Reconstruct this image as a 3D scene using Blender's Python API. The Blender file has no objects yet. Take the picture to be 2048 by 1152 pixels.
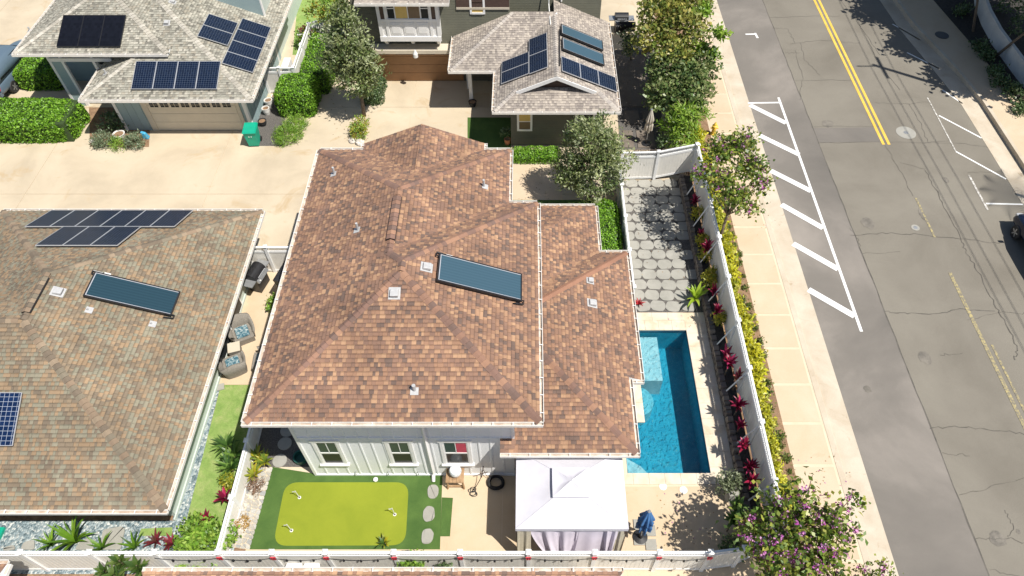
import bpy, math, random
import numpy as np
from mathutils import Vector, Matrix

rnd = random.Random(7)
scene = bpy.context.scene
COL = scene.collection

# ------------------------------------------------------------------ camera
FPX, PPX, PPY, CAMH = 1420.0, 1054.0, 576.0, 25.0
PITCH = math.atan2(1776.0, 1420.0)
SP, CP = math.sin(PITCH), math.cos(PITCH)
cam_d = bpy.data.cameras.new('camera')
cam = bpy.data.objects.new('camera', cam_d)
COL.objects.link(cam)
cam.location = (0, 0, CAMH)
cam.rotation_euler = (math.pi / 2 - PITCH, 0, 0)
cam_d.sensor_width = 36.0
cam_d.lens = FPX / 2048 * 36.0
cam_d.shift_x = -(PPX - 1024) / 2048
cam_d.clip_end = 2000
scene.camera = cam

# ------------------------------------------------------------------ light
SUNV = Vector((-0.47, 0.29, -1.0)).normalized()      # direction the light travels
world = bpy.data.worlds.new('World')
scene.world = world
world.use_nodes = True
wn = world.node_tree
sky = wn.nodes.new('ShaderNodeTexSky')
sky.sky_type = 'NISHITA'
sky.sun_disc = False
sky.sun_elevation = math.asin(-SUNV.z)
sky.sun_rotation = math.atan2(-SUNV.x, -SUNV.y)
bg = wn.nodes['Background']
bg.inputs['Strength'].default_value = 0.075
wn.links.new(sky.outputs['Color'], bg.inputs['Color'])
sun_d = bpy.data.lights.new('sun', 'SUN')
sun_d.energy = 5.0
sun_d.angle = math.radians(0.5)
sun_d.color = (1.0, 0.955, 0.88)
sun = bpy.data.objects.new('sun', sun_d)
COL.objects.link(sun)
sun.rotation_euler = SUNV.to_track_quat('-Z', 'Y').to_euler()
sun.location = (20, -10, 60)
scene.view_settings.view_transform = 'Standard'
scene.view_settings.look = 'None'
scene.view_settings.exposure = 0.36
scene.view_settings.gamma = 1.0
scene.render.engine = 'CYCLES'
scene.cycles.max_bounces = 6
scene.cycles.transparent_max_bounces = 8

# ------------------------------------------------------------------ helpers
def ray(u, v):
    ax = (u - PPX) / FPX
    ay = (PPY - v) / FPX
    return Vector((ax, ay * SP + CP, ay * CP - SP))

def P(u, v, z=0.0):
    d = ray(u, v)
    t = (z - CAMH) / d.z
    return Vector((d.x * t, d.y * t, z))

def PY(u, v, y):
    d = ray(u, v)
    t = y / d.y
    return Vector((d.x * t, y, CAMH + d.z * t))

class Plane:
    """roof plane z = z0 + k*(distance inward from the eave line)"""
    def __init__(s, p, inward, k, z0):
        s.p = Vector((p[0], p[1], 0)); s.i = Vector((inward[0], inward[1], 0)).normalized(); s.k = k; s.z0 = z0
        s.n = Vector((-s.i.x * k, -s.i.y * k, 1)).normalized()
        s.s = (s.i + Vector((0, 0, k))).normalized()
        s.h = s.s.cross(s.n).normalized()
    def z(s, x, y):
        return s.z0 + s.k * ((x - s.p.x) * s.i.x + (y - s.p.y) * s.i.y)
    def at(s, x, y):
        return Vector((x, y, s.z(x, y)))
    def hit(s, u, v):
        d = ray(u, v); o = Vector((0, 0, CAMH)); q = s.at(s.p.x, s.p.y)
        t = (q - o).dot(s.n) / d.dot(s.n)
        return o + d * t

def link(o, parent=None):
    COL.objects.link(o)
    if parent is not None:
        o.parent = parent
        if parent.type == 'EMPTY' and parent.get('_w'):
            o.matrix_parent_inverse = Matrix.Translation(-Vector(parent.location))
    return o

def thing(name, label, cat, loc=(0, 0, 0), group=None, local=False):
    o = bpy.data.objects.new(name, None)
    COL.objects.link(o)
    o.empty_display_size = 0.2
    o.location = loc
    o['label'] = label; o['category'] = cat
    if group: o['group'] = group
    if not local: o['_w'] = 1
    return o

def tag(o, label, cat, group=None):
    o['label'] = label; o['category'] = cat
    if group: o['group'] = group
    return o

def struct(o):
    o['kind'] = 'structure'
    return o

def mesh_np(name, V, F, mat=None, cols=None, smooth=False):
    """V (n,3), F (m,k) all same k, or list"""
    me = bpy.data.meshes.new(name)
    if isinstance(F, np.ndarray):
        m, k = F.shape
        me.vertices.add(len(V)); me.vertices.foreach_set('co', np.asarray(V, dtype=np.float32).ravel())
        me.loops.add(m * k); me.loops.foreach_set('vertex_index', F.astype(np.int32).ravel())
        me.polygons.add(m); me.polygons.foreach_set('loop_start', np.arange(0, m * k, k, dtype=np.int32))
        me.update(calc_edges=True)
    else:
        me.from_pydata([tuple(v) for v in V], [], F)
    if cols is not None:
        a = me.attributes.new('Col', 'FLOAT_COLOR', 'FACE')
        c = np.ones((len(me.polygons), 4), dtype=np.float32)
        c[:, :3] = np.asarray(cols, dtype=np.float32)[:, :3]
        a.data.foreach_set('color', c.ravel())
    if mat: me.materials.append(mat)
    if smooth:
        me.polygons.foreach_set('use_smooth', [True] * len(me.polygons))
    return me

class MB:
    def __init__(s):
        s.v = []; s.f = []; s.c = []; s.cur = None
    def add(s, vs, fs):
        b = len(s.v)
        s.v += [tuple(x) for x in vs]
        for f in fs:
            s.f.append(tuple(i + b for i in f))
            if s.cur is not None: s.c.append(s.cur)
        return s
    def hexa(s, q):            # 4 bottom ccw, 4 top ccw
        return s.add(q, [(3, 2, 1, 0), (4, 5, 6, 7), (0, 1, 5, 4), (1, 2, 6, 5), (2, 3, 7, 6), (3, 0, 4, 7)])
    def box(s, x0, x1, y0, y1, z0, z1):
        return s.hexa([(x0, y0, z0), (x1, y0, z0), (x1, y1, z0), (x0, y1, z0), (x0, y0, z1), (x1, y0, z1), (x1, y1, z1), (x0, y1, z1)])
    def cbox(s, c, sx, sy, sz, rz=0.0, taper=1.0):
        q = []
        for z, k in ((0, 1.0), (sz, taper)):
            for dx, dy in ((-1, -1), (1, -1), (1, 1), (-1, 1)):
                x, y = dx * sx / 2 * k, dy * sy / 2 * k
                q.append((c[0] + x * math.cos(rz) - y * math.sin(rz), c[1] + x * math.sin(rz) + y * math.cos(rz), c[2] + z))
        return s.hexa(q)
    def prism(s, pts, z0, z1):
        n = len(pts)
        vs = [(p[0], p[1], z0) for p in pts] + [(p[0], p[1], z1) for p in pts]
        fs = [tuple(range(n - 1, -1, -1)), tuple(range(n, 2 * n))] + [(i, (i + 1) % n, n + (i + 1) % n, n + i) for i in range(n)]
        return s.add(vs, fs)
    def poly(s, pts):
        return s.add(pts, [tuple(range(len(pts)))])
    def slab(s, top, d):       # top polygon (3d) with thickness d downwards
        n = len(top)
        vs = [tuple(p) for p in top] + [(p[0], p[1], p[2] - d) for p in top]
        fs = [tuple(range(n)), tuple(range(2 * n - 1, n - 1, -1))] + [(i, n + i, n + (i + 1) % n, (i + 1) % n) for i in range(n)]
        return s.add(vs, fs)
    def tube(s, pts, r, n=6, cap=True):
        pts = [Vector(p) for p in pts]
        rs = r if isinstance(r, (list, tuple)) else [r] * len(pts)
        vs = []; ref = Vector((0, 0, 1))
        d0 = (pts[1] - pts[0]).normalized()
        if abs(d0.z) > 0.9: ref = Vector((1, 0, 0))
        a = d0.cross(ref).normalized()
        for i, p in enumerate(pts):
            d = (pts[min(i + 1, len(pts) - 1)] - pts[max(i - 1, 0)])
            if d.length < 1e-9: d = d0
            d.normalize()
            a = (a - d * a.dot(d))
            if a.length < 1e-6: a = d.orthogonal()
            a.normalize(); b = d.cross(a)
            for k in range(n):
                t = 2 * math.pi * k / n
                vs.append(p + (a * math.cos(t) + b * math.sin(t)) * rs[i])
        fs = []
        for i in range(len(pts) - 1):
            for k in range(n):
                fs.append((i * n + k, i * n + (k + 1) % n, (i + 1) * n + (k + 1) % n, (i + 1) * n + k))
        if cap:
            fs.append(tuple(range(n - 1, -1, -1))); fs.append(tuple(range((len(pts) - 1) * n, len(pts) * n)))
        return s.add(vs, fs)
    def lathe(s, c, prof, n=16):
        vs = []; fs = []
        for r, z in prof:
            for k in range(n):
                t = 2 * math.pi * k / n
                vs.append((c[0] + r * math.cos(t), c[1] + r * math.sin(t), c[2] + z))
        for i in range(len(prof) - 1):
            for k in range(n):
                fs.append((i * n + k, i * n + (k + 1) % n, (i + 1) * n + (k + 1) % n, (i + 1) * n + k))
        fs.append(tuple(range(n - 1, -1, -1))); fs.append(tuple(range((len(prof) - 1) * n, len(prof) * n)))
        return s.add(vs, fs)
    def grid(s, fn, nu, nv):
        vs = [fn(i / nu, j / nv) for j in range(nv + 1) for i in range(nu + 1)]
        fs = [(j * (nu + 1) + i, j * (nu + 1) + i + 1, (j + 1) * (nu + 1) + i + 1, (j + 1) * (nu + 1) + i) for j in range(nv) for i in range(nu)]
        return s.add(vs, fs)
    def mesh(s, name, mat, smooth=False):
        return mesh_np(name, s.v, s.f, mat, s.c if s.c else None, smooth)
    def build(s, name, mat, parent=None, smooth=False, bevel=0.0):
        o = bpy.data.objects.new(name, s.mesh(name, mat, smooth))
        link(o, parent)
        if bevel:
            m = o.modifiers.new('bevel', 'BEVEL'); m.width = bevel; m.segments = 2; m.limit_method = 'ANGLE'
        return o

def inst(name, me, M, parent=None):
    o = bpy.data.objects.new(name, me)
    COL.objects.link(o)
    if parent is not None:
        o.parent = parent
        if parent.type == 'EMPTY' and parent.get('_w'):
            o.matrix_parent_inverse = Matrix.Translation(-Vector(parent.location))
    o.matrix_basis = M
    return o

def frame_m(o, x, y, z):
    return Matrix(((x.x, y.x, z.x, o.x), (x.y, y.y, z.y, o.y), (x.z, y.z, z.z, o.z), (0, 0, 0, 1)))

# ------------------------------------------------------------------ materials
def mat_base(name):
    m = bpy.data.materials.new(name); m.use_nodes = True
    nt = m.node_tree; b = nt.nodes['Principled BSDF']
    return m, nt, b

def ramp(nt, fac, stops):
    r = nt.nodes.new('ShaderNodeValToRGB')
    e = r.color_ramp.elements
    e[0].position = stops[0][0]; e[0].color = (*stops[0][1], 1)
    e[1].position = stops[-1][0]; e[1].color = (*stops[-1][1], 1)
    for p, c in stops[1:-1]:
        x = e.new(p); x.color = (*c, 1)
    nt.links.new(fac, r.inputs['Fac'])
    return r.outputs['Color']

def noise(nt, scale, detail=4, rough=0.55, vec=None, dist=0.0):
    n = nt.nodes.new('ShaderNodeTexNoise')
    n.inputs['Scale'].default_value = scale; n.inputs['Detail'].default_value = detail
    n.inputs['Roughness'].default_value = rough; n.inputs['Distortion'].default_value = dist
    if vec is None:
        tc = nt.nodes.new('ShaderNodeNewGeometry'); vec = tc.outputs['Position']
    nt.links.new(vec, n.inputs['Vector'])
    return n.outputs['Fac']

def mixc(nt, a, b, fac, mode='MIX'):
    x = nt.nodes.new('ShaderNodeMix'); x.data_type = 'RGBA'; x.blend_type = mode
    for val, i in ((fac, 0), (a, 6), (b, 7)):
        if isinstance(val, (int, float)): x.inputs[i].default_value = val
        elif isinstance(val, tuple): x.inputs[i].default_value = (*val, 1)
        else: nt.links.new(val, x.inputs[i])
    return x.outputs[2]

def bumpn(nt, b, h, strength, dist=0.02):
    x = nt.nodes.new('ShaderNodeBump'); x.inputs['Strength'].default_value = strength; x.inputs['Distance'].default_value = dist
    nt.links.new(h, x.inputs['Height']); nt.links.new(x.outputs['Normal'], b.inputs['Normal'])

def sc(c, k): return tuple(min(1, x * k) for x in c)

def M_plain(name, c, rough=0.6, var=0.12, scale=6.0, metal=0.0, bump=0.0, bscale=40.0):
    m, nt, b = mat_base(name)
    f = noise(nt, scale, 5)
    col = ramp(nt, f, [(0.3, sc(c, 1 - var)), (0.7, sc(c, 1 + var))])
    nt.links.new(col, b.inputs['Base Color'])
    b.inputs['Roughness'].default_value = rough; b.inputs['Metallic'].default_value = metal
    if bump: bumpn(nt, b, noise(nt, bscale, 4), bump)
    return m

def M_multi(name, stops, scale, rough=0.8, fine=60.0, finek=0.15, bump=0.2, stain=None, detail=6):
    """large blotches + fine grain"""
    m, nt, b = mat_base(name)
    col = ramp(nt, noise(nt, scale, detail, 0.6, dist=0.4), stops)
    g = ramp(nt, noise(nt, fine, 3), [(0.3, (1 - finek,) * 3), (0.7, (1 + finek,) * 3)])
    col = mixc(nt, col, g, 1.0, 'MULTIPLY')
    if stain:
        sfac = ramp(nt, noise(nt, stain[1], 5, 0.65, dist=1.0), [(stain[2], (0, 0, 0)), (stain[2] + 0.14, (1, 1, 1))])
        col = mixc(nt, col, stain[0], sfac)
    nt.links.new(col, b.inputs['Base Color'])
    b.inputs['Roughness'].default_value = rough
    if bump: bumpn(nt, b, noise(nt, fine, 4), bump, 0.01)
    return m

def M_attr(name, rough=0.85, grain=90.0, k=0.18, bump=0.3, trans=0.0, blotch=0.0):
    m, nt, b = mat_base(name)
    a = nt.nodes.new('ShaderNodeAttribute'); a.attribute_name = 'Col'
    col = a.outputs['Color']
    if k:
        g = ramp(nt, noise(nt, grain, 3), [(0.3, (1 - k,) * 3), (0.7, (1 + k,) * 3)])
        col = mixc(nt, col, g, 1.0, 'MULTIPLY')
    if blotch:
        g = ramp(nt, noise(nt, 0.7, 5, 0.6, dist=0.6), [(0.3, (1 - blotch,) * 3), (0.7, (1 + blotch,) * 3)])
        col = mixc(nt, col, g, 1.0, 'MULTIPLY')
    nt.links.new(col, b.inputs['Base Color'])
    b.inputs['Roughness'].default_value = rough
    if bump: bumpn(nt, b, noise(nt, grain * 1.5, 3), bump, 0.004)
    if trans:
        tr = nt.nodes.new('ShaderNodeBsdfTranslucent'); nt.links.new(col, tr.inputs['Color'])
        mx = nt.nodes.new('ShaderNodeMixShader'); mx.inputs[0].default_value = trans
        out = nt.nodes['Material Output']
        nt.links.new(b.outputs[0], mx.inputs[1]); nt.links.new(tr.outputs[0], mx.inputs[2]); nt.links.new(mx.outputs[0], out.inputs['Surface'])
    return m

M = {}
M['shingle'] = M_attr('shingle', 0.95, 120, 0.16, 0.35, blotch=0.19)
M['leaf'] = M_attr('leaf', 0.42, 5.0, 0.0, 0.0, trans=0.34)
M['petal'] = M_attr('petal', 0.6, 5.0, 0.0, 0.0, trans=0.3)
M['stonebits'] = M_attr('stonebits', 0.85, 40, 0.15, 0.4)
M['bark'] = M_plain('bark', (0.16, 0.12, 0.085), 0.9, 0.3, 14, bump=0.5)
M['white'] = M_plain('white_paint', (0.78, 0.77, 0.75), 0.45, 0.04, 3)
M['vinyl'] = M_plain('white_vinyl', (0.80, 0.80, 0.79), 0.35, 0.03, 2)
M['vinylboard'] = M_plain('vinyl_board', (0.76, 0.735, 0.68), 0.4, 0.05, 3)
M['gutter'] = M_plain('gutter_white', (0.74, 0.71, 0.66), 0.4, 0.10, 5)
M['gutterin'] = M_multi('gutter_inside', [(0.3, (0.30, 0.20, 0.13)), (0.7, (0.62, 0.56, 0.48))], 3.0, 0.8)
M['wall_cream'] = M_multi('wall_cream', [(0.3, (0.78, 0.79, 0.79)), (0.7, (0.82, 0.83, 0.83))], 1.2, 0.7, 30, 0.04, 0.05)
M['wall_sage'] = M_multi('wall_sage', [(0.3, (0.46, 0.52, 0.47)), (0.7, (0.52, 0.58, 0.53))], 1.2, 0.7, 30, 0.04, 0.05)
M['wall_teal'] = M_multi('wall_teal', [(0.3, (0.27, 0.36, 0.37)), (0.7, (0.31, 0.40, 0.41))], 1.2, 0.7, 30, 0.04, 0.05)
M['darkbrown'] = M_plain('dark_brown_paint', (0.075, 0.045, 0.035), 0.6, 0.15, 5)
M['tan_trim'] = M_plain('tan_trim', (0.55, 0.49, 0.39), 0.6, 0.06, 3)
M['door_tan'] = M_plain('garage_door_tan', (0.60, 0.54, 0.43), 0.55, 0.04, 2)
M['door_brown'] = M_plain('garage_door_brown', (0.33, 0.17, 0.075), 0.5, 0.08, 3)
M['black'] = M_plain('black_metal', (0.018, 0.018, 0.02), 0.4, 0.2, 8)
M['blackrubber'] = M_plain('black_rubber', (0.02, 0.02, 0.022), 0.7, 0.2, 8)
M['grey_metal'] = M_plain('grey_metal', (0.42, 0.43, 0.44), 0.4, 0.1, 8, metal=0.6)
M['vent_grey'] = M_plain('vent_grey', (0.42, 0.42, 0.42), 0.5, 0.10, 12)
M['pipe_white'] = M_plain('pipe_white', (0.7, 0.7, 0.68), 0.5, 0.05, 8)
M['alu'] = M_plain('aluminium_frame', (0.62, 0.63, 0.65), 0.35, 0.05, 8, metal=0.5)

# olive lap siding: the boards are finer than ten pixels
def M_siding(name, c, pitch=0.15):
    m, nt, b = mat_base(name)
    g = nt.nodes.new('ShaderNodeNewGeometry'); sx = nt.nodes.new('ShaderNodeSeparateXYZ'); nt.links.new(g.outputs['Position'], sx.inputs[0])
    d = nt.nodes.new('ShaderNodeMath'); d.operation = 'DIVIDE'; d.inputs[1].default_value = pitch; nt.links.new(sx.outputs['Z'], d.inputs[0])
    fr = nt.nodes.new('ShaderNodeMath'); fr.operation = 'FRACT'; nt.links.new(d.outputs[0], fr.inputs[0])
    col = ramp(nt, noise(nt, 2.0, 5), [(0.3, sc(c, 0.92)), (0.7, sc(c, 1.08))])
    nt.links.new(col, b.inputs['Base Color']); b.inputs['Roughness'].default_value = 0.7
    inv = nt.nodes.new('ShaderNodeMath'); inv.operation = 'SUBTRACT'; inv.inputs[0].default_value = 1.0; nt.links.new(fr.outputs[0], inv.inputs[1])
    bumpn(nt, b, inv.outputs[0], 0.9, 0.03)
    return m
M['olive'] = M_siding('olive_siding', (0.115, 0.115, 0.085))

def M_glass(name, c, rough=0.06, spec=0.5):
    m, nt, b = mat_base(name)
    b.inputs['Base Color'].default_value = (*c, 1); b.inputs['Roughness'].default_value = rough
    b.inputs['Specular IOR Level'].default_value = spec
    return m
M['pane'] = M_glass('window_glass', (0.026, 0.03, 0.032), 0.15, .12)
M['pane_green'] = M_glass('window_glass_green', (0.05, 0.075, 0.07), 0.12, .15)
M['blind'] = M_plain('yellow_blind', (0.60, 0.42, 0.13), 0.5, 0.05, 4)
M['blind_dark'] = M_plain('bronze_blind', (0.16, 0.105, 0.06), 0.4, 0.08, 4)
M['red_cloth'] = M_plain('red_cloth', (0.5, 0.05, 0.09), 0.7, 0.1, 4)

def M_pv(name, cell=0.125, cc=(0.004, 0.009, 0.024), line=(0.10, 0.125, 0.165), mort=0.004, rough=0.22):
    m, nt, b = mat_base(name)
    tc = nt.nodes.new('ShaderNodeTexCoord')
    br = nt.nodes.new('ShaderNodeTexBrick'); br.offset = 0.0; br.squash = 1.0
    br.inputs['Color1'].default_value = (*cc, 1); br.inputs['Color2'].default_value = (*sc(cc, 1.5), 1); br.inputs['Mortar'].default_value = (*line, 1)
    br.inputs['Scale'].default_value = 1.0; br.inputs['Mortar Size'].default_value = mort; br.inputs['Mortar Smooth'].default_value = 0.1
    br.inputs['Brick Width'].default_value = cell; br.inputs['Row Height'].default_value = cell
    nt.links.new(tc.outputs['Object'], br.inputs['Vector'])
    nt.links.new(br.outputs['Color'], b.inputs['Base Color'])
    b.inputs['Roughness'].default_value = rough; b.inputs['Specular IOR Level'].default_value = 0.12
    return m
M['pv'] = M_pv('solar_cells')
M['pvb'] = M_pv('solar_cells_large', 0.160, (0.006, 0.016, 0.05), (0.34, 0.38, 0.44), 0.006)
M['pvblack'] = M_pv('solar_cells_black', 0.16, (0.006, 0.007, 0.011), (0.010, 0.011, 0.015), 0.004, 0.3)
M['abs'] = None
def M_absorber(name, c0, c1):
    m, nt, b = mat_base(name)
    tc = nt.nodes.new('ShaderNodeTexCoord'); w = nt.nodes.new('ShaderNodeTexWave'); w.wave_type = 'BANDS'; w.bands_direction = 'X'
    w.inputs['Scale'].default_value = 2.6; nt.links.new(tc.outputs['Object'], w.inputs['Vector'])
    nt.links.new(ramp(nt, w.outputs['Fac'], [(0.2, c0), (0.8, c1)]), b.inputs['Base Color']); b.inputs['Roughness'].default_value = 0.3; b.inputs['Specular IOR Level'].default_value = 0.45
    return m
M['abs'] = M_absorber('collector_glass', (0.040, 0.082, 0.112), (0.047, 0.093, 0.126))
M['absdark'] = M_absorber('collector_glass_dark', (0.016, 0.042, 0.060), (0.021, 0.052, 0.072))

# ground surfaces
M['concrete'] = M_multi('driveway_concrete', [(0.25, (0.397, 0.330, 0.237)), (0.5, (0.497, 0.416, 0.300)), (0.75, (0.551, 0.478, 0.357))], 0.35, 0.9, 50, 0.07, 0.1, stain=((0.436, 0.330, 0.202), 0.5, 0.57))
M['patio'] = M_multi('patio_concrete', [(0.25, (0.476, 0.359, 0.232)), (0.5, (0.535, 0.421, 0.286)), (0.75, (0.556, 0.458, 0.335))], 0.6, 0.9, 50, 0.06, 0.1, stain=((0.467, 0.311, 0.170), 0.8, 0.62))
M['slab'] = M_multi('sidewalk_concrete', [(0.25, (0.485, 0.372, 0.248)), (0.5, (0.529, 0.415, 0.291)), (0.75, (0.558, 0.458, 0.339))], 0.5, 0.9, 60, 0.06, 0.1, stain=((0.446, 0.338, 0.220), 0.9, 0.64))
M['joint'] = M_multi('sidewalk_border', [(0.3, (0.558, 0.455, 0.322)), (0.7, (0.629, 0.523, 0.388))], 1.5, 0.9, 60, 0.06, 0.1)
M['kerb'] = M_multi('kerb_concrete', [(0.25, (0.427, 0.352, 0.258)), (0.6, (0.524, 0.458, 0.363)), (0.8, (0.563, 0.507, 0.411))], 0.9, 0.9, 60, 0.08, 0.15, stain=((0.330, 0.246, 0.158), 1.4, 0.62))
M['asphalt'] = M_multi('asphalt_old', [(0.25, (0.142, 0.127, 0.102)), (0.5, (0.188, 0.170, 0.139)), (0.75, (0.222, 0.203, 0.166))], 0.22, 0.95, 70, 0.22, 0.4)
M['asphalt2'] = M_multi('asphalt_patch', [(0.3, (0.126, 0.115, 0.102)), (0.5, (0.177, 0.160, 0.140)), (0.68, (0.273, 0.244, 0.214))], 0.13, 0.95, 80, 0.18, 0.4)
M['crack'] = M_plain('asphalt_crack', (0.105, 0.096, 0.082), 0.95, 0.3, 3)
M['paintw'] = M_multi('road_paint_white', [(0.3, (0.72, 0.72, 0.70)), (0.7, (0.82, 0.82, 0.80))], 2.0, 0.7, 40, 0.06, 0.1)
M['painty'] = M_multi('road_paint_yellow', [(0.3, (0.66, 0.40, 0.055)), (0.7, (0.78, 0.50, 0.09))], 2.0, 0.7, 40, 0.08, 0.1)
M['paintfade'] = M_multi('road_paint_worn', [(0.42, (0.18, 0.16, 0.12)), (0.62, (0.40, 0.33, 0.15))], 9.0, 0.8, 40, 0.1, 0.1)
M['paintwfade'] = M_multi('road_paint_worn_white', [(0.40, (0.22, 0.20, 0.17)), (0.58, (0.62, 0.60, 0.56))], 9.0, 0.8, 40, 0.1, 0.1)
M['mulch_shaded'] = M_multi('dark_shaded_mulch', [(0.3, (0.022, 0.020, 0.019)), (0.7, (0.06, 0.052, 0.046))], 6.0, 0.95, 30, 0.3, 0.6)  # near-black mulch, with the shade on the beds mixed into its colour
M['soil'] = M_multi('soil', [(0.3, (0.16, 0.095, 0.055)), (0.7, (0.30, 0.19, 0.11))], 3.0, 0.95, 30, 0.3, 0.6)
M['ground'] = M_multi('ground', [(0.3, (0.15, 0.12, 0.075)), (0.7, (0.24, 0.20, 0.13))], 0.5, 0.95, 30, 0.2, 0.4)
M['turf'] = M_multi('artificial_turf', [(0.3, (0.040, 0.092, 0.014)), (0.7, (0.075, 0.141, 0.026))], 1.2, 0.9, 90, 0.3, 0.8)
M['green'] = M_multi('putting_turf', [(0.3, (0.186, 0.228, 0.009)), (0.7, (0.228, 0.265, 0.013))], 0.9, 0.85, 90, 0.12, 0.3)
M['lawn'] = M_multi('lawn_grass', [(0.25, (0.13, 0.22, 0.045)), (0.5, (0.20, 0.29, 0.075)), (0.78, (0.30, 0.33, 0.13))], 2.2, 0.95, 60, 0.35, 0.9)
def M_pebble(name, stops, scale):
    m, nt, b = mat_base(name)
    g = nt.nodes.new('ShaderNodeNewGeometry'); v = nt.nodes.new('ShaderNodeTexVoronoi'); v.inputs['Scale'].default_value = scale
    nt.links.new(g.outputs['Position'], v.inputs['Vector'])
    bw = nt.nodes.new('ShaderNodeSeparateColor'); nt.links.new(v.outputs['Color'], bw.inputs[0])
    nt.links.new(ramp(nt, bw.outputs[0], stops), b.inputs['Base Color']); b.inputs['Roughness'].default_value = .8
    inv = nt.nodes.new('ShaderNodeMath'); inv.operation = 'SUBTRACT'; inv.inputs[0].default_value = 1.0; nt.links.new(v.outputs['Distance'], inv.inputs[1])
    bumpn(nt, b, inv.outputs[0], 1.0, 0.05)
    return m
M['gravel_blue'] = M_pebble('blue_gravel', [(0.1, (0.10, 0.145, 0.165)), (0.5, (0.24, 0.30, 0.32)), (0.8, (0.36, 0.40, 0.40)), (1.0, (0.55, 0.56, 0.53))], 13.0)
M['gravel_dark'] = M_multi('dark_gravel', [(0.3, (0.04, 0.038, 0.036)), (0.7, (0.17, 0.155, 0.14))], 22.0, 0.95, 60, 0.3, 0.9)
M['paver'] = M_multi('cast_paver', [(0.3, (0.265, 0.257, 0.227)), (0.7, (0.343, 0.332, 0.296))], 1.6, 0.9, 50, 0.1, 0.2)
M['travertine'] = M_multi('travertine', [(0.3, (0.533, 0.425, 0.296)), (0.55, (0.621, 0.545, 0.435)), (0.8, (0.640, 0.593, 0.516))], 1.8, 0.7, 40, 0.06, 0.1)
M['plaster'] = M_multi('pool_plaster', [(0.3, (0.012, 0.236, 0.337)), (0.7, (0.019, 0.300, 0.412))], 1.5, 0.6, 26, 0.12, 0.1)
M['plaster_step'] = M_multi('pool_step_plaster', [(0.3, (0.16, 0.40, 0.46)), (0.7, (0.20, 0.46, 0.52))], 2.0, 0.6, 30, 0.08, 0.1)
M['pooltile'] = M_plain('waterline_tile', (0.03, 0.10, 0.15), 0.25, .3, 12)
M['plaster_pale'] = M_multi('pool_ledge_plaster', [(0.3, (0.403, 0.488, 0.509)), (0.7, (0.493, 0.572, 0.583))], 2.0, 0.6, 30, 0.08, 0.1)

def M_water():
    m, nt, b = mat_base('pool_water')
    out = nt.nodes['Material Output']; nt.nodes.remove(b)
    # caustic web painted as a cell pattern in the transparent colour
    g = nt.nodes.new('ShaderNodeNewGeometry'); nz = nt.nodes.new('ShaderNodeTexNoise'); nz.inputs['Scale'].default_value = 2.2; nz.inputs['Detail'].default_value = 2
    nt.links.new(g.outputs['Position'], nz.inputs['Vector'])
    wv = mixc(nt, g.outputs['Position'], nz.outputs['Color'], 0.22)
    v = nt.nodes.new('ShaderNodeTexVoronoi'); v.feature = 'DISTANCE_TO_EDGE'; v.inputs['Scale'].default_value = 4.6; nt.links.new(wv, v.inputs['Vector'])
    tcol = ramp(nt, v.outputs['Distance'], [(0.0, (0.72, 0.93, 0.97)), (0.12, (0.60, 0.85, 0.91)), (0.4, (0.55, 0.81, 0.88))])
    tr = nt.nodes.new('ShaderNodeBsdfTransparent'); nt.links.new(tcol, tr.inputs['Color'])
    gl = nt.nodes.new('ShaderNodeBsdfGlossy'); gl.inputs['Roughness'].default_value = 0.04
    fr = nt.nodes.new('ShaderNodeFresnel'); fr.inputs['IOR'].default_value = 1.33
    bp = nt.nodes.new('ShaderNodeBump'); bp.inputs['Strength'].default_value = 0.8; bp.inputs['Distance'].default_value = 0.10
    nt.links.new(noise(nt, 6.0, 3, 0.5, dist=0.8), bp.inputs['Height'])
    nt.links.new(bp.outputs[0], gl.inputs['Normal']); nt.links.new(bp.outputs[0], fr.inputs['Normal'])
    mx = nt.nodes.new('ShaderNodeMixShader')
    nt.links.new(fr.outputs[0], mx.inputs[0]); nt.links.new(tr.outputs[0], mx.inputs[1]); nt.links.new(gl.outputs[0], mx.inputs[2])
    nt.links.new(mx.outputs[0], out.inputs['Surface'])
    return m
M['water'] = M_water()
M['canopy'] = M_plain('canopy_fabric', (0.57, 0.56, 0.605), 0.8, 0.05, 2, bump=0.45, bscale=3.5)
M['curtain'] = M_plain('curtain_fabric', (0.60, 0.555, 0.63), 0.85, 0.08, 2)
M['mesh_beige'] = M_plain('beige_netting', (0.42, 0.38, 0.29), 0.9, 0.1, 10)
M['umb_blue'] = M_plain('blue_umbrella_fabric', (0.055, 0.16, 0.36), 0.8, 0.15, 5)
M['umb_beige'] = M_plain('beige_umbrella_fabric', (0.50, 0.45, 0.38), 0.85, 0.1, 5)
M['wicker'] = M_multi('grey_wicker', [(0.3, (0.15, 0.135, 0.115)), (0.7, (0.27, 0.245, 0.21))], 25.0, 0.8, 60, 0.3, 0.6)
M['cushion'] = M_multi('teal_cushion', [(0.42, (0.03, 0.10, 0.14)), (0.5, (0.11, 0.20, 0.235)), (0.62, (0.40, 0.45, 0.455))], 9.0, 0.9, 60, 0.05, 0.1)
M['wood'] = M_multi('weathered_wood', [(0.3, (0.25, 0.15, 0.075)), (0.7, (0.42, 0.27, 0.15))], 4.0, 0.8, 40, 0.2, 0.3)
M['ceramic'] = M_multi('blue_white_ceramic', [(0.45, (0.72, 0.74, 0.74)), (0.56, (0.70, 0.72, 0.74)), (0.62, (0.30, 0.38, 0.48))], 14.0, 0.25, 60, 0.03, 0.0)
M['binGreen'] = M_plain('green_plastic', (0.005, 0.33, 0.21), 0.45, 0.08, 3)
M['potwhite'] = M_plain('glazed_white_pot', (0.68, 0.66, 0.62), 0.4, 0.08, 6)
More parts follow.
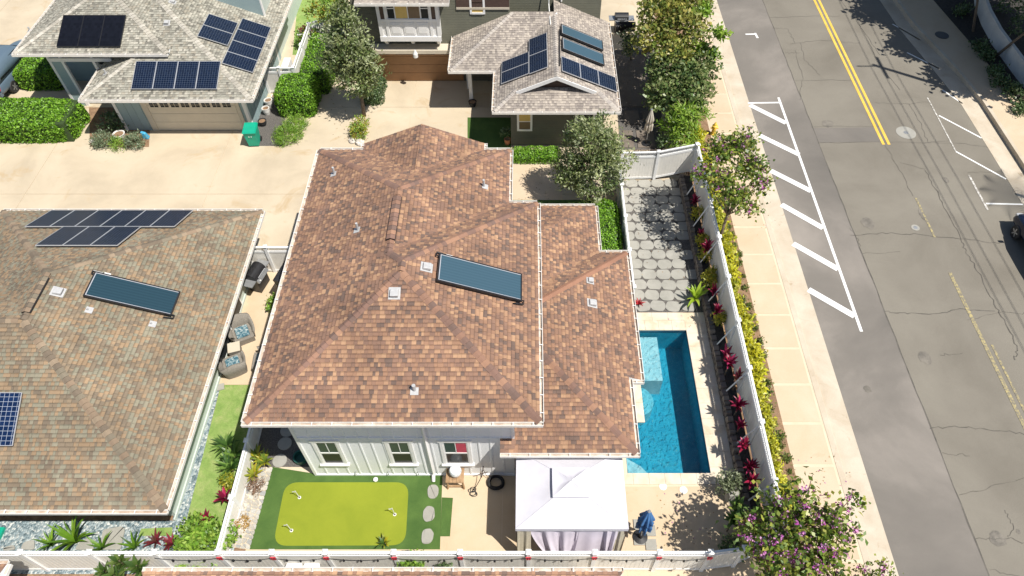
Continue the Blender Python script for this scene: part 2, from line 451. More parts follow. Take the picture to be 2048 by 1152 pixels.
M['potblue'] = M_plain('blue_plastic', (0.05, 0.32, 0.52), 0.4, 0.1, 6)
M['terracotta'] = M_plain('terracotta', (0.42, 0.17, 0.08), 0.8, 0.15, 6)
M['rock'] = M_multi('white_rock', [(0.3, (0.42, 0.37, 0.31)), (0.7, (0.66, 0.62, 0.57))], 5.0, 0.9, 30, 0.2, 0.5)
M['hydrant'] = M_plain('yellow_enamel', (0.72, 0.47, 0.06), 0.45, 0.1, 6)
M['red'] = M_plain('red_plastic', (0.55, 0.02, 0.04), 0.5, 0.1, 6)
M['car_silver'] = M_glass('blue_grey_car_paint', (0.10, 0.145, 0.19), 0.25)
M['car_navy'] = M_glass('navy_car_paint', (0.008, 0.014, 0.035), 0.22)
M['car_glass'] = M_glass('car_glass', (0.008, 0.009, 0.011), 0.05)
M['tail'] = M_plain('tail_lamp_red', (0.5, 0.015, 0.02), 0.25, 0.1, 10)
M['rim'] = M_plain('wheel_rim', (0.5, 0.5, 0.5), 0.35, 0.05, 10, metal=0.7)
M['bluewall'] = M_multi('white_garden_wall', [(0.3, (0.58, 0.58, 0.57)), (0.7, (0.72, 0.72, 0.71))], 1.0, 0.8, 30, 0.05, 0.1)
M['stone'] = M_attr('field_stone', 0.9, 25, 0.2, 0.5)
M['pole'] = M_plain('wood_pole', (0.17, 0.12, 0.08), 0.9, 0.2, 6)
M['thatch'] = M_plain('reed_screen', (0.19, 0.14, 0.11), 0.95, 0.25, 20)
# ================================================================== SETTING
PX0, PX1, PY0, PY1 = 3.75, 6.87, 11.12, 17.68          # pool opening

def holed(mb, x0, x1, y0, y1, z, d=0.0):
    """rectangle with the pool opening cut out"""
    for a in ((x0, PX0, y0, y1), (PX1, x1, y0, y1), (PX0, PX1, y0, PY0), (PX0, PX1, PY1, y1)):
        if d: mb.box(a[0], a[1], a[2], a[3], z - d, z)
        else: mb.poly([(a[0], a[2], z), (a[1], a[2], z), (a[1], a[3], z), (a[0], a[3], z)])

g = MB(); holed(g, -600, 600, -600, 700, -0.22)
struct(g.build('ground', M['ground']))

def sheet(name, pts, z, mat, parent=None, d=0.0):
    mb = MB()
    if d: mb.prism([(p[0], p[1]) for p in pts], z - d, z)
    else: mb.poly([(p[0], p[1], z) for p in pts])
    o = mb.build(name, mat, parent)
    if parent is None: struct(o)
    return o

def rect(x0, x1, y0, y1): return [(x0, y0), (x1, y0), (x1, y1), (x0, y1)]
def PP(*uv, z=0.0): return [(P(u, v, z).x, P(u, v, z).y) for u, v in uv]

# --- driveway with saw-cut slabs
drv = sheet('driveway', rect(-60, 8.3, 18.62, 70), -0.02, M['joint'], d=0.15)
xb = [-60, -34.5, -25.3, -16.1, -6.5, 8.3]; yb = [18.62, 26.05, 33.1, 70]
for i in range(5):
    for j in range(3):
        mb = MB().box(xb[i] + .012, xb[i + 1] - .012, yb[j] + .012, yb[j + 1] - .012, -0.02, 0.0)
        mb.build('slab', M['concrete'], drv)
# --- rear patio
pt = MB(); holed(pt, -9.8, 7.8, 7.1, 18.6, -0.006, 0.15)
patio = struct(pt.build('patio', M['joint']))
for x0, x1, y0, y1 in ((-9.79, -0.9, 7.1, 11.05), (-0.88, 3.4, 7.1, 11.05), (3.42, 5.55, 7.1, 10.62), (5.57, 7.78, 7.1, 10.62)):
    MB().box(x0, x1, y0, y1, -0.006, 0.003).build('slab', M['patio'], patio)
# yards
sheet('yard_soil', rect(-60, 9.9, -30, 7.1), -0.03, M['ground'])
sheet('side_yard_soil', rect(-60, -9.81, 7.1, 18.61), -0.01, M['soil'])
sheet('side_patio', rect(-12.6, -9.8, 14.95, 21.0), 0.006, M['patio'])
sheet('side_lawn', PP((442, 770), (520, 770), (470, 1060), (372, 1042)), 0.008, M['lawn'])
sheet('blue_gravel_bed', rect(-24, -10.2, 7.5, 9.35), 0.004, M['gravel_blue'])
sheet('gravel_strip', PP((428, 778), (441, 772), (372, 1045), (345, 1040)), 0.010, M['gravel_blue'])
# artificial turf and putting green
turf = sheet('artificial_turf', PP((545, 934), (640, 949), (885, 949), (880, 1099), (498, 1099)), 0.012, M['turf'])
sheet('turf_mat', PP((884, 995), (906, 996), (900, 1073), (881, 1073)), 0.016, M['turf'])
def rounded(pts, r, n=8):
    out = []
    k = len(pts)
    for i in range(k):
        p0, p1, p2 = Vector(pts[i - 1]), Vector(pts[i]), Vector(pts[(i + 1) % k])
        a = p1 + (p0 - p1).normalized() * r; b = p1 + (p2 - p1).normalized() * r
        for j in range(n + 1):
            t = j / n
            out.append(tuple((a * (1 - t) ** 2 + p1 * 2 * t * (1 - t) + b * t * t)))
    return out
gp = PP((571, 965), (818, 965), (811, 1091), (546, 1092))
sheet('putting_green', rounded(gp, 0.5), 0.02, M['green'])
# flagstone strip (left of the turf)
fs = PP((504, 935), (547, 935), (500, 1100), (462, 1094))
sheet('flagstone_bed', fs, 0.006, M['joint'])
sheet('back_lawn', PP((935, 235), (1022, 235), (1022, 298), (935, 298)), 0.006, M['turf'])
sheet('far_lawn', PP((600, -40), (690, -40), (665, 110), (585, 110)), 0.006, M['lawn'])
sheet('grey_gravel_bed', PP((505, 200), (575, 190), (566, 292), (515, 292)), 0.005, M['gravel_dark'])
sheet('planter_bed', PP((178, 215), (250, 215), (300, 262), (298, 294), (180, 294)), 0.007, M['soil'])
sheet('garden_walk', PP((1018, 330), (1125, 330), (1125, 401), (1018, 401)), 0.006, M['slab'])
sheet('front_strip', PP((1018, 400), (1200, 400), (1200, 416), (1018, 416)), 0.008, M['turf'])
sheet('neighbour_patio', PP((1226, 100), (1310, 100), (1330, 300), (1240, 300)), 0.006, M['gravel_dark'])  # dark gravel colour also carries the tree shade on this yard

# --- street: bed, sidewalk, kerb, gutter, road
SZ = 0.0
sheet('street_bed', rect(8.3, 10.0, -20, 70), 0.0, M['soil'], d=0.2)
walk = sheet('sidewalk', rect(10.0, 11.6, -20, 90), -0.006, M['joint'], d=0.2)
y = 11.45 - 1.76 * 10
me_cache = {}
for k in range(45):
    me = me_cache.get('slab')
    if me is None:
        me = MB().box(0.0, 1.50, 0.06, 1.70, -0.004, 0.006).mesh('slab', M['slab']); me_cache['slab'] = me
    inst('slab', me, Matrix.Translation((10.0, y, 0)), walk); y += 1.76
kb = MB()
y = -20
kerb = struct(MB().prism([(11.6, -20), (11.86, -20), (11.86, 90), (11.6, 90)], -0.2, 0.004).build('kerb', M['kerb'], bevel=0.02))
struct(MB().prism([(11.86, -20), (12.72, -20), (12.72, 90), (11.86, 90)], -0.2, -0.122).build('road_gutter', M['kerb']))
road = struct(MB().poly([(12.72, -40, -0.13), (24.9, -40, -0.13), (24.9, 120, -0.13), (12.72, 120, -0.13)]).build('road', M['asphalt']))
sheet('road_lane', rect(12.72, 15.8, -40, 120), -0.126, M['asphalt2'])
struct(MB().prism([(24.8, -40), (25.9, -40), (25.9, 33.5), (25.5, 37), (24.7, 41.5), (24.4, 46), (24.4, 80), (23.6, 80), (23.6, 46), (23.8, 41.5), (24.4, 37), (24.8, 33.5)], -0.2, -0.12).build('far_gutter', M['kerb']))
struct(MB().prism([(25.9, -40), (26.1, -40), (26.1, 33.5), (25.7, 37), (24.9, 41.5), (24.6, 46), (24.6, 80), (24.4, 80), (24.4, 46), (24.7, 41.5), (25.5, 37), (25.9, 33.5)], -0.2, 0.14).build('far_kerb', M['kerb']))
fw = struct(MB().prism([(26.1, -40), (60, -40), (60, 80), (24.6, 80), (24.6, 46), (24.9, 41.5), (25.7, 37), (26.1, 33.5)], -0.2, 0.13).build('far_sidewalk', M['slab']))
sheet('far_planting_bed', [(28.0, 33.2), (60, 31), (60, 80), (26.6, 80), (26.8, 46), (27.4, 40)], 0.136, M['mulch_shaded'])  # mulch tone darkens the bed to stand for deep tree shade

# --- painted markings (thin sheets on the asphalt)
ZR = -0.12
def stripe(name, a, b, w, mat, z=ZR):
    a = Vector((a[0], a[1], 0)); b = Vector((b[0], b[1], 0)); d = (b - a).normalized(); n = Vector((-d.y, d.x, 0)) * w / 2
    mb = MB(); mb.poly([(*(a + n).xy, z), (*(a - n).xy, z), (*(b - n).xy, z), (*(b + n).xy, z)])
    return struct(mb.build(name, mat))
def stripe_px(name, a, b, w, mat, z=ZR):
    return stripe(name, P(*a, z), P(*b, z), w, mat, z)
stripe_px('white_edge_line', (1557, 195), (1723, 663), 0.13, M['paintw'])
stripe_px('white_end_bar', (1496, 206), (1560, 205), 0.12, M['paintw'], ZR + .003)
for k, (a, b) in enumerate([((1500, 210), (1572, 246)), ((1520, 271), (1598, 309)), ((1541, 341), (1622, 382)), ((1563, 409), (1646, 456)), ((1586, 487), (1676, 538)), ((1617, 579), (1709, 632))]):
    stripe_px('hatch_bar', a, b, 0.32, M['paintw'], ZR + 0.006)
stripe_px('parking_mark', (1491, 68.5), (1513, 68), 0.13, M['paintw']); stripe_px('parking_mark', (1510, 66), (1515.5, 76), 0.13, M['paintw'], ZR + .003)
for dx in (-0.15, 0.15):
    q0 = P(1632 + 6, 0, ZR); q1 = P(1768, 289, ZR)
    stripe('yellow_centre_line', (19.42 + dx, 70), (19.42 + dx, q1.y), 0.15, M['painty'])
stripe('worn_centre_line', (19.6, 25.9), (19.6, 23.2), 0.10, M['paintfade'])
stripe('worn_centre_line', (19.5, 21.0), (19.5, -10), 0.16, M['paintfade'])
stripe('worn_centre_line', (19.8, 17.0), (19.8, -10), 0.10, M['paintfade'])
for a, b in (((1878, 231), (1963, 276)), ((1912, 303), (2012, 358)), ((1790, 0), (1825, 22)), ((1785, 48), (1840, 80)), ((1814, 105), (1878, 137)), ((1885, 180), (1925, 207)), ((1972, 407), (2060, 409))):
    stripe_px('parking_line', a, b, 0.10, M['paintw'])
stripe_px('parking_edge_line', (1938, 350), (1976, 420), 0.10, M['paintwfade'], ZR + .003)
stripe_px('parking_edge_line', (1855, 195), (1912, 303), 0.07, M['paintwfade'], ZR + .003)
# seams and cracks: narrow raised tar ribbons
def ribbon(name, pts, w, mat, z, jit=0.0, sub=1, seed=0):
    r = random.Random(seed)
    q = [Vector((p[0], p[1], 0)) for p in pts]; out = []
    for i in range(len(q) - 1):
        for s in range(sub): out.append(q[i].lerp(q[i + 1], s / sub))
    out.append(q[-1])
    for p in out[1:-1]: p.x += r.uniform(-jit, jit); p.y += r.uniform(-jit, jit)
    vs = []; fs = []
    for i, p in enumerate(out):
        d = (out[min(i + 1, len(out) - 1)] - out[max(i - 1, 0)]).normalized(); n = Vector((-d.y, d.x, 0)) * w * r.uniform(0.4, 1.0) / 2
        vs += [(p.x + n.x, p.y + n.y, z), (p.x - n.x, p.y - n.y, z)]
    for i in range(len(out) - 1): fs.append((2 * i, 2 * i + 1, 2 * i + 3, 2 * i + 2))
    mb = MB(); mb.add(vs, fs)
    return struct(mb.build(name, mat))
def crack(px, w=0.05, jit=0.06, sub=7, seed=1): ribbon('road_crack', [P(*p, -0.12) for p in px], w, M['crack'], -0.121, jit, sub, seed)
ribbon('road_seam', [(15.8, 60), (15.8, 20), (15.82, -20)], 0.07, M['crack'], -0.1225, 0.02, 60, 4)
cr = [[(1540, 35), (1600, 33), (1680, 32)], [(1545, 56), (1575, 57), (1590, 85)], [(1570, 106), (1600, 105)], [(1580, 88), (1640, 80), (1720, 86)], [(1590, 160), (1715, 160)], [(1622, 254), (1760, 252)],
      [(1635, 286), (1780, 284), (1930, 287), (2010, 300)], [(1700, 470), (1765, 466), (1830, 468), (1920, 477), (2000, 487)], [(1723, 508), (1800, 503)], [(1722, 505), (1717, 480), (1700, 455)],
      [(1818, 208), (1840, 245), (1856, 285)], [(1850, 340), (1868, 372), (1890, 415), (1923, 480), (1930, 500), (1960, 548), (1990, 610), (2015, 650), (2036, 700), (2030, 720)], [(1935, 640), (2000, 625), (2060, 627)],
      [(1768, 623), (1800, 625), (1860, 630), (1920, 618), (1990, 622)], [(1860, 857), (1920, 853), (1990, 860), (2060, 868)], [(1885, 905), (1940, 912)], [(1918, 990), (1970, 978), (2050, 955)], [(1950, 1078), (2015, 1076), (2060, 1090)],
      [(2017, 1075), (2027, 1055), (2010, 1020)], [(1680, 0), (1710, 35), (1725, 60), (1760, 110)], [(1600, 85), (1610, 120), (1640, 150)], [(1800, 325), (1850, 338)], [(1880, 710), (1925, 706)], [(1980, 1140), (2040, 1152)],
      [(1590, 100), (1605, 150), (1600, 200)], [(1770, 290), (1800, 340), (1826, 392)], [(1750, 205), (1800, 208), (1860, 204)], [(1935, 345), (2000, 343)], [(1905, 280), (1850, 285)], [(1735, 80), (1760, 130), (1800, 180)]]
for k, c in enumerate(cr): crack(c, 0.028 if k not in (11, 13, 7, 14) else 0.055, 0.06, 7, k)
# oil stains / repairs
def blob(name, u, v, rx, ry, mat, z, n=18, seed=0):
    r = random.Random(seed); c = P(u, v, z)
    mb = MB(); mb.poly([(c.x + rx * r.uniform(.75, 1.1) * math.cos(t), c.y + ry * r.uniform(.75, 1.1) * math.sin(t), z) for t in [2 * math.pi * i / n for i in range(n)]])
    return struct(mb.build(name, mat))
M['oil'] = M_multi('oil_stain', [(0.35, (0.115, 0.105, 0.09)), (0.65, (0.20, 0.18, 0.15))], 3.0, 0.9, 60, 0.2, 0.2)
for k, (u, v, rx, ry) in enumerate([(1736, 446, .33, .4), (1845, 428, .16, .5), (1892, 360, .14, .25), (1850, 715, .28, .35), (1735, 778, .16, .2), (1655, 247, .35, .35), (1996, 1078, .3, .3), (2037, 1063, .08, .1)]):
    blob('oil_stain', u, v, rx, ry, M['oil'], -0.1215, seed=k)
sheet('asphalt_repair', PP((1622, 256), (1762, 254), (1778, 283), (1636, 285), z=-0.122), -0.1235, M['asphalt2'])
# manholes
def manhole(u, v, r, rim, label, ring=True, z=-0.116):
    c = P(u, v, z); t = thing('manhole', label, 'manhole', (c.x, c.y, z))
    if ring: MB().lathe((c.x, c.y, z - .01), [(r, 0), (r, .008)], 28).build('collar', M['paver'], t)
    MB().lathe((c.x, c.y, z - .01), [(rim, .0), (rim, .012), (rim * .8, .014)], 20).build('lid', M['grey_metal'] if ring else M['black'], t)
manhole(1812, 265, 0.53, 0.13, 'round manhole with wide pale concrete collar beside the yellow lines')
manhole(1884, 70, 0.45, 0.42, 'dark round manhole lid in the shaded far sidewalk', False, 0.142)
manhole(1831, 455, 0.2, 0.1, 'small round valve cover in the middle of the road')

# --- swimming pool
pool = struct(bpy.data.objects.new('swimming_pool', None)); COL.objects.link(pool); pool.location = (5.3, 14.4, 0); pool['_w'] = 1
D = -1.45
b = MB()
b.poly([(PX0, PY0, D), (PX1, PY0, D), (PX1, PY1, D), (PX0, PY1, D)])
b.poly([(PX0, PY0, D), (PX0, PY1, D), (PX0, PY1, 0), (PX0, PY0, 0)]); b.poly([(PX1, PY1, D), (PX1, PY0, D), (PX1, PY0, 0), (PX1, PY1, 0)])
b.poly([(PX1, PY0, D), (PX0, PY0, D), (PX0, PY0, 0), (PX1, PY0, 0)]); b.poly([(PX0, PY1, D), (PX1, PY1, D), (PX1, PY1, 0), (PX0, PY1, 0)])
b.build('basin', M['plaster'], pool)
MB().box(PX0 + .002, 5.62, 15.35, PY1 - .15, D, -0.34).build('tanning_ledge', M['plaster_pale'], pool)
st = MB()
for k, r in enumerate((0.78, 0.52, 0.28)):
    pts = [(4.56, 14.55)] + [(4.56 + r * .8 * math.cos(a), 14.55 + r * .85 * math.sin(a)) for a in [math.radians(-90 + 180 * i / 14) for i in range(15)]]
    st.prism(pts, D + .01, -0.62 + 0.17 * k)
st.build('curved_steps', M['plaster_step'], pool)
tl = MB()
for x0, x1, y0, y1 in ((PX0, PX1, PY1 - .012, PY1 - .002), (PX0, PX1, PY0 + .002, PY0 + .012), (PX1 - .012, PX1 - .002, PY0 + .013, PY1 - .013), (PX0 + .0025, PX0 + .012, PY0 + .013, PY1 - .013)): tl.box(x0, x1, y0, y1, -.19, -.032)
tl.build('waterline_tile', M['pooltile'], pool)
MB().prism([(PX0 + .002, PY0 + .002), (4.75, PY0 + .002), (4.35, 11.62), (PX0 + .002, 12.0)], D + .01, -0.45).build('corner_bench', M['plaster_pale'], pool)
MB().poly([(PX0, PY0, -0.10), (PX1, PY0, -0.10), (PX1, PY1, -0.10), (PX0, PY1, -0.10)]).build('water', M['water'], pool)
# coping stones
def coping(x0, x1, y0, y1, nx, ny):
    for i in range(nx):
        for j in range(ny):
            MB().box(x0 + (x1 - x0) * i / nx + .004, x0 + (x1 - x0) * (i + 1) / nx - .004, y0 + (y1 - y0) * j / ny + .004, y0 + (y1 - y0) * (j + 1) / ny - .004, -0.03, 0.022 + rnd.uniform(0, .004)).build('coping_stone', M['travertine'], pool)
coping(PX0 - .4, PX1 + .02, PY0 - .42, PY0 + .02, 6, 1)
coping(PX1 - .02, PX1 + .45, PY0 - .42, PY1 + .5, 1, 11)
coping(PX0 - .4, PX1 - .02, PY1 - .02, PY1 + .5, 6, 1)
coping(PX0 - .4, PX1 - .02, PY1 + .5, PY1 + .92, 5, 1)
coping(PX1 + .45, 7.75, 9.8, PY1 + .92, 1, 8)
coping(3.3, 4.62, 13.25, 15.0, 1, 2)      # stone tongue beside the steps
for k, (u, v) in enumerate(((1326, 973), (1367, 980))):
    c = P(u, v, 0.003)
    tag(MB().lathe((c.x, c.y, 0.0), [(.14, 0), (.14, .012), (.12, .016)], 20).build('skimmer_lid', M['white']), ['round white skimmer lid on the deck, the one closer to the gazebo', 'round white skimmer lid on the deck, the one farther from the gazebo'][k], 'lid')

# --- stepping stone court
court = sheet('paver_court', rect(4.6, 7.78, 18.62, 27.05), 0.006, M['gravel_dark'])
r = random.Random(3)
pave_me = []
for k in range(6):
    n = 10; pts = []
    for i in range(n):
        t = 2 * math.pi * (i + .5) / n
        # rounded square
        c, s_ = math.cos(t), math.sin(t); m_ = 1 / max(abs(c), abs(s_)); q = 0.55 * m_ + 0.45
        pts.append((0.338 * c * q * r.uniform(.93, 1.04), 0.298 * s_ * q * r.uniform(.93, 1.04)))
    pave_me.append(MB().prism(rounded(pts, .05, 2), 0.0, 0.035).mesh('paver', M['paver']))
yy = 18.95; row = 0
while yy < 26.9:
    xx = 4.95 + (0.0 if row % 2 else 0.16) + r.uniform(-.03, .03) - 0.02 * row
    while xx < 7.6:
        inst('paver', pave_me[r.randrange(6)], Matrix.Translation((xx, yy + r.uniform(-.03, .03), 0.004)) @ Matrix.Rotation(r.uniform(-.12, .12) + (math.pi if r.random() < .5 else 0), 4, 'Z'), court)
        xx += 0.665
    yy += 0.605; row += 1
# turf stepping stones
for k, (u, v, rx, ry) in enumerate(((866, 983, .20, .27), (858, 1028, .21, .29), (855, 1073, .21, .28))):
    c = P(u, v, 0.01); rr = random.Random(k); n = 12
    pts = [(c.x + rx * rr.uniform(.9, 1.06) * math.copysign(abs(math.cos(t)) ** .7, math.cos(t)), c.y + ry * rr.uniform(.9, 1.06) * math.copysign(abs(math.sin(t)) ** .7, math.sin(t))) for t in [2 * math.pi * (i + .5) / n for i in range(n)]]
    tag(MB().prism(rounded(pts, .05, 2), 0.005, 0.04).build('stepping_stone', M['paver']), ['grey stepping stone in the turf, the one closest to the house wall', 'grey stepping stone in the turf, middle of three', 'grey stepping stone in the turf, the one closest to the fence'][k], 'stone')

# --- flat irregular stones (Voronoi-like by jittered grid)
def flagstones(pts4, nu, nv, z, h, parent, mat, seed, pal, gap=0.86, jit=.34, name='stone'):
    rr = random.Random(seed); A, B, C, Dq = [Vector((p[0], p[1], 0)) for p in pts4]
    def at(a, b): return A.lerp(B, a).lerp(Dq.lerp(C, a), b)
    node = {}
    for i in range(nu + 1):
        for j in range(nv + 1):
            ji = jit if 0 < i < nu else 0; jj = jit if 0 < j < nv else 0
            node[i, j] = at((i + rr.uniform(-ji, ji)) / nu, (j + rr.uniform(-jj, jj)) / nv)
    for i in range(nu):
        for j in range(nv):
            q = [node[i, j], node[i + 1, j], node[i + 1, j + 1], node[i, j + 1]]
            c = sum(q, Vector()) / 4
            if rr.random() < .35:
                tris = [[q[0], q[1], q[2]], [q[0], q[2], q[3]]]
            else: tris = [q]
            for t in tris:
                cc = sum(t, Vector()) / len(t)
                pp = [(cc + (x - cc) * gap).xy for x in t]
                mb = MB(); mb.cur = rr.choice(pal); mb.prism(rounded([(p.x, p.y) for p in pp], .03, 2), z, z + h * rr.uniform(.7, 1.2)); mb.build(name, mat, parent)
flag = bpy.data.objects['flagstone_bed']
flagstones(fs, 4, 17, 0.004, 0.03, flag, M['stone'], 5, [(0.40, 0.39, 0.36), (0.30, 0.30, 0.29), (0.47, 0.45, 0.40), (0.36, 0.34, 0.30)])
# flagstones along the front fence, inside
fs2 = rect(-9.6, -3.2, 7.75, 7.98); fb2 = sheet('fence_foot_bed', fs2, 0.022, M['joint'])
flagstones(fs2, 26, 1, 0.02, 0.03, fb2, M['stone'], 8, [(0.40, 0.39, 0.36), (0.32, 0.31, 0.29), (0.50, 0.47, 0.42)])
fs3 = rect(-3.0, 3.6, 7.75, 8.1); fb3 = sheet('fence_foot_stones', fs3, 0.008, M['joint'])
flagstones(fs3, 24, 1, 0.006, 0.04, fb3, M['stone'], 9, [(0.36, 0.33, 0.29), (0.30, 0.27, 0.24), (0.42, 0.38, 0.33)])

# --- raised planting bed with stone retaining wall
bed = thing('retaining_wall', 'low dark stone retaining wall of the raised bed beside the pool', 'wall', (7.9, 18, 0))
MB().box(7.84, 8.33, 8.6, 27.0, -0.1, 0.40).build('soil_fill', M['mulch_shaded'], bed)
rr = random.Random(11); y = 8.6; stone_me = []
for k in range(10):
    mb = MB(); mb.cur = rr.choice([(0.15, 0.13, 0.11), (0.10, 0.095, 0.09), (0.20, 0.17, 0.14), (0.13, 0.11, 0.10)])
    w, h = rr.uniform(.20, .34), rr.uniform(.13, .2)
    pts = [(rr.uniform(-.02, .02) - w / 2, 0), (-w / 2 + .05, h), (w / 2 - rr.uniform(.02, .06), h * rr.uniform(.9, 1.1)), (w / 2, h * .3), (w / 2 - .06, -.01)]
    f = len(pts)
    vs = [(-.10 + rr.uniform(0, .02), p[0] * .9, p[1] * .9) for p in pts] + [(0.12, p[0], p[1]) for p in pts]
    mb.add(vs, [tuple(range(f)), tuple(range(2 * f - 1, f - 1, -1))] + [(i, i + f, (i + 1) % f + f, (i + 1) % f) for i in range(f)])
    stone_me.append((mb.mesh('stone', M['stone']), w))
for lay in range(3):
    y = 8.6 + lay * .1
    while y < 27.0:
        me, w = stone_me[rr.randrange(10)]
        inst('stone', me, Matrix.Translation((7.82, y, 0.0 + lay * .165)) @ Matrix.Rotation(rr.uniform(-.1, .1), 4, 'X'), bed)
        y += w * 0.98
# ================================================================== ROOFS
def clip_convex(poly, conv):
    """Sutherland-Hodgman in 2d, conv is ccw"""
    out = poly
    for i in range(len(conv)):
        ax, ay = conv[i]; bx, by = conv[(i + 1) % len(conv)]
        ex, ey = bx - ax, by - ay
        inp = out; out = []
        if not inp: return []
        for j in range(len(inp)):
            p = inp[j]; q = inp[(j + 1) % len(inp)]
            sp = ex * (p[1] - ay) - ey * (p[0] - ax); sq = ex * (q[1] - ay) - ey * (q[0] - ax)
            if sp >= -1e-9: out.append(p)
            if (sp > 1e-9 and sq < -1e-9) or (sp < -1e-9 and sq > 1e-9):
                t = sp / (sp - sq); out.append((p[0] + (q[0] - p[0]) * t, p[1] + (q[1] - p[1]) * t))
    return out
def area2(p): return sum(p[i][0] * p[(i + 1) % len(p)][1] - p[(i + 1) % len(p)][0] * p[i][1] for i in range(len(p))) / 2

def proj(p):
    d = Vector((p.x, p.y, p.z - CAMH)); depth = d.y * CP - d.z * SP
    up = d.y * SP + d.z * CP
    return PPX + d.x / depth * FPX, PPY - up / depth * FPX, depth

WIDTHS = (0.085, 0.12, 0.155, 0.19, 0.25)
LIFT = (0.006, 0.019)
BAND = 0.70
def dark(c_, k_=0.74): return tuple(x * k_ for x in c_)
EXPO = 0.143
shingle_cache = {}
def shingle_mesh(wi, ci, li, pal, key):
    k = (key, wi, ci, li)
    if k not in shingle_cache:
        w = WIDTHS[wi]; l = LIFT[li]; g = 0.002; bm_ = l + (.003 - l) * BAND; eb = EXPO * BAND
        mb = MB(); mb.cur = pal[ci]
        mb.add([(g, 0, l), (w - g, 0, l), (w - g, eb, bm_), (g, eb, bm_), (g, 0, 0), (w - g, 0, 0), (w - g, EXPO, 0), (g, EXPO, 0)], [(0, 1, 2, 3)])
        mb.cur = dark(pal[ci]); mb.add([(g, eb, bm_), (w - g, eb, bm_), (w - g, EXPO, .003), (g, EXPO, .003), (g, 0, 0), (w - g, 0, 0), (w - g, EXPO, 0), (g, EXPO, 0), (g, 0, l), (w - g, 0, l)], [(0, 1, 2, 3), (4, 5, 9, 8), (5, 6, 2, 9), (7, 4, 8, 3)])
        shingle_cache[k] = mb.mesh('shingle', M['shingle'])
    return shingle_cache[k]

def shingle_faces(faces, pal, weights, key, parent, nsingle, seed):
    """faces: list of (Plane, [convex plan polygons]); builds single shingles and the joined field"""
    rr = random.Random(seed); recs = []; bulk = MB()
    idx = list(range(len(pal))); avg = sum(sum(p) * w for p, w in zip(pal, weights)) / sum(weights)
    for pl, pieces in faces:
        O = pl.at(pl.p.x, pl.p.y); cs = []
        for pc in pieces:
            q = []
            for x, y in pc:
                d = pl.at(x, y) - O; q.append((d.dot(pl.h), d.dot(pl.s)))
            if area2(q) < 0: q.reverse()
            cs.append(q)
        hs = [a for q in cs for a, b in q]; ss = [b for q in cs for a, b in q]
        h0, h1, s0, s1 = min(hs), max(hs), min(ss), max(ss)
        nrow = int((s1 - s0) / EXPO) + 1
        for rix in range(nrow):
            b0 = s0 + rix * EXPO; b1 = b0 + EXPO; a = h0 - rr.uniform(0, .2); last = -1
            while a < h1:
                li = 0 if (last == 1 and rr.random() < .86) else 1; last = li
                wi = rr.choices((0, 1, 2, 3, 4), (2, 4, 4, 2.2, .6) if li else (3, 4, 2.5, 1.2, .5))[0]; w = WIDTHS[wi]
                ci = rr.choices(idx, weights)[0]
                if li == 1 and sum(pal[ci]) < avg and rr.random() < .6: ci = rr.choices(idx, weights)[0]
                if li == 0 and sum(pal[ci]) > avg and rr.random() < .7: ci = rr.choices(idx, weights)[0]
                rect_ = [(a, b0), (a + w, b0), (a + w, b1), (a, b1)]
                for q in cs:
                    # quick reject
                    if a > max(x for x, y in q) or a + w < min(x for x, y in q): continue
                    c = clip_convex(rect_, q)
                    if len(c) < 3: continue
                    ar = area2(c)
                    if ar < 2e-4: continue
                    if ar > w * EXPO * .999:
                        p = O + pl.h * (a + w / 2) + pl.s * (b0 + EXPO / 2)
                        u, v, dep = proj(p)
                        vis = 0
                        if 0 < u < 2048 and 0 < v < 1152:
                            vis = ar * abs(pl.n.dot((Vector((0, 0, CAMH)) - p).normalized())) / dep ** 2
                        recs.append((vis, pl, O, a, b0, wi, ci, li))
                    else:
                        l = LIFT[li]; bulk.cur = pal[ci]
                        n = len(c); vs = []
                        for x, y in c: vs.append(O + pl.h * x + pl.s * y + pl.n * (l + (0.003 - l) * (y - b0) / EXPO))
                        for x, y in c: vs.append(O + pl.h * x + pl.s * y)
                        bulk.add(vs, [tuple(range(n))] + [(n + i, n + (i + 1) % n, (i + 1) % n, i) for i in range(n)])
                a += w
    recs.sort(key=lambda r: -r[0])
    for k, (vis, pl, O, a, b0, wi, ci, li) in enumerate(recs):
        o = O + pl.h * a + pl.s * b0
        if k < nsingle and vis > 0:
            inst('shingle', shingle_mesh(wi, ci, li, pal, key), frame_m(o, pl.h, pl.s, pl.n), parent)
        else:
            w = WIDTHS[wi]; l = LIFT[li]; bulk.cur = pal[ci]; t = EXPO; g = .002; eb = t * BAND; bm_ = l + (.003 - l) * BAND
            L = [(g, 0, l), (w - g, 0, l), (w - g, eb, bm_), (g, eb, bm_), (g, t, .003), (w - g, t, .003), (g, 0, 0), (w - g, 0, 0), (w - g, t, 0), (g, t, 0)]
            bulk.add([o + pl.h * x + pl.s * y + pl.n * z for x, y, z in L], [(0, 1, 2, 3)])
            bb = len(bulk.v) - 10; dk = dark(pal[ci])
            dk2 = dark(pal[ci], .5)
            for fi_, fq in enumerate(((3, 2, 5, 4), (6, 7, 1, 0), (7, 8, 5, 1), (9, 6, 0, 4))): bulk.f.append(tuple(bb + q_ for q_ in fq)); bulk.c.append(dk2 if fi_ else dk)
    f = bulk.build('shingle_field', M['shingle'], parent); f['kind'] = 'stuff'

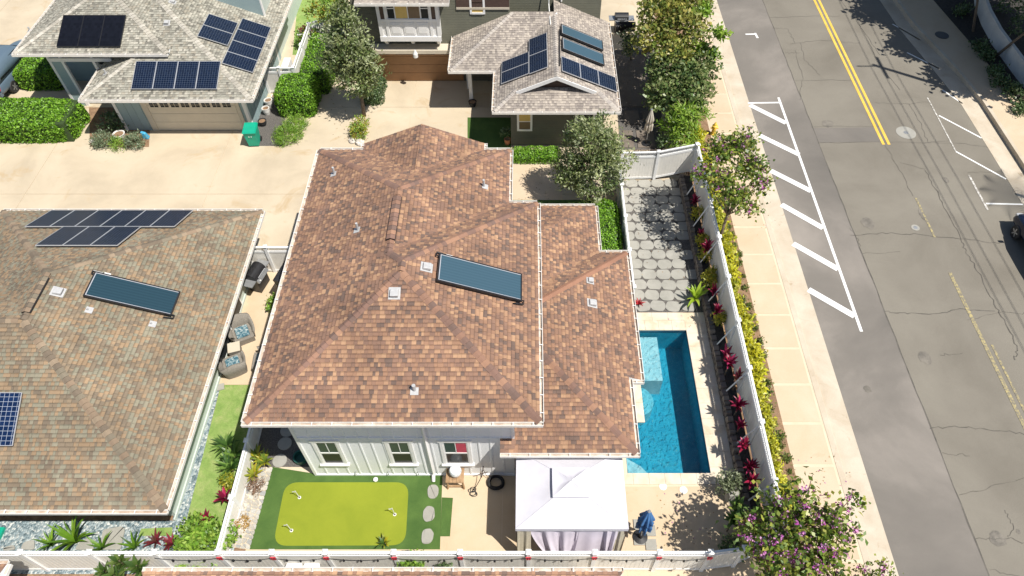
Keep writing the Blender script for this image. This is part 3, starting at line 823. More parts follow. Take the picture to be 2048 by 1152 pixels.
def ridge_caps(p0, p1, pa, pb, pal, parent, seed, wing=0.14, step=0.20, lift=0.02):
    """cap shingles along p0 -> p1 (low to high) between planes pa and pb"""
    rr = random.Random(seed); p0 = Vector(p0); p1 = Vector(p1); d = (p1 - p0).normalized(); L = (p1 - p0).length
    def wd(pl, other):
        w = pl.n.cross(d).normalized()
        # outward: away from the other plane -> pointing down this plane
        t = p0.lerp(p1, .5) + w * .2
        if other.n.dot(t - p0.lerp(p1, .5)) > 0: w = -w
        return w
    wa, wb = wd(pa, pb), wd(pb, pa); n = (pa.n + pb.n).normalized(); x = n.cross(d).normalized()
    if wa.dot(x) < 0: wa, wb, pa, pb = wb, wa, pb, pa
    mes = []
    for c in pal:
        mb = MB(); mb.cur = c
        def loc(v): return (v.dot(x), v.dot(d), v.dot(n))
        vs = []
        for s, hgt in ((0, lift + .022), (step * 1.12, lift)):
            for w in (wa * wing, wa * wing * .35, None, wb * wing * .35, wb * wing):
                v = d * s + n * (hgt * .55 if (w is not None and w.length > wing * .9) else hgt) + (w if w is not None else n * .004)
                vs.append(loc(v))
        for w in (wa * wing, wa * wing * .35, None, wb * wing * .35, wb * wing):
            vs.append(loc((w if w is not None else Vector()) ))
        fs = [(i, i + 1, 6 + i, 5 + i) for i in range(4)] + [(10 + i, 11 + i, i + 1, i) for i in range(4)]
        mb.add(vs, fs); mb.c = [c] * 4 + [dark(c, .3)] * 4; mes.append(mb.mesh('ridge_cap', M['shingle']))
    k = int(L / step)
    for i in range(k):
        inst('ridge_cap', mes[rr.randrange(len(mes))], frame_m(p0 + d * (i * step), x, d, n), parent)

def gutter(parent, a, b, out, z, mat=None, hang=0.61, w=0.13, h=0.12, rail=False):
    """open white gutter along a->b (plan), out = outward plan direction, z = eave height"""
    a = Vector((a[0], a[1], z)); b = Vector((b[0], b[1], z)); o = Vector((out[0], out[1], 0)).normalized(); d = (b - a).normalized()
    mb = MB(); up = Vector((0, 0, 1)); t = .018
    prof = [(0, 0), (0, -h), (w, -h), (w, .01), (w - t, .01), (w - t, -h + t), (t, -h + t), (t, 0)]
    n = len(prof); vs = [a + o * p + up * q for p, q in prof] + [b + o * p + up * q for p, q in prof]
    fs = [(i, (i + 1) % n, n + (i + 1) % n, n + i) for i in range(n)] + [(0, 1, 2, 3, 4, 5, 6, 7)[::-1], tuple(range(n, 2 * n))]
    for s in (a, b):   # end caps
        e = d * .01
        mb.add([s + up * -.01, s + o * w + up * -.01, s + o * w + up * -h, s + up * -h, s + e + up * -.01, s + o * w + e + up * -.01, s + o * w + e + up * -h, s + e + up * -h], [(0, 1, 2, 3), (7, 6, 5, 4), (0, 4, 5, 1)])
    mb.add(vs, fs)
    g = mb.build('gutter', mat or M['gutter'], parent)
    li = MB(); q = .001
    li.add([a + o * (t + q) + up * (-h + t + .02), b + o * (t + q) + up * (-h + t + .02), b + o * (w - t - q) + up * (-h + t + .02), a + o * (w - t - q) + up * (-h + t + .02)], [(0, 1, 2, 3)])
    li.build('gutter_trough', M['gutterin'], g)
    L = (b - a).length; k = max(1, int(L / hang))
    hm = me_cache.get('hanger')
    if hm is None:
        hm = MB().box(-.012, .012, -.01, w + .005, -.004, .016).mesh('gutter_hanger', M['white']); me_cache['hanger'] = hm
    for i in range(k):
        inst('gutter_hanger', hm, frame_m(a + d * (L * (i + .5) / k), d, o, d.cross(o)) , g)
    return g

def downspout(parent, pts, r=0.045):
    mb = MB()
    mb.tube(pts, r, 4); return mb.build('downspout', M['white'], parent)

def fascia(mb, a, b, out, z, h=0.2, t=0.03):
    a = Vector((a[0], a[1], z)); b = Vector((b[0], b[1], z)); o = Vector((out[0], out[1], 0)).normalized() * t; u = Vector((0, 0, -h))
    mb.hexa([a - o + u, b - o + u, b + u, a + u, a - o, b - o, b, a])

def deck(parent, faces, th=0.10, name='roof', mat=None):
    mb = MB()
    for pl, pieces in faces:
        for pc in pieces:
            if area2(pc) < 0: pc = pc[::-1]
            mb.slab([pl.at(x, y) + Vector((0, 0, -.012)) for x, y in pc], th)
    return mb.build(name, mat or M['wall_cream'], parent)

PAL_MAIN = [(0.3346, 0.196, 0.119), (0.2764, 0.156, 0.0979), (0.2377, 0.137, 0.0922), (0.2037, 0.121, 0.0864), (0.1436, 0.096, 0.0758), (0.3831, 0.23, 0.1363), (0.2231, 0.131, 0.0912)]
W_MAIN = [2.4, 3.0, 3.2, 2.6, 2.2, 1.3, 2.2]
PAL_LEFT = [(0.2875, 0.1999, 0.1219), (0.2401, 0.181, 0.1189), (0.2149, 0.1969, 0.1424), (0.2355, 0.212, 0.1527), (0.1728, 0.1356, 0.0962), (0.1957, 0.1515, 0.1043), (0.2607, 0.1802, 0.1087)]
W_LEFT = [1.6, 2.4, 2.4, 1.6, 2.0, 2.6, 1.4]
PAL_GREY = [(0.344, 0.3272, 0.2697), (0.2881, 0.2762, 0.2283), (0.2365, 0.2227, 0.1843), (0.172, 0.1615, 0.1345), (0.4042, 0.3782, 0.3154), (0.301, 0.272, 0.2158)]
W_GREY = [2.5, 3, 2.4, 1.4, 1.6, 1.6]
PAL_PINK = [(0.3698, 0.3234, 0.2754), (0.3182, 0.2772, 0.2389), (0.2666, 0.231, 0.2025), (0.2322, 0.2016, 0.1782), (0.4128, 0.3612, 0.3038)]
W_PINK = [2.5, 3, 2.4, 1.4, 1.6]

# ================================================================== MAIN HOUSE
main = thing('main_house', 'cream board-and-batten house with brown shingle hip roof beside the pool', 'house', (-4, 16, 0))
E, K = 5.3, 0.40
XL, XR, XN, Y0, YS, YB = -8.71, 0.40, -0.71, 10.46, 20.03, 23.19
XC = (XL + XR) / 2; XM = (XL + XN) / 2; hw = (XR - XL) / 2; hn = (XN - XL) / 2
pF = Plane((XL, Y0), (0, 1), K, E); pL = Plane((XL, Y0), (1, 0), K, E); pR = Plane((XR, Y0), (-1, 0), K, E)
pRB = Plane((XR, YS), (0, -1), K, E); pN = Plane((XN, YS), (-1, 0), K, E); pB = Plane((XL, YB), (0, -1), K, E)
A1 = (XC, Y0 + hw); A2 = (XC, YS - hw); A3 = (XM, YS - hn - (XR - XN) + (XR - XN)); A3 = (XM, A2[1] + (XC - XM)); A4 = (XM, YB - hn)
GX0, GX1, GXC = -6.89, -1.81, -4.35; GZ = E + (GX1 - GX0) / 2 * K; GYF = YB + 0.42; GYB = YB - (GZ - E) / K
pG1 = Plane((GX0, YB), (1, 0), K, E); pG2 = Plane((GX1, YB), (-1, 0), K, E)
upper = [(pF, [[(XL, Y0), (XR, Y0), A1]]),
         (pL, [[(XL, Y0), A1, (XL, A1[1])], [(XL, A1[1]), A1, A2, (XL, A2[1])], [(XL, A2[1]), A2, A3, (XL, A3[1])], [(XL, A3[1]), A3, A4, (XL, YB)]]),
         (pR, [[(XR, Y0), (XR, YS), A2, A1]]),
         (pRB, [[(XR, YS), (XN, YS), A3, A2]]),
         (pN, [[(XN, YS), (XN, YB), A4, A3]]),
         (pB, [[(XL, YB), A4, (GXC, GYB), (GX0, YB)], [(XN, YB), (GX1, YB), (GXC, GYB), A4]]),
         (pG1, [[(GX0, YB), (GXC, GYB), (GXC, GYF), (GX0, GYF)]]),
         (pG2, [[(GX1, YB), (GX1, GYF), (GXC, GYF), (GXC, GYB)]])]
E2 = 2.65
pB2 = Plane((3.02, 19.78), (0, -1), K, E2); pR2 = Plane((4.17, 13.57), (-1, 0), K, E2); pA2 = Plane((3.02, 19.78), (-1, 0), K, E2)
pN2 = Plane((3.02, 22.54), (0, -1), K, E2); E3 = E2 + K * .47; pF2 = Plane((3.70, 10.6), (0, 1), K, E3)
XW = -1.62
def hipx(x, x0, y0, s): return y0 + s * (x0 - x)
lower = [(pF2, [[(-0.43, 10.6), (3.70, 10.6), (-0.43, 10.6 + 4.13)], [(-0.91, 10.6), (-0.43, 10.6), (-0.43, 11.08), (-0.91, 11.08)]]),
         (pR2, [[(3.70, 10.6), (3.70, 19.31), (-0.43, 15.18), (-0.43, 14.73)], [(3.70, 13.57), (4.17, 13.57), (4.17, 19.78), (3.70, 19.31)]]),
         (pB2, [[(4.17, 19.78), (3.02, 19.78), (-0.43, 16.33), (-0.43, 15.18)]]),
         (pA2, [[(3.02, 19.78), (3.02, 22.54), (XW, 17.9), (XW, 15.14)]]),
         (pN2, [[(3.02, 22.54), (XW, 22.54), (XW, 17.9)]])]
roof = deck(main, upper + lower, 0.12)
shingle_faces(upper + lower, PAL_MAIN, W_MAIN, 'main', roof, 300, 21)
def e3(pl, p): return pl.at(p[0], p[1])
cp = [(0.20, 0.117, 0.088), (0.30, 0.168, 0.108), (0.155, 0.10, 0.08), (0.25, 0.14, 0.095), (0.185, 0.112, 0.086)]
ridge_caps(e3(pF, (XL, Y0)), e3(pF, A1), pF, pL, cp, roof, 1); ridge_caps(e3(pF, (XR, Y0)), e3(pF, A1), pF, pR, cp, roof, 2)
ridge_caps(e3(pR, (XR, YS)), e3(pR, A2), pR, pRB, cp, roof, 3); ridge_caps(e3(pL, A1), e3(pL, A2), pL, pR, cp, roof, 4)
ridge_caps(e3(pL, A3), e3(pL, A2), pL, pRB, cp, roof, 5); ridge_caps(e3(pL, A3), e3(pL, A4), pL, pN, cp, roof, 6)
ridge_caps(e3(pL, (XL, YB)), e3(pL, A4), pL, pB, cp, roof, 7); ridge_caps(e3(pN, (XN, YB)), e3(pN, A4), pN, pB, cp, roof, 8)
ridge_caps(e3(pF2, (3.70, 10.6)), e3(pF2, (-0.43, 14.73)), pF2, pR2, cp, roof, 10); ridge_caps(e3(pR2, (4.17, 19.78)), e3(pR2, (-0.43, 15.18)), pR2, pB2, [(0.27, 0.14, 0.09)], roof, 11)
# valley flashing is closed; ridge vent over the narrow ridge
rv = MB(); c0, c1 = e3(pL, (XM, 16.6)), e3(pL, (XM, 18.7))
for s in (-1, 1):
    rv.hexa([c0 + Vector((0, 0, .02)), c0 + Vector((s * .16, 0, -.045)), c1 + Vector((s * .16, 0, -.045)), c1 + Vector((0, 0, .02)), c0 + Vector((0, 0, .09)), c0 + Vector((s * .16, 0, .025)), c1 + Vector((s * .16, 0, .025)), c1 + Vector((0, 0, .09))])
vent_ = rv.build('ridge_vent', M['black'], main)
rc = MB()
for i in range(10):
    rc.cur = cp[i % 5]; y0 = 16.6 + i * .21
    for s in (-1, 1): 
        a = Vector((XM, y0, c0.z + .094)); q = [a, a + Vector((s * .15, 0, -.06)), a + Vector((s * .15, .2, -.064)), a + Vector((0, .2, -.004))]
        rc.add(q if s > 0 else q[::-1], [(0, 1, 2, 3)])
rc.build('vent_cap_shingles', M['shingle'], vent_)
# gutters
gutter(main, (XL - .1, Y0), (XR + .1, Y0), (0, -1), E); gutter(main, (XL, Y0), (XL, YB), (-1, 0), E); gutter(main, (XR, Y0), (XR, YS), (1, 0), E)
gutter(main, (XR, YS), (XN, YS), (0, 1), E); gutter(main, (XN, YS + .14), (XN, YB), (1, 0), E); gutter(main, (XL, YB), (GX0, YB), (0, 1), E); gutter(main, (GX1, YB), (XN, YB), (0, 1), E)
gutter(main, (GX0, YB + .14), (GX0, GYF), (-1, 0), E); gutter(main, (GX1, YB + .14), (GX1, GYF), (1, 0), E)
gutter(main, (-0.91, 10.6), (3.80, 10.6), (0, -1), E3); gutter(main, (3.70, 10.6), (3.70, 13.5), (1, 0), E3)
gutter(main, (3.72, 13.57), (4.27, 13.57), (0, -1), E2); gutter(main, (4.17, 13.57), (4.17, 19.78), (1, 0), E2)
gutter(main, (4.27, 19.78), (3.02, 19.78), (0, 1), E2); gutter(main, (3.02, 19.92), (3.02, 22.54), (1, 0), E2); gutter(main, (3.02, 22.54), (XN, 22.54), (0, 1), E2)
# walls
WF, WX0, WX1 = 11.08, -7.86, -0.45
wall = MB().box(WX0, WX1, WF, 19.2, 0, E - .05).build('wall', M['wall_cream'], main)
MB().box(WX0, -1.56, 19.2, 22.6, 0.0, E - .06).build('wall', M['wall_cream'], main)
MB().box(WX1 + .01, 3.35, 11.3, 19.0, 0, 2.7).build('wall', M['wall_cream'], main)
MB().box(-1.5, 2.3, 19.0, 21.8, 0, 2.7).build('wall', M['wall_cream'], main)
MB().box(GX0 + .5, GX1 - .5, 22.2, 22.9, 0, E).build('wall', M['wall_cream'], main)
bat = MB().box(-.025, .025, -.025, 0, 0.12, 5.1).mesh('batten', M['wall_cream'])
x = WX0 + .05
wins = ((-6.93, .36), (-4.43, .36), (-2.48, .42))
bat_lo = MB().box(-.025, .025, -.025, 0, 0.12, .93).mesh('batten', M['wall_cream']); bat_hi = MB().box(-.025, .025, -.025, 0, 2.85, 5.1).mesh('batten', M['wall_cream'])
while x < WX1:
    if any(abs(x - wx) < w + .12 for wx, w in wins):
        inst('batten', bat_lo, Matrix.Translation((x, WF, 0)), wall); inst('batten', bat_hi, Matrix.Translation((x, WF, 0)), wall)
    else: inst('batten', bat, Matrix.Translation((x, WF, 0)), wall)
    x += 0.41
MB().box(WX0 - .01, WX1 + .01, WF - .035, WF, 2.98, 3.06).build('belly_band', M['wall_cream'], wall)
MB().box(WX0 - .02, WX1 + .02, WF - .04, WF, 0.0, .11).build('base_board', M['wall_cream'], wall)
MB().box(WX0 - .03, WX0 + .07, WF - .045, WF + .1, .11, 5.1).build('corner_board', M['white'], wall)
MB().box(WX1 - .07, WX1 + .03, WF - .045, WF + .1, 2.9, 5.1).build('corner_board', M['white'], wall)
for k, (wx, w) in enumerate(wins):
    fr = MB()
    z0, z1, y = 1.02, 2.72, WF
    fr.box(wx - w - .11, wx - w, y - .045, y, z0, z1); fr.box(wx + w, wx + w + .11, y - .045, y, z0, z1); fr.box(wx - w - .16, wx + w + .16, y - .055, y, z1, z1 + .12)
    win = fr.build('window', M['white'], main)
    MB().box(wx - w - .17, wx + w + .17, y - .10, y, z0 - .09, z0).build('sill', M['white'], win)
    sa = MB(); zm = (z0 + z1) / 2
    for a, b in ((z0, zm), (zm, z1)):
        sa.box(wx - w, wx - w + .04, y - .03, y, a, b); sa.box(wx + w - .04, wx + w, y - .03, y, a, b); sa.box(wx - w + .04, wx + w - .04, y - .03, y, a, a + .04); sa.box(wx - w + .04, wx + w - .04, y - .03, y, b - .04, b)
    sa.box(wx - .012, wx + .012, y - .028, y, zm + .04, z1 - .04)
    sa.build('sash', M['white'], win)
    MB().box(wx - w + .04, wx + w - .04, y - .012, y - .002, z0 + .04, zm - .04).build('pane', M['pane'], win)
    MB().box(wx - w + .04, wx + w - .04, y - .012, y - .002, zm + .04, z1 - .04).build('pane', M['pane_green'], win)
    if k == 2: MB().box(wx + .02, wx + w - .04, y - .016, y - .003, zm + .04, z1 - .04).build('curtain', M['red_cloth'], win)
downspout(main, [(-3.45, Y0 + .02, E - .15), (-3.45, Y0 + .1, E - .3), (-3.45, WF - .06, E - .75), (-3.45, WF - .06, .25), (-3.45, WF - .3, .08)], .06)
sp = MB()
for xx in (-5.1, -6.3, -4.0): sp.tube([(xx, WF - .02, .35), (xx, WF - .10, .33), (xx, WF - .1, .25)], .02, 6)
sp.build('hose_tap', M['grey_metal'], main)
MB().hexa([(WX1 + .02, WF - .02, 2.98), (XR - .35, WF - .02, 4.9), (XR - .35, WF + .05, 4.9), (WX1 + .02, WF + .05, 2.98), (WX1 + .02, WF - .02, 3.6), (XR - .35, WF - .02, 5.0), (XR - .35, WF + .05, 5.0), (WX1 + .02, WF + .05, 3.6)])

def roof_vent(parent, pl, u, v, s=0.26):
    c = pl.hit(u, v)
    mb = MB()
    L = lambda x, y, z: c + pl.h * x + pl.s * y + pl.n * z
    mb.hexa([L(-s * .75, -s * .8, .01), L(s * .75, -s * .8, .01), L(s * .75, s * .8, .01), L(-s * .75, s * .8, .01), L(-s * .75, -s * .8, .02), L(s * .75, -s * .8, .02), L(s * .75, s * .8, .02), L(-s * .75, s * .8, .02)])
    base = mb.build('roof_vent', M['vent_grey'], parent)
    h = MB(); q = s * .55
    h.hexa([L(-q, -q, .06), L(q, -q, .06), L(q, q, .02), L(-q, q, .02), L(-q * .9, -q * .9, .15), L(q * .9, -q * .9, .15), L(q * .9, q * .9, .11), L(-q * .9, q * .9, .11)])
    h.build('vent_hood', M['vent_grey'], base, bevel=.015)
def pipe_vent(parent, pl, u, v, flash=True, h=0.35, r=.045):
    c = pl.hit(u, v)
    mb = MB()
    L = lambda x, y, z: c + pl.h * x + pl.s * y + pl.n * z
    mb.hexa([L(-.13, -.16, .012), L(.13, -.16, .012), L(.13, .08, .012), L(-.13, .08, .012), L(-.13, -.16, .022), L(.13, -.16, .022), L(.13, .08, .022), L(-.13, .08, .022)])
    base = mb.build('pipe_flashing', M['vent_grey'], parent)
    MB().tube([c, c + Vector((0, 0, h))], r, 10).build('vent_pipe', M['vent_grey'], base)
roof_vent(main, pR, 853, 535); roof_vent(main, pF, 789, 587); roof_vent(main, pR2, 1184, 607); roof_vent(main, pR2, 1180, 562, .2)
pipe_vent(main, pL, 669, 348); pipe_vent(main, pN, 968, 373); pipe_vent(main, pL, 716, 460); pipe_vent(main, pF, 829, 780, h=.28, r=.06)

# ---------------------------------------------------------------- solar things
def collector(pl, c1, c2, label, lift=0.10, th=0.09, pipes=True, name='solar_water_heater', swap=False):
    a = pl.hit(*c1); b = pl.hit(*c2); O = a
    ha, sa = 0, 0; hb, sb = (b - a).dot(pl.h), (b - a).dot(pl.s)
    h0, h1, s0, s1 = min(0, hb), max(0, hb), min(0, sb), max(0, sb)
    o = O + pl.h * h0 + pl.s * s0 + pl.n * lift; w, l = h1 - h0, s1 - s0
    t = thing(name, label, 'solar panel', tuple(o))
    Mx = frame_m(o, pl.h, pl.s, pl.n)
    f = MB(); e = .05
    f.box(0, w, 0, e, 0, th); f.box(0, w, l - e, l, 0, th); f.box(0, e, e, l - e, 0, th); f.box(w - e, w, e, l - e, 0, th)
    inst('frame', f.mesh('frame', M['black']), Mx, t)
    inst('glass', MB().box(e, w - e, e, l - e, 0.01, th - .012).mesh('glass', M['absdark' if 'dark' in label else 'abs']), Mx, t)
    br = MB()
    for x in (.1 * w, .9 * w):
        for y in (.08 * l, .92 * l): br.box(x - .02, x + .02, y - .02, y + .02, -lift, 0.005)
    inst('bracket', br.mesh('bracket', M['black']), Mx, t)
    ed = MB(); ed.box(e, w - e, l - e - .03, l - e, th - .012, th - .006); ed.box(w - e - .025, w - e, e, l - e - .03, th - .012, th - .006); ed.box(e, e + .025, e, l - e - .03, th - .012, th - .006)
    inst('edge_seal', ed.mesh('edge_seal', M['alu']), Mx, t)
    if pipes:
        for pp in ([(w * .92, l, .03), (w * .92, l + .08, .03), (w * 1.0 + .06, l + .08, .02), (w + .08, l - .25, -.02), (w + .08, l - .3, -lift)],
                   [(w * .06, 0, .03), (w * .06, -.09, .03), (-.06, -.09, .01), (-.08, .2, -.02), (-.06, .26, -lift)]):
            inst('pipe', MB().tube(pp, .028, 6).mesh('pipe', M['black']), Mx, t)
        p = MB(); p.box(w + .02, w + .16, l - .5, l - .28, -lift + .012, -lift + .03); inst('pipe_flashing', p.mesh('pipe_flashing', M['pipe_white']), Mx, t)
    return t
collector(pR, (876, 512), (1040, 608), 'large blue glazed solar water heater on the brown shingle roof')

def panels(pl, c1, c2, nx, ny, labels, mat, group, cell_n=None, lift=.10, gap=.012, skip=(), frame=None, th=.04):
    a = pl.hit(*c1); b = pl.hit(*c2)
    hb, sb = (b - a).dot(pl.h), (b - a).dot(pl.s)
    h0, h1, s0, s1 = min(0, hb), max(0, hb), min(0, sb), max(0, sb)
    W, L = (h1 - h0) / nx, (s1 - s0) / ny; k = 0
    key = (mat, round(W, 3), round(L, 3)); e = .02
    f = MB(); w, l = W - gap, L - gap
    f.box(0, w, 0, e, 0, th); f.box(0, w, l - e, l, 0, th); f.box(0, e, e, l - e, 0, th); f.box(w - e, w, e, l - e, 0, th)
    fm = f.mesh('frame', M[frame or 'alu']); gm = MB().box(e, w - e, e, l - e, .005, th - .006).mesh('cells', M[mat])
    bm = MB().box(.2, .24, .1, .14, -lift, 0).box(w - .24, w - .2, .1, .14, -lift, 0).box(.2, .24, l - .14, l - .1, -lift, 0).box(w - .24, w - .2, l - .14, l - .1, -lift, 0).mesh('mount', M['black'])
    for j in range(ny):
        for i in range(nx):
            o = a + pl.h * (h0 + i * W) + pl.s * (s0 + j * L) + pl.n * lift
            t = thing('solar_module', labels[k], 'solar panel', tuple(o), group); k += 1
            Mx = frame_m(o, pl.h, pl.s, pl.n)
            for n_, m_ in (('frame', fm), ('cells', gm), ('mount', bm)): inst(n_, m_, Mx, t)

# ================================================================== LEFT HOUSE
lh = thing('neighbour_house', 'single-storey sage house with mottled tan shingle roof left of the brown roofed house', 'house', (-17, 14, 0))
e, k = 2.6, 0.445
LX, LYF, LYB = -11.72, 8.73, 22.28; LXC = LX - 5.74; LX2 = LX - 11.48
qR = Plane((LX, LYF), (-1, 0), k, e); qF = Plane((LX, LYF), (0, 1), k, e); qB = Plane((LX, LYB), (0, -1), k, e); qW = Plane((LX2, LYF), (1, 0), k, e); qN = Plane((LX, LYF + 11.48), (0, -1), k, e)
B1 = (LXC, LYF + 5.74); B2 = (LXC, LYB - 5.74); FARX = -27
lfaces = [(qR, [[(LX, LYF), (LX, LYB), B2, B1]]), (qF, [[(LX, LYF), B1, (FARX, B1[1]), (FARX, LYF)]]), (qB, [[(LX, LYB), (LX2, LYB), B2]]),
          (qW, [[B1, B2, (LX2, LYB), (LX2, LYF + 11.48)]]), (qN, [[B1, (LX2, LYF + 11.48), (FARX, LYF + 11.48), (FARX, B1[1])]])]
lroof = deck(lh, lfaces, 0.12)
shingle_faces(lfaces, PAL_LEFT, W_LEFT, 'left', lroof, 300, 33)
cl = [(0.235, 0.17, 0.115), (0.16, 0.125, 0.09), (0.27, 0.205, 0.14), (0.19, 0.16, 0.115)]
ridge_caps(e3(qR, (LX, LYF)), e3(qR, B1), qR, qF, cl, lroof, 1); ridge_caps(e3(qR, (LX, LYB)), e3(qR, B2), qR, qB, cl, lroof, 2); ridge_caps(e3(qR, B1), e3(qR, B2), qR, qW, cl, lroof, 3)
ridge_caps(e3(qW, (LX2, LYB)), e3(qW, B2), qW, qB, cl, lroof, 4); ridge_caps(e3(qF, (FARX, B1[1])), e3(qF, B1), qF, qN, cl, lroof, 5)
gutter(lh, (LX + .12, LYF), (FARX, LYF), (0, -1), e, hang=.68); gutter(lh, (LX, LYF), (LX, LYB), (1, 0), e, hang=.68); gutter(lh, (LX, LYB), (LX2, LYB), (0, 1), e)
lw = MB().box(-27, LX - .85, LYF + .8, LYB - .8, 0, e - .03).build('wall', M['wall_sage'], lh)
x = -17.6
bl = MB().box(-.025, .025, -.03, 0, 0.1, 2.5).mesh('batten', M['wall_sage'])
while x < LX - .85: inst('batten', bl, Matrix.Translation((x, LYF + .8, 0)), lw); x += .61
bl2 = MB().box(0, .03, -.03, .03, 0.1, 2.5).mesh('batten', M['wall_sage'])
MB().box(LX - .85, LX - .80, LYF + .6, LYB - .8, 0, .14).build('base_board', M['wall_sage'], lw)
y = LYF + .7
for y0, y1 in ((15.6, 17.2), (17.4, 19.0)):
    d = MB().box(LX - .85, LX - .81, y0, y1, .1, 2.2).build('sliding_door', M['white'], lh)
    MB().box(LX - .83, LX - .805, y0 + .08, y1 - .08, .18, 2.1).build('pane', M['pane'], d)
roof_vent(lh, qR, 116, 584, .27)
for (u, v) in ((303, 648), (176, 620)): pipe_vent(lh, qR, u, v, h=.1, r=.035)
# small ridge ladder vent
lv = MB(); c0, c1 = e3(qR, (LXC, B1[1] + .3)), e3(qR, (LXC, B2[1] - .2))
for s in (-1, 1):
    lv.hexa([c0 + Vector((0, 0, .02)), c0 + Vector((s * .16, 0, -.05)), c1 + Vector((s * .16, 0, -.05)), c1 + Vector((0, 0, .02)), c0 + Vector((0, 0, .08)), c0 + Vector((s * .16, 0, .01)), c1 + Vector((s * .16, 0, .01)), c1 + Vector((0, 0, .08))])
lvo = lv.build('ridge_vent', M['black'], lh)
rc = MB()
for i in range(9):
    rc.cur = cl[i % 4]; y0 = c0.y + i * .2
    for s in (-1, 1):
        a = Vector((LXC, y0, c0.z + .084)); q = [a, a + Vector((s * .14, 0, -.06)), a + Vector((s * .14, .19, -.064)), a + Vector((0, .19, -.004))]
        rc.add(q if s > 0 else q[::-1], [(0, 1, 2, 3)])
rc.build('vent_cap_shingles', M['shingle'], lvo)
collector(qR, (190, 548), (342, 636), 'dark blue solar water heater on the mottled tan roof')
ORD = ['first', 'second', 'third', 'fourth', 'fifth', 'sixth']
panels(qB, (104, 426), (350, 459), 6, 1, [f'solar panel on the tan roof, {ORD[5 - i]} from the left in the row of six' for i in range(6)][::1], 'pv', 'panels on the mottled tan roof')
panels(qB, (128, 459), (236, 497), 3, 1, [f'solar panel on the tan roof, {ORD[2 - i]} from the left in the row of three' for i in range(3)], 'pv', 'panels on the mottled tan roof')
panels(qF, (-75, 785), (31, 892), 2, 1, ['solar panel mostly cut by the picture edge on the front slope of the tan roof', 'solar panel with pale frame at the picture edge, lowest on the tan roof'], 'pvb', 'panels on the mottled tan roof')
# ================================================================== TEAL HOUSE (behind, left)
th = thing('teal_house', 'teal two-car garage house with light grey shingle roof and four-panel solar row', 'house', (-18, 34, 0))
k4 = 0.40; e4 = 2.7
TX0, TX1, TY = -22.8, -14.1, 30.16
tF = Plane((TX0, TY), (0, 1), k4, e4); tR = Plane((TX1, TY), (-1, 0), k4, e4); tL = Plane((TX0, TY), (1, 0), k4, e4)
e1_ = 3.85; c = P(28, 107, e1_); R1X0, R1Y = c.x, c.y; R1X1 = P(333, 110, e1_).x; R1C = (R1X0 + R1X1) / 2; hw1 = (R1X1 - R1X0) / 2
uF = Plane((R1X0, R1Y), (0, 1), k4, e1_); uL = Plane((R1X0, R1Y), (1, 0), k4, e1_); uR = Plane((R1X1, R1Y), (-1, 0), k4, e1_)
tfaces = [(tF, [[(TX0, TY), (TX1, TY), (-16.8, 32.86), (-20.1, 32.86)], [(-20.1, 32.86), (-16.8, 32.86), (-20.1, 36.16)]]), (tR, [[(TX1, TY), (TX1, 40.5), (-20.1, 40.5), (-20.1, 36.16)]]), (tL, [[(TX0, TY), (-20.1, 32.86), (-20.1, 34.5), (TX0, 34.5)]]),
          (uF, [[(R1X0, R1Y), (R1X1, R1Y), (R1C, R1Y + hw1)]]), (uL, [[(R1X0, R1Y), (R1C, R1Y + hw1), (R1C, 46), (R1X0, 46)]]), (uR, [[(R1X1, R1Y), (R1X1, 38), (R1C, 38), (R1C, R1Y + hw1)]])]
troof = deck(th, tfaces, .12)
shingle_faces(tfaces, PAL_GREY, W_GREY, 'grey', troof, 0, 41)
cg = [(0.40, 0.37, 0.31), (0.34, 0.315, 0.265), (0.45, 0.42, 0.36)]
ridge_caps(e3(tF, (TX1, TY)), e3(tF, (-20.1, 36.16)), tF, tR, cg, troof, 1); ridge_caps(e3(tF, (TX0, TY)), e3(tF, (-20.1, 32.86)), tF, tL, cg, troof, 2)
ridge_caps(e3(uF, (R1X0, R1Y)), e3(uF, (R1C, R1Y + hw1)), uF, uL, cg, troof, 3); ridge_caps(e3(uF, (R1X1, R1Y)), e3(uF, (R1C, R1Y + hw1)), uF, uR, cg, troof, 4)
gutter(th, (TX0 - .1, TY), (TX1 + .1, TY), (0, -1), e4, hang=.75); gutter(th, (TX1, TY), (TX1, 40), (1, 0), e4); gutter(th, (TX0, TY), (TX0, 33.2), (-1, 0), e4)
gutter(th, (R1X0 - .1, R1Y), (R1X1, R1Y), (0, -1), e1_); gutter(th, (R1X0, R1Y), (R1X0, 38.0), (-1, 0), e1_)
GW = 31.08
tw = MB()
tw.box(-21.9, -14.95, GW, 38, 0, 2.66)
wt = tw.build('wall', M['wall_teal'], th)
MB().box(-22, -15.0, 37.4, 47, 0, 7.5).build('upper_wall', M['wall_sage'], th)
MB().box(-22.0, -15.01, 37.38, 37.4, 2.6, 7.5).build('front_cladding', M['wall_teal'], th)
MB().box(-26.6, -21.9, 35.6, 38, 0, 3.7).build('porch_wall', M['wall_teal'], th)
MB().box(-22.1, -19.6, 33.6, 36.0, 2.6, 3.6).build('gable_infill', M['wall_teal'], th)
bt = MB().box(-.02, .02, -.025, 0, 0, 2.6).mesh('batten', M['wall_teal'])
for i in range(5): inst('batten', bt, Matrix.Translation((-21.8 + i * .41, GW, 0)), wt)
for i in range(16): inst('batten', MB().box(0, .025, -.02, .02, 0, 2.6).mesh('batten', M['wall_teal']) if i == 0 else bpy.data.objects[_last].data, Matrix.Translation((-14.95, 31.3 + i * .41, 0)), wt); _last = bpy.data.objects[-1].name if False else wt.children[-1].name
DX0, DX1 = P(318, 262).x, P(490, 262).x
gd = MB().box(DX0, DX1, GW - .03, GW + .02, 0.02, 2.25).build('garage_door', M['door_tan'], th)
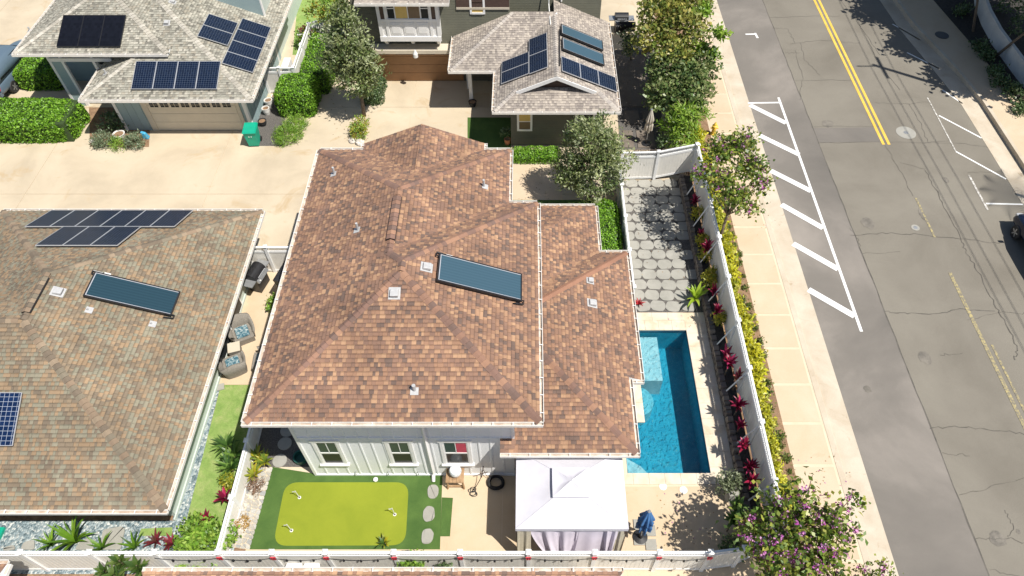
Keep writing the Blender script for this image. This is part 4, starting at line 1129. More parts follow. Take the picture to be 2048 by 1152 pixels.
for j in range(4):
    MB().box(DX0 + .03, DX1 - .03, GW - .045, GW - .03, .05 + j * .55, .57 + j * .55).build('door_section', M['door_tan'], gd)
for i in range(8):
    x0 = DX0 + .18 + i * (DX1 - DX0 - .3) / 8
    w = MB().box(x0, x0 + .42, GW - .055, GW - .046, 1.56, 1.86).build('door_window', M['pane'], gd)
    MB().box(x0 + .2, x0 + .22, GW - .06, GW - .055, 1.56, 1.86).build('muntin', M['door_tan'], gd)
    MB().box(x0, x0 + .42, GW - .063, GW - .06, 1.70, 1.72).build('muntin', M['door_tan'], gd)
ft = MB(); ft.box(DX0 - .3, DX0, GW - .06, GW, 0, 2.5); ft.box(DX1, DX1 + .18, GW - .06, GW, 0, 2.5); ft.box(DX0, DX1, GW - .06, GW, 2.28, 2.5); ft.build('door_trim', M['tan_trim'], th)
MB().box(-21.95, -21.8, GW - .05, GW, 0, 2.6).build('corner_board', M['white'], wt); MB().box(-15.1, -14.9, GW - .05, GW + .1, 0, 2.6).build('corner_board', M['white'], wt)
# porch column, beam, inner posts
for x0, x1, y in ((-25.62, -25.48, 33.2), (-24.96, -24.82, 33.2), (-23.3, -23.15, 33.2), (-24.3, -24.2, 34.9), (-23.0, -22.9, 34.9)):
    MB().box(x0, x1, y, y + .14, 0, 3.6).build('porch_post', M['white'], th)
MB().box(-25.48, -24.96, 33.22, 33.3, 0, 3.6).build('porch_panel', M['wall_teal'], th)
MB().box(-25.6, -22.2, 33.16, 33.3, 2.9, 3.1).build('porch_beam', M['white'], th)
MB().box(-25.4, -22.3, 33.2, 33.26, 3.15, 3.6).build('porch_frieze', M['wicker'], th)
MB().box(-24.9, -24.3, 35.56, 35.6, .5, 2.4).build('window', M['pane'], th); MB().box(-23.9, -23.2, 35.56, 35.6, .1, 2.4).build('door', M['pane'], th)
# upper side window
for y0, y1 in ((40.3, 41.1), (41.15, 41.95)):
    w = MB().box(-15.0, -14.95, y0 - .06, y1 + .06, 3.6, 5.5).build('window', M['white'], th); MB().box(-14.95, -14.93, y0 + .03, y1 - .03, 3.72, 5.38).build('pane', M['pane_green'], w)
MB().box(-15.0, -14.93, 37.38, 37.55, 0, 7.4).build('corner_board', M['white'], th)
for y0 in (32.6, 33.5, 36.0): 
    w = MB().box(-14.95, -14.91, y0, y0 + .55, .9, 2.2).build('window', M['white'], th); MB().box(-14.91, -14.9, y0 + .07, y0 + .48, 1.0, 2.1).build('pane', M['pane'], w)
downspout(th, [(-14.9, 31.0, 2.5), (-14.9, 31.0, .1)], .05)
panels(uF, (130, 33), (243, 96), 3, 1, [f'all-black solar panel on the grey porch roof, {q}' for q in ('leftmost of three', 'middle of three', 'rightmost of three')], 'pvblack', 'black panels on the teal house', frame='black')
panels(tF, (275, 125), (436, 181), 4, 1, [f'blue solar panel above the teal garage door, {ORD[i]} from the left' for i in range(4)], 'pv', 'row above the garage door')
panels(tR, (417, 31), (455, 95), 2, 1, ['blue solar panel of the short pair on the side slope, lower one', 'blue solar panel of the short pair on the side slope, upper one'], 'pv', 'side slope panels')
panels(tR, (484, 40), (505, 149), 4, 1, [f'blue solar panel in the column of four by the side gutter, {ORD[i]} from the bottom' for i in range(4)], 'pv', 'side slope panels')
for u, v in ((334, 46), (345, 4)): roof_vent(th, tF if v > 40 else tR, u, v, .22)
pipe_vent(th, tL, 212, 147, h=.25); pipe_vent(th, uL, 60, 61, h=.2)

# ================================================================== OLIVE HOUSE (behind, middle)
oh = thing('olive_house', 'dark olive lap-sided house with white bay window, brown garage door and pale shingle roof', 'house', (-2, 36, 0))
e5, k5 = 2.9, 0.44
a = P(988, 222, e5); b_ = P(1238, 222, e5); OXa, OXb, OYf = a.x, b_.x, a.y; OYl = P(945, 141, e5).y; OX0 = P(900, 141, e5).x; OXc = (OXa + OXb) / 2; gg = 1.2; OW = 35.6
oF = Plane((OXa, OYf), (0, 1), k5, e5); oR = Plane((OXb, OYf), (-1, 0), k5, e5); oL = Plane((OXa, OYf), (1, 0), k5, e5); oLF = Plane((OX0, OYl), (0, 1), k5, e5); oLL = Plane((OX0, OYl), (1, 0), k5, e5)
dd = OW + .05 - OYl; hwo = OXc - OXa
ofaces = [(oF, [[(OXa, OYf), (OXb, OYf), (OXb - gg, OYf + gg), (OXa + gg, OYf + gg)]]),
          (oR, [[(OXb, OYf), (OXb, 37.1), (OXb - gg, 37.1), (OXb - gg, OYf + gg)], [(OXb - gg, OYf + gg - .3), (OXb - gg, 37.1), (OXc, 37.1), (OXc, OYf + gg - .3)]]),
          (oL, [[(OXa, OYf), (OXa + gg, OYf + gg), (OXa + gg, OYl + gg), (OXa, OYl)], [(OXa + gg, OYf + gg - .3), (OXc, OYf + gg - .3), (OXc, OYl + hwo), (OXa + gg, OYl + gg)]]),
          (oLF, [[(OX0, OYl), (OXa, OYl), (OXa + dd, OYl + dd), (OX0 + dd, OYl + dd)]]), (oLL, [[(OX0, OYl), (OX0 + dd, OYl + dd), (OX0, OYl + dd)]])]
by = P(708, 6, 5.45).y; bx0, bx1 = P(708, 6, 5.45).x, P(898, 6, 5.45).x
oBay = Plane((bx0, by), (0, 1), .3, 5.45); ofaces.append((oBay, [[(bx0, by), (bx1, by), (bx1, by + 1.2), (bx0, by + 1.2)]]))
oroof = deck(oh, ofaces, .12)
shingle_faces(ofaces, PAL_PINK, W_PINK, 'pink', oroof, 0, 51)
co = [(0.40, 0.36, 0.315), (0.34, 0.305, 0.275)]
ridge_caps(e3(oF, (OXa, OYf)), e3(oF, (OXa + gg, OYf + gg)), oF, oL, co, oroof, 1); ridge_caps(e3(oF, (OXb, OYf)), e3(oF, (OXb - gg, OYf + gg)), oF, oR, co, oroof, 2)
ridge_caps(e3(oL, (OXc, OYf + gg - .3)), e3(oL, (OXc, OYl + hwo)), oL, oR, co, oroof, 3); ridge_caps(e3(oLF, (OX0, OYl)), e3(oLF, (OX0 + dd, OYl + dd)), oLF, oLL, co, oroof, 4)
gutter(oh, (OXa - .1, OYf), (OXb + .1, OYf), (0, -1), e5, hang=.66); gutter(oh, (OXb, OYf), (OXb, 37), (1, 0), e5, hang=.66); gutter(oh, (OXa, OYf), (OXa, OYl - .14), (-1, 0), e5)
gutter(oh, (OX0 - .1, OYl), (OXa, OYl), (0, -1), e5); gutter(oh, (OX0, OYl), (OX0, OW), (-1, 0), e5); gutter(oh, (bx0, by), (bx1, by), (0, -1), 5.45)
# gablet: dark recessed wall and white rake boards
gz = oF.z(0, OYf + gg); rz_ = oL.z(OXc, 0)
gy = OYf + gg + .03
gm_ = MB(); gm_.add([(OXa + gg, gy, gz - .05), (OXb - gg, gy, gz - .05), (OXc, gy, rz_ - .1)], [(0, 1, 2)]); gm_.build('gable_wall', M['darkbrown'], oh)
for s in (-1, 1):
    q = MB(); y0 = OYf + gg - .33
    p0 = Vector((OXc, y0, rz_ + .01)); p1 = Vector((OXc + s * (hwo - gg + .1), y0, gz - .03)); dn = Vector((0, 0, -.2)); bk = Vector((0, .05, 0))
    v = [p0 + dn, p1 + dn, p1 + dn + bk, p0 + dn + bk, p0, p1, p1 + bk, p0 + bk]
    q.hexa(v if s > 0 else [v[1], v[0], v[3], v[2], v[5], v[4], v[7], v[6]]); q.build('rake_board', M['white'], oh)
MB().box(OXa + .8, OXb - .6, OYf + .85, 38, 0, 2.88).build('wall', M['olive'], oh)
MB().box(-9.45, -0.95, OW, 42, 0, 6.5).build('wall', M['olive'], oh)
MB().box(-0.95, OXb - .45, 37.0, 42, 0, 6.5).build('wall', M['olive'], oh)
MB().box(-3.8, -0.95, OW - .03, OW, 4.62, 5.3).build('brown_band', M['darkbrown'], oh); MB().box(-3.8, -0.95, OW - .05, OW - .03, 4.52, 4.64).build('band_trim', M['tan_trim'], oh)
# olive garage
gx0, gx1 = -9.0, -3.7
gdo = MB().box(gx0, gx1, OW - .02, OW - .001, 0.02, 2.2).build('garage_door', M['door_brown'], oh)
for j in range(4): MB().box(gx0 + .02, gx1 - .02, OW - .04, OW - .02, .04 + j * .54, .56 + j * .54).build('door_section', M['door_brown'], gdo)
for i in range(4): MB().box(gx0 + .25 + i * 1.28, gx0 + 1.2 + i * 1.28, OW - .046, OW - .04, 1.78, 2.1).build('door_window', M['pane'], gdo)
MB().box(gx0 - .2, gx1 + .2, OW - .68, OW, 2.22, 2.44).build('door_lintel', M['tan_trim'], oh)  # overhang deepened so that its shadow covers the whole door
MB().lathe((-6.2, OW - .85, 2.1), [(.05, 0), (.14, .05), (.14, .25), (.06, .42), (.02, .5)], 10).build('wall_lamp', M['pipe_white'], oh)
# bay window
by0 = 34.9; BX0, BX1 = -7.95, -4.72
MB().box(BX0, BX1, by0, OW - .01, 3.08, 5.5).build('bay', M['white'], oh)
bay = oh.children[-1]
for x0, x1 in ((BX0 - .03, BX0 + .14), (BX1 - .14, BX1 + .03), (BX0 + .36, BX0 + .5), (BX1 - .5, BX1 - .36)): MB().box(x0, x1, by0 - .05, by0, 3.3, 5.4).build('bay_post', M['white'], bay)
for x0, x1 in ((BX0 + .14, BX0 + .36), (BX1 - .36, BX1 - .14)): MB().box(x0, x1, by0 - .02, by0, 4.3, 5.4).build('bay_slot', M['darkbrown'], bay)
MB().box(BX0 - .05, BX1 + .05, by0 - .07, by0, 3.06, 3.34).build('bay_skirt', M['white'], bay); MB().box(BX0 + .1, BX1 - .1, by0 - .06, by0, 4.22, 4.36).build('bay_sill', M['white'], bay)
for i in range(3):
    x0 = BX0 + .58 + i * .72
    pnl = MB().box(x0, x0 + .6, by0 - .03, by0, 3.44, 4.14).build('bay_panel', M['white'], bay); MB().box(x0 + .08, x0 + .52, by0 - .045, by0 - .03, 3.52, 4.06).build('raised_field', M['white'], bay)
for x0, x1, m_ in ((-7.4, -7.05, 'pane'), (-6.98, -6.36, 'blind'), (-6.3, -5.7, 'blind_dark'), (-5.62, -5.25, 'pane')):
    MB().box(x0, x1, by0 - .015, by0, 4.4, 5.3).build('pane', M[m_], bay)
MB().box(-7.4, -7.05, by0 - .025, by0 - .015, 4.95, 5.0).build('muntin', M['white'], bay); MB().box(-5.62, -5.25, by0 - .025, by0 - .015, 4.95, 5.0).build('muntin', M['white'], bay)
for x in (BX0 + .1, -6.4, BX1 - .25): MB().hexa([(x, OW - .3, 2.6), (x + .16, OW - .3, 2.6), (x + .16, OW, 2.6), (x, OW, 2.6), (x, by0 + .02, 3.06), (x + .16, by0 + .02, 3.06), (x + .16, OW, 3.06), (x, OW, 3.06)]).build('bay_bracket', M['white'], oh)
def owin(x, w, y, z0, z1, mat, lowmat=None):
    f = MB(); t = .11
    f.box(x - w - t, x - w, y - .04, y, z0 - t, z1 + t); f.box(x + w, x + w + t, y - .04, y, z0 - t, z1 + t); f.box(x - w, x + w, y - .04, y, z1, z1 + t); f.box(x - w, x + w, y - .05, y, z0 - t, z0)
    o = f.build('window', M['white'], oh); zm = (z0 + z1) / 2
    MB().box(x - w, x + w, y - .02, y - .002, z0, zm - .02).build('pane', M[lowmat or mat], o); MB().box(x - w, x + w, y - .02, y - .002, zm + .02, z1).build('pane', M[mat], o); MB().box(x - w, x + w, y - .03, y - .001, zm - .02, zm + .02).build('sash', M['white'], o)
owin(-2.67, .3, OW, 4.35, 5.45, 'blind'); owin(2.6, .35, 37.0, 5.3, 6.3, 'pane')
owin(-0.12, .29, OYf + .85, 1.1, 2.1, 'blind', 'blind_dark'); owin(3.0, .4, OYf + .85, .9, 2.1, 'pane')
downspout(oh, [(1.9, 36.95, 6.4), (1.9, 36.95, 4.2)], .045); MB().tube([(1.2, 36.9, 6.4), (1.2, 36.6, 4.25), (1.25, 34.6, 4.2)], .03, 6).build('conduit', M['pipe_white'], oh)
pb = P(943, 203); MB().box(pb.x - .1, pb.x + .1, pb.y, pb.y + .2, 0, 2.8).build('porch_post', M['white'], oh)
MB().box(pb.x - .3, pb.x - .18, pb.y + 1.2, pb.y + 1.35, 0, 2.8).build('porch_post', M['white'], oh)
panels(oL, (1006, 128), (1060, 151), 2, 1, ['solar panel on the pale roof, outer pair left of ridge, nearer the gable', 'solar panel on the pale roof, outer pair left of ridge, farther from gable'], 'pv', 'panels on the pale roof')
panels(oL, (1060, 83), (1098, 138), 2, 1, ['solar panel on the pale roof, inner pair beside the ridge, nearer gable', 'solar panel on the pale roof, inner pair beside the ridge, farther from gable'], 'pv', 'panels on the pale roof')
panels(oR, (1120, 116), (1232, 188), 1, 3, ['blue solar panel right of the ridge, closest to the gutter', 'blue solar panel right of the ridge, middle of the row of three', 'blue solar panel right of the ridge, closest to the ridge'], 'pv', 'panels on the pale roof')
collector(oR, (1119, 53), (1204, 106), 'upper of two blue-green solar water heaters on the pale roof', pipes=False); collector(oR, (1121, 80), (1206, 136), 'lower of two blue-green solar water heaters on the pale roof', pipes=False)
MB().tube([oR.hit(1119, 62) + Vector((0, 0, .1)), oR.hit(1119, 135) + Vector((0, 0, .1))], .03, 6).build('ridge_pipe', M['black'], oh)

# ================================================================== FRONT HOUSE (bottom edge)
bh = thing('bottom_house', 'house at the bottom edge, only its white gutter and brown shingle strip showing', 'house', (-4, 4, 0))
e6 = 2.75; c = P(283, 1143, e6); BXl = c.x; BY = c.y; BXr = P(1247, 1140, e6).x
zF = Plane((BXl, BY), (0, -1), .4, e6)
bf = [(zF, [[(BXl, BY), (BXr, BY), (BXr - 3, BY - 4), (BXl + 3, BY - 4)]])]
broof = deck(bh, bf, .12); shingle_faces(bf, [tuple(x * 1.35 for x in p_) for p_ in PAL_MAIN], W_MAIN, 'bottom', broof, 0, 61)
gutter(bh, (BXl, BY), (BXr, BY), (0, 1), e6); MB().box(BXl + .8, BXr - .8, BY - 8, BY - .7, 0, 2.6).build('wall', M['wall_cream'], bh)
bh2 = thing('corner_house', 'house in the bottom corner, only a scrap of white gutter showing', 'house', (-18.5, 4, 0))
c = P(14, 1128, e6); zG = Plane((c.x, c.y), (0, -1), .4, e6); bf = [(zG, [[(c.x, c.y), (c.x - 6, c.y), (c.x - 6, c.y - 4), (c.x, c.y - 4)]])]
bro = deck(bh2, bf, .12); shingle_faces(bf, PAL_MAIN, W_MAIN, 'main', bro, 0, 62); gutter(bh2, (c.x, c.y), (c.x - 6, c.y), (0, 1), e6); gutter(bh2, (c.x, c.y), (c.x, c.y - 4), (1, 0), e6)
MB().box(c.x - 6, c.x - .8, c.y - 6, c.y - .7, 0, 2.6).build('wall', M['wall_cream'], bh2)

# ================================================================== FENCES
def fence(label, pts, h=1.8, lat=0.26, name='vinyl_fence', braces=False, flip=1):
    pts = [Vector(p) for p in pts]
    t = thing(name, label, 'fence', tuple(pts[0]))
    pm = me_cache.get(('post', h))
    if pm is None:
        pm = (MB().box(-.065, .065, -.065, .065, 0, h + .02).mesh('post', M['vinyl']), MB().box(-.09, .09, -.09, .09, h + .02, h + .05).hexa([(-.085, -.085, h + .05), (.085, -.085, h + .05), (.085, .085, h + .05), (-.085, .085, h + .05), (-.02, -.02, h + .10), (.02, -.02, h + .10), (.02, .02, h + .10), (-.02, .02, h + .10)]).mesh('post_cap', M['vinyl']))
        me_cache[('post', h)] = pm
    for p in pts:
        o = inst('post', pm[0], Matrix.Translation(p), t); inst('post_cap', pm[1], Matrix.Identity(4), o)
    for a, b in zip(pts[:-1], pts[1:]):
        d = b - a; L = math.hypot(d.x, d.y); dh = Vector((d.x, d.y, d.z)) / L; nrm = Vector((-d.y, d.x, 0)).normalized(); up = Vector((0, 0, 1))
        def bar(mb, x0, x1, z0, z1, hw):
            q = []
            for z in (z0, z1):
                for x, s in ((x0, -1), (x1, -1), (x1, 1), (x0, 1)): q.append(a + dh * x + nrm * (s * hw) + up * z)
            mb.hexa(q)
        fr = MB(); bar(fr, .06, L - .06, .06, .18, .025); o = fr.build('bottom_rail', M['vinyl'], t)
        fr = MB(); bar(fr, .06, L - .06, h - lat - .12, h - lat, .026); fr.build('middle_rail', M['vinyl'], t)
        fr = MB(); bar(fr, .06, L - .06, h - .07, h, .04); fr.build('top_rail', M['vinyl'], t)
        n = max(1, int(round(L / .16))); w = (L - .13) / n; bm = MB()
        for i in range(n):
            x0 = .065 + i * w; bm = MB(); bar(bm, x0 + .006, x0 + w - .006, .18, h - lat - .12, .014); bm.build('board', M['vinylboard'], o)
        bp = MB(); bar(bp, .066, L - .066, .18, h - lat - .12, .008); bp.build('backing_panel', M['vinylboard'], o)
        lm = MB(); z0, z1 = h - lat, h - .07; H = z1 - z0; x = .08
        while x < L - .08 - H * .6:
            for s in (0, 1):
                xa, xb = (x, x + H) if s == 0 else (x + H, x)
                p0 = a + dh * min(xa, L - .07) + up * z0 + nrm * (.006 * (1 if s else -1)); p1 = a + dh * min(xb, L - .07) + up * z1 + nrm * (.006 * (1 if s else -1))
                e_ = dh * .017
                lm.add([p0 - e_, p0 + e_, p1 + e_, p1 - e_], [(0, 1, 2, 3)])
            x += .085
        lm.build('lattice', M['vinyl'], o)
        if braces:
            bm = MB(); q0 = a + up * (h - lat - .1) + nrm * .05 * flip; q1 = a + dh * .0 + nrm * .5 * flip + up * .1
            bm.tube([q0, q1], .035, 4); bm.build('brace', M['vinyl'], t)
    return t
ZF = 1.8
fp = [-17.0, -14.8] + [(u - PPX) / FPX * 22.9 for u in (308, 435, 543, 650, 787, 920, 1057, 1190, 1320, 1422)]
fpts = [(x, 7.64, 0) for x in [(40 - PPX) / FPX * 22.9, (178 - PPX) / FPX * 22.9] + fp[2:]]
fpts = [(-18.6, 7.64, 0)] + fpts + [(7.05, 7.78, 0), (8.2, 8.3, 0)]
fence('long white vinyl fence with lattice top along the bottom of the yards', fpts)
fence('white vinyl fence between the narrow side lawn and the putting green', [(-10.3, y, 0) for y in (7.75, 9.75, 11.9, 14.1, 16.3, 18.5, 20.8)], 1.15, lat=.24)
fy = [8.3, 9.9, 12.12, 14.38, 16.6, 18.85, 21.1, 23.35, 25.5, 27.2]
fence('white lattice-topped fence on the raised bed along the sidewalk', [(8.4, y, 0.40) for y in fy], 1.8, braces=True)
fence('white vinyl fence closing the far end of the paver court', [(4.72, 27.12, 0), (6.5, 27.12, 0.05), (8.35, 27.25, 0.42)], 1.8)
fence('white lattice fence between the clipped hedge and the paver court', [(4.55, y, 0) for y in (18.9, 21.0, 23.1, 25.2, 27.0)], 1.45, lat=.3)
fence('white vinyl gate and fence across the side passage behind the grill', [(-12.45, 20.95, 0), (-11.55, 20.95, 0), (-9.95, 20.95, 0)], 1.7)
c0 = P(535, 187); fence('white vinyl gate beside the teal garage behind the clipped hedge', [(-14.85, 34.4, 0), (-13.9, 34.4, 0), (-13.1, 34.4, 0)], 1.7)
fence('white vinyl side fence behind the hedge next to the silvery tree', [(-13.1, 34.5, 0), (-13.1, 36.7, 0), (-13.1, 38.9, 0), (-11.5, 40.2, 0)], 1.7)
# reed screen behind the court fence
rs = MB()
for i in range(90):
    x = 5.3 + i * .034; rs.box(x, x + .026, 27.32 + .02 * math.sin(i * 2.1), 27.36 + .02 * math.sin(i * 2.1), .1, 1.75 + .08 * math.sin(i * 3.7) + .1 * (x > 7))
tag(rs.build('reed_screen', M['thatch']), 'brown reed screen standing behind the white court fence', 'screen')
# string lights and red bows on the long fence
sl = thing('string_lights', 'black string of bulbs sagging along the long white fence', 'string lights', (-10, 7.5, 1.3))
xs = [p[0] for p in fpts[3:-2]]
for a, b2 in zip(xs[:-1], xs[1:]):
    pts = []
    for i in range(9):
        t = i / 8; pts.append((a + (b2 - a) * t, 7.50, 1.66 - .22 * 4 * t * (1 - t)))
    cord = MB().tube(pts, .009, 4).build('cord', M['black'], sl)
    for i in (2, 4, 6):
        p = pts[i]; MB().lathe((p[0], p[1], p[2] - .14), [(.012, 0), (.04, .03), (.04, .07), (.025, .14)], 8).build('bulb', M['black'], cord)
NUM = ['first', 'second', 'third', 'fourth', 'fifth', 'sixth', 'seventh', 'eighth', 'ninth', 'tenth', 'eleventh', 'twelfth']
for k, x in enumerate(xs[1:]):
    mb = MB()
    for s in (-1, 1): mb.hexa([(x, 7.54, 1.50), (x + s * .07, 7.52, 1.44), (x + s * .07, 7.56, 1.44), (x, 7.57, 1.50), (x, 7.54, 1.54), (x + s * .09, 7.52, 1.58), (x + s * .09, 7.56, 1.58), (x, 7.57, 1.54)])
    mb.box(x - .02, x + .02, 7.51, 7.56, 1.49, 1.55)
    for s in (-1, 1): mb.hexa([(x, 7.53, 1.49), (x + s * .03, 7.53, 1.49), (x + s * .06, 7.53, 1.36), (x + s * .02, 7.53, 1.36), (x, 7.55, 1.5), (x + s * .03, 7.55, 1.5), (x + s * .06, 7.55, 1.37), (x + s * .02, 7.55, 1.37)])
    tag(mb.build('ribbon_bow', M['red']), f'small red ribbon bow on a long fence post, {NUM[k]} bow from the left', 'bow', 'red bows on the long fence')
# ================================================================== GARDEN THINGS
# --- gazebo
gx0, gx1, gy0, gy1, ge = -0.37, 3.28, 8.22, 11.0, 2.28
gz = thing('gazebo', 'white fabric gazebo with vented top and gathered lilac curtains by the pool', 'gazebo', ((gx0 + gx1) / 2, (gy0 + gy1) / 2, 0))
for x in (gx0 + .07, gx1 - .07):
    for y in (gy0 + .07, gy1 - .07): MB().box(x - .045, x + .045, y - .045, y + .045, 0, ge).build('post', M['darkbrown'], gz)
gcx, gcy = (gx0 + gx1) / 2, (gy0 + gy1) / 2
def canopy_fn(hx, hy, hz0, hz1, tx, ty, sag, n=14):
    """four sloping sides from an eave rectangle to an inner rectangle"""
    mb = MB()
    cs = [(-1, -1), (1, -1), (1, 1), (-1, 1)]
    for s in range(4):
        a, b2 = cs[s], cs[(s + 1) % 4]
        def fn(u, v, a=a, b2=b2):
            ex, ey = (a[0] + (b2[0] - a[0]) * u), (a[1] + (b2[1] - a[1]) * u)
            x = gcx + ex * (hx + (tx - hx) * v); y = gcy + ey * (hy + (ty - hy) * v)
            z = hz0 + (hz1 - hz0) * v - sag * math.sin(math.pi * v) * (1 - (2 * u - 1) ** 2) + .012 * math.sin(u * 9 + s * 2) * math.sin(math.pi * v) * math.sin(math.pi * u)
            return (x, y, z)
        mb.grid(fn, n, 8)
    return mb
hx, hy = (gx1 - gx0) / 2, (gy1 - gy0) / 2
can = canopy_fn(hx, hy, ge, ge + .36, .50, .42, .04).build('canopy', M['canopy'], gz, smooth=True)
canopy_fn(.62, .52, ge + .46, ge + .62, .01, .01, .07).build('canopy_vent', M['canopy'], gz, smooth=True)
for sx in (-1, 1):
    for sy in (-1, 1): MB().tube([(gcx + sx * hx, gcy + sy * hy, ge + .006), (gcx + sx * .5, gcy + sy * .42, ge + .366)], .012, 5).build('hip_seam', M['canopy'], gz)
val = MB()
cs = [(gx0, gy0), (gx1, gy0), (gx1, gy1), (gx0, gy1)]
for s in range(4):
    a, b2 = cs[s], cs[(s + 1) % 4]
    val.grid(lambda u, v, a=a, b2=b2: (a[0] + (b2[0] - a[0]) * u, a[1] + (b2[1] - a[1]) * u, ge + .003 - .2 * v + .012 * math.sin(u * 40) * v), 30, 2)
val.build('valance', M['canopy'], gz)
# black box fills the vent gap, its shade painted as a dark band
MB().box(gcx - .47, gcx + .47, gcy - .39, gcy + .39, ge + .28, ge + .44).build('vent_gap_shade', M['black'], gz)
def curtain(x0, x1, y, z0, z1, folds, amp, mat, pinch=None, seed=0):
    mb = MB(); ph = seed * 1.7
    def fn(u, v):
        x = x0 + (x1 - x0) * u
        if pinch is not None: x = x + (pinch - x) * .55 * (v ** 1.5)
        f = math.sin(u * folds * 6.28 + ph + 1.5 * v) + .4 * math.sin(u * folds * 13.1 + ph * 2 + v)
        return (x, y - amp * f * (.3 + .7 * v) - .36 * v ** 1.3, z1 + (z0 - z1) * v)
    mb.grid(fn, int(folds * 12), 14)
    o = mb.build('curtain', mat, gz, smooth=True); return o
curtain(gx0 + .45, gx0 + 2.1, gy0 + .10, .05, ge - .12, 2.6, .11, M['curtain'], gx0 + 1.75, 1)
curtain(gx0 + 2.0, gx0 + 3.05, gy0 + .12, .05, ge - .12, 1.1, .05, M['curtain'], None, 2)
curtain(gx0 + 2.9, gx1 - .3, gy0 + .06, .05, ge - .12, 1.6, .09, M['curtain'], gx0 + 3.1, 3)
curtain(gx0 + .05, gx0 + .5, gy0 + .05, .1, ge - .12, 1.5, .05, M['mesh_beige'], None, 4); curtain(gx1 - .4, gx1 - .04, gy0 + .04, .1, ge - .12, 1.5, .06, M['mesh_beige'], gx1 - .3, 5)
cm = MB(); cm.grid(lambda u, v: (gx0 + .06 + .04 * math.sin(u * 30), gy1 - .6 + .55 * u, 2.1 - 2.0 * v), 24, 8); cm.build('curtain', M['mesh_beige'], gz, smooth=True)

# --- closed patio umbrellas
def umbrella(c, h, mat, label, lean=0.0, basemat='black', r=.19):
    t = thing('patio_umbrella', label, 'umbrella', (c.x, c.y, 0))
    MB().tube([(c.x, c.y, .05), (c.x, c.y, h)], .022, 8).build('pole', M['grey_metal'], t)
    MB().lathe((c.x, c.y, 0), [(.26, .0), (.26, .05), (.08, .08), (.05, .3)], 20).build('base', M[basemat], t)
    mb = MB(); n = 24
    def fn(u, v):
        a = u * 2 * math.pi; prof = .05 + r * math.sin(min(1, v * 1.15) * math.pi * .62) ** 1.0
        if v > .62: prof *= 1 - .35 * math.exp(-((v - .66) / .05) ** 2)
        rr_ = prof * (1 + .30 * math.cos(a * 8) * min(1, v * 2))
        z = h - .06 - v * (h * .54) - (.10 * (math.cos(a * 4) * .5 + .5) if v > .95 else 0)
        return (c.x + rr_ * math.cos(a) + lean * v, c.y + rr_ * math.sin(a), z)
    mb.grid(fn, 64, 16); mb.build('canopy', mat, t, smooth=True)
    MB().lathe((c.x, c.y, h - .06), [(.05, 0), (.06, .03), (.02, .08)], 10).build('finial', M['grey_metal'], t)
umbrella(Vector((3.98, 8.75, 0)), 2.45, M['umb_blue'], 'closed blue patio umbrella standing right of the white gazebo')
umbrella(P(1292, 288), 2.3, M['umb_beige'], 'closed beige patio umbrella in the shaded yard behind the court fence', r=.13)
for k, (u, v) in enumerate(((1278, 1050), (1300, 1062), (1278, 1080), (1302, 1090))):
    c = P(u, v); MB().box(c.x - .19, c.x + .19, c.y - .19, c.y + .19, .003, .05).build('paving_stone', M['paver'], patio)

# --- golf flags
for k, (u, v) in enumerate(((599, 995), (789.5, 1029), (583, 1061))):
    c = P(u, v, .02); t = thing('golf_flag', ['small white golf flag on the putting green, the one nearest the house', 'small white golf flag on the putting green, the rightmost one', 'small white golf flag on the putting green, the one nearest the fence'][k], 'golf flag', (c.x, c.y, .02))
    MB().lathe((c.x, c.y, .021), [(.06, 0), (.06, .004)], 14).build('cup', M['white'], t); MB().lathe((c.x, c.y, .026), [(.035, 0), (.035, .02), (.02, .03)], 12).build('ball_stop', M['black'], t)
    MB().tube([(c.x, c.y, .03), (c.x - .01, c.y, .62)], .012, 6).build('stick', M['white'], t)
    MB().add([(c.x - .01, c.y, .60), (c.x - .10, c.y - .03, .56), (c.x - .17, c.y + .02, .50), (c.x - .01, c.y, .44)], [(0, 1, 2, 3)]).build('flag', M['white'], t)
# --- wooden table with ceramic stool on it
c = P(913, 962); t = thing('wooden_table', 'square weathered wood side table against the cream wall', 'table', (c.x, c.y, 0))
tw_, td_, hz = .33, .33, .62
for i in range(5): MB().box(c.x - tw_ + i * .132, c.x - tw_ + i * .132 + .122, c.y - td_, c.y + td_, hz - .04, hz).build('plank', M['wood'], t)
for sx in (-1, 1):
    for sy in (-1, 1): MB().tube([(c.x + sx * .27, c.y + sy * .26, hz - .04), (c.x + sx * .30, c.y + sy * .30, 0)], .04, 4).build('leg', M['wood'], t)
    MB().box(c.x + sx * .27 - .02, c.x + sx * .27 + .02, c.y - .27, c.y + .27, hz - .13, hz - .045).build('apron', M['wood'], t)
MB().box(c.x - .25, c.x + .25, c.y - .29, c.y - .25, hz - .13, hz - .045).build('apron', M['wood'], t); MB().box(c.x - .3, c.x + .3, c.y - .28, c.y - .22, .1, .15).build('stretcher', M['wood'], t)
tag(MB().lathe((c.x + .02, c.y + .02, hz), [(.14, 0), (.21, .1), (.23, .22), (.20, .34), (.17, .38), (.02, .39)], 24).build('ceramic_drum', M['ceramic'], smooth=True), 'round blue and white ceramic drum on the wooden table', 'ceramic')
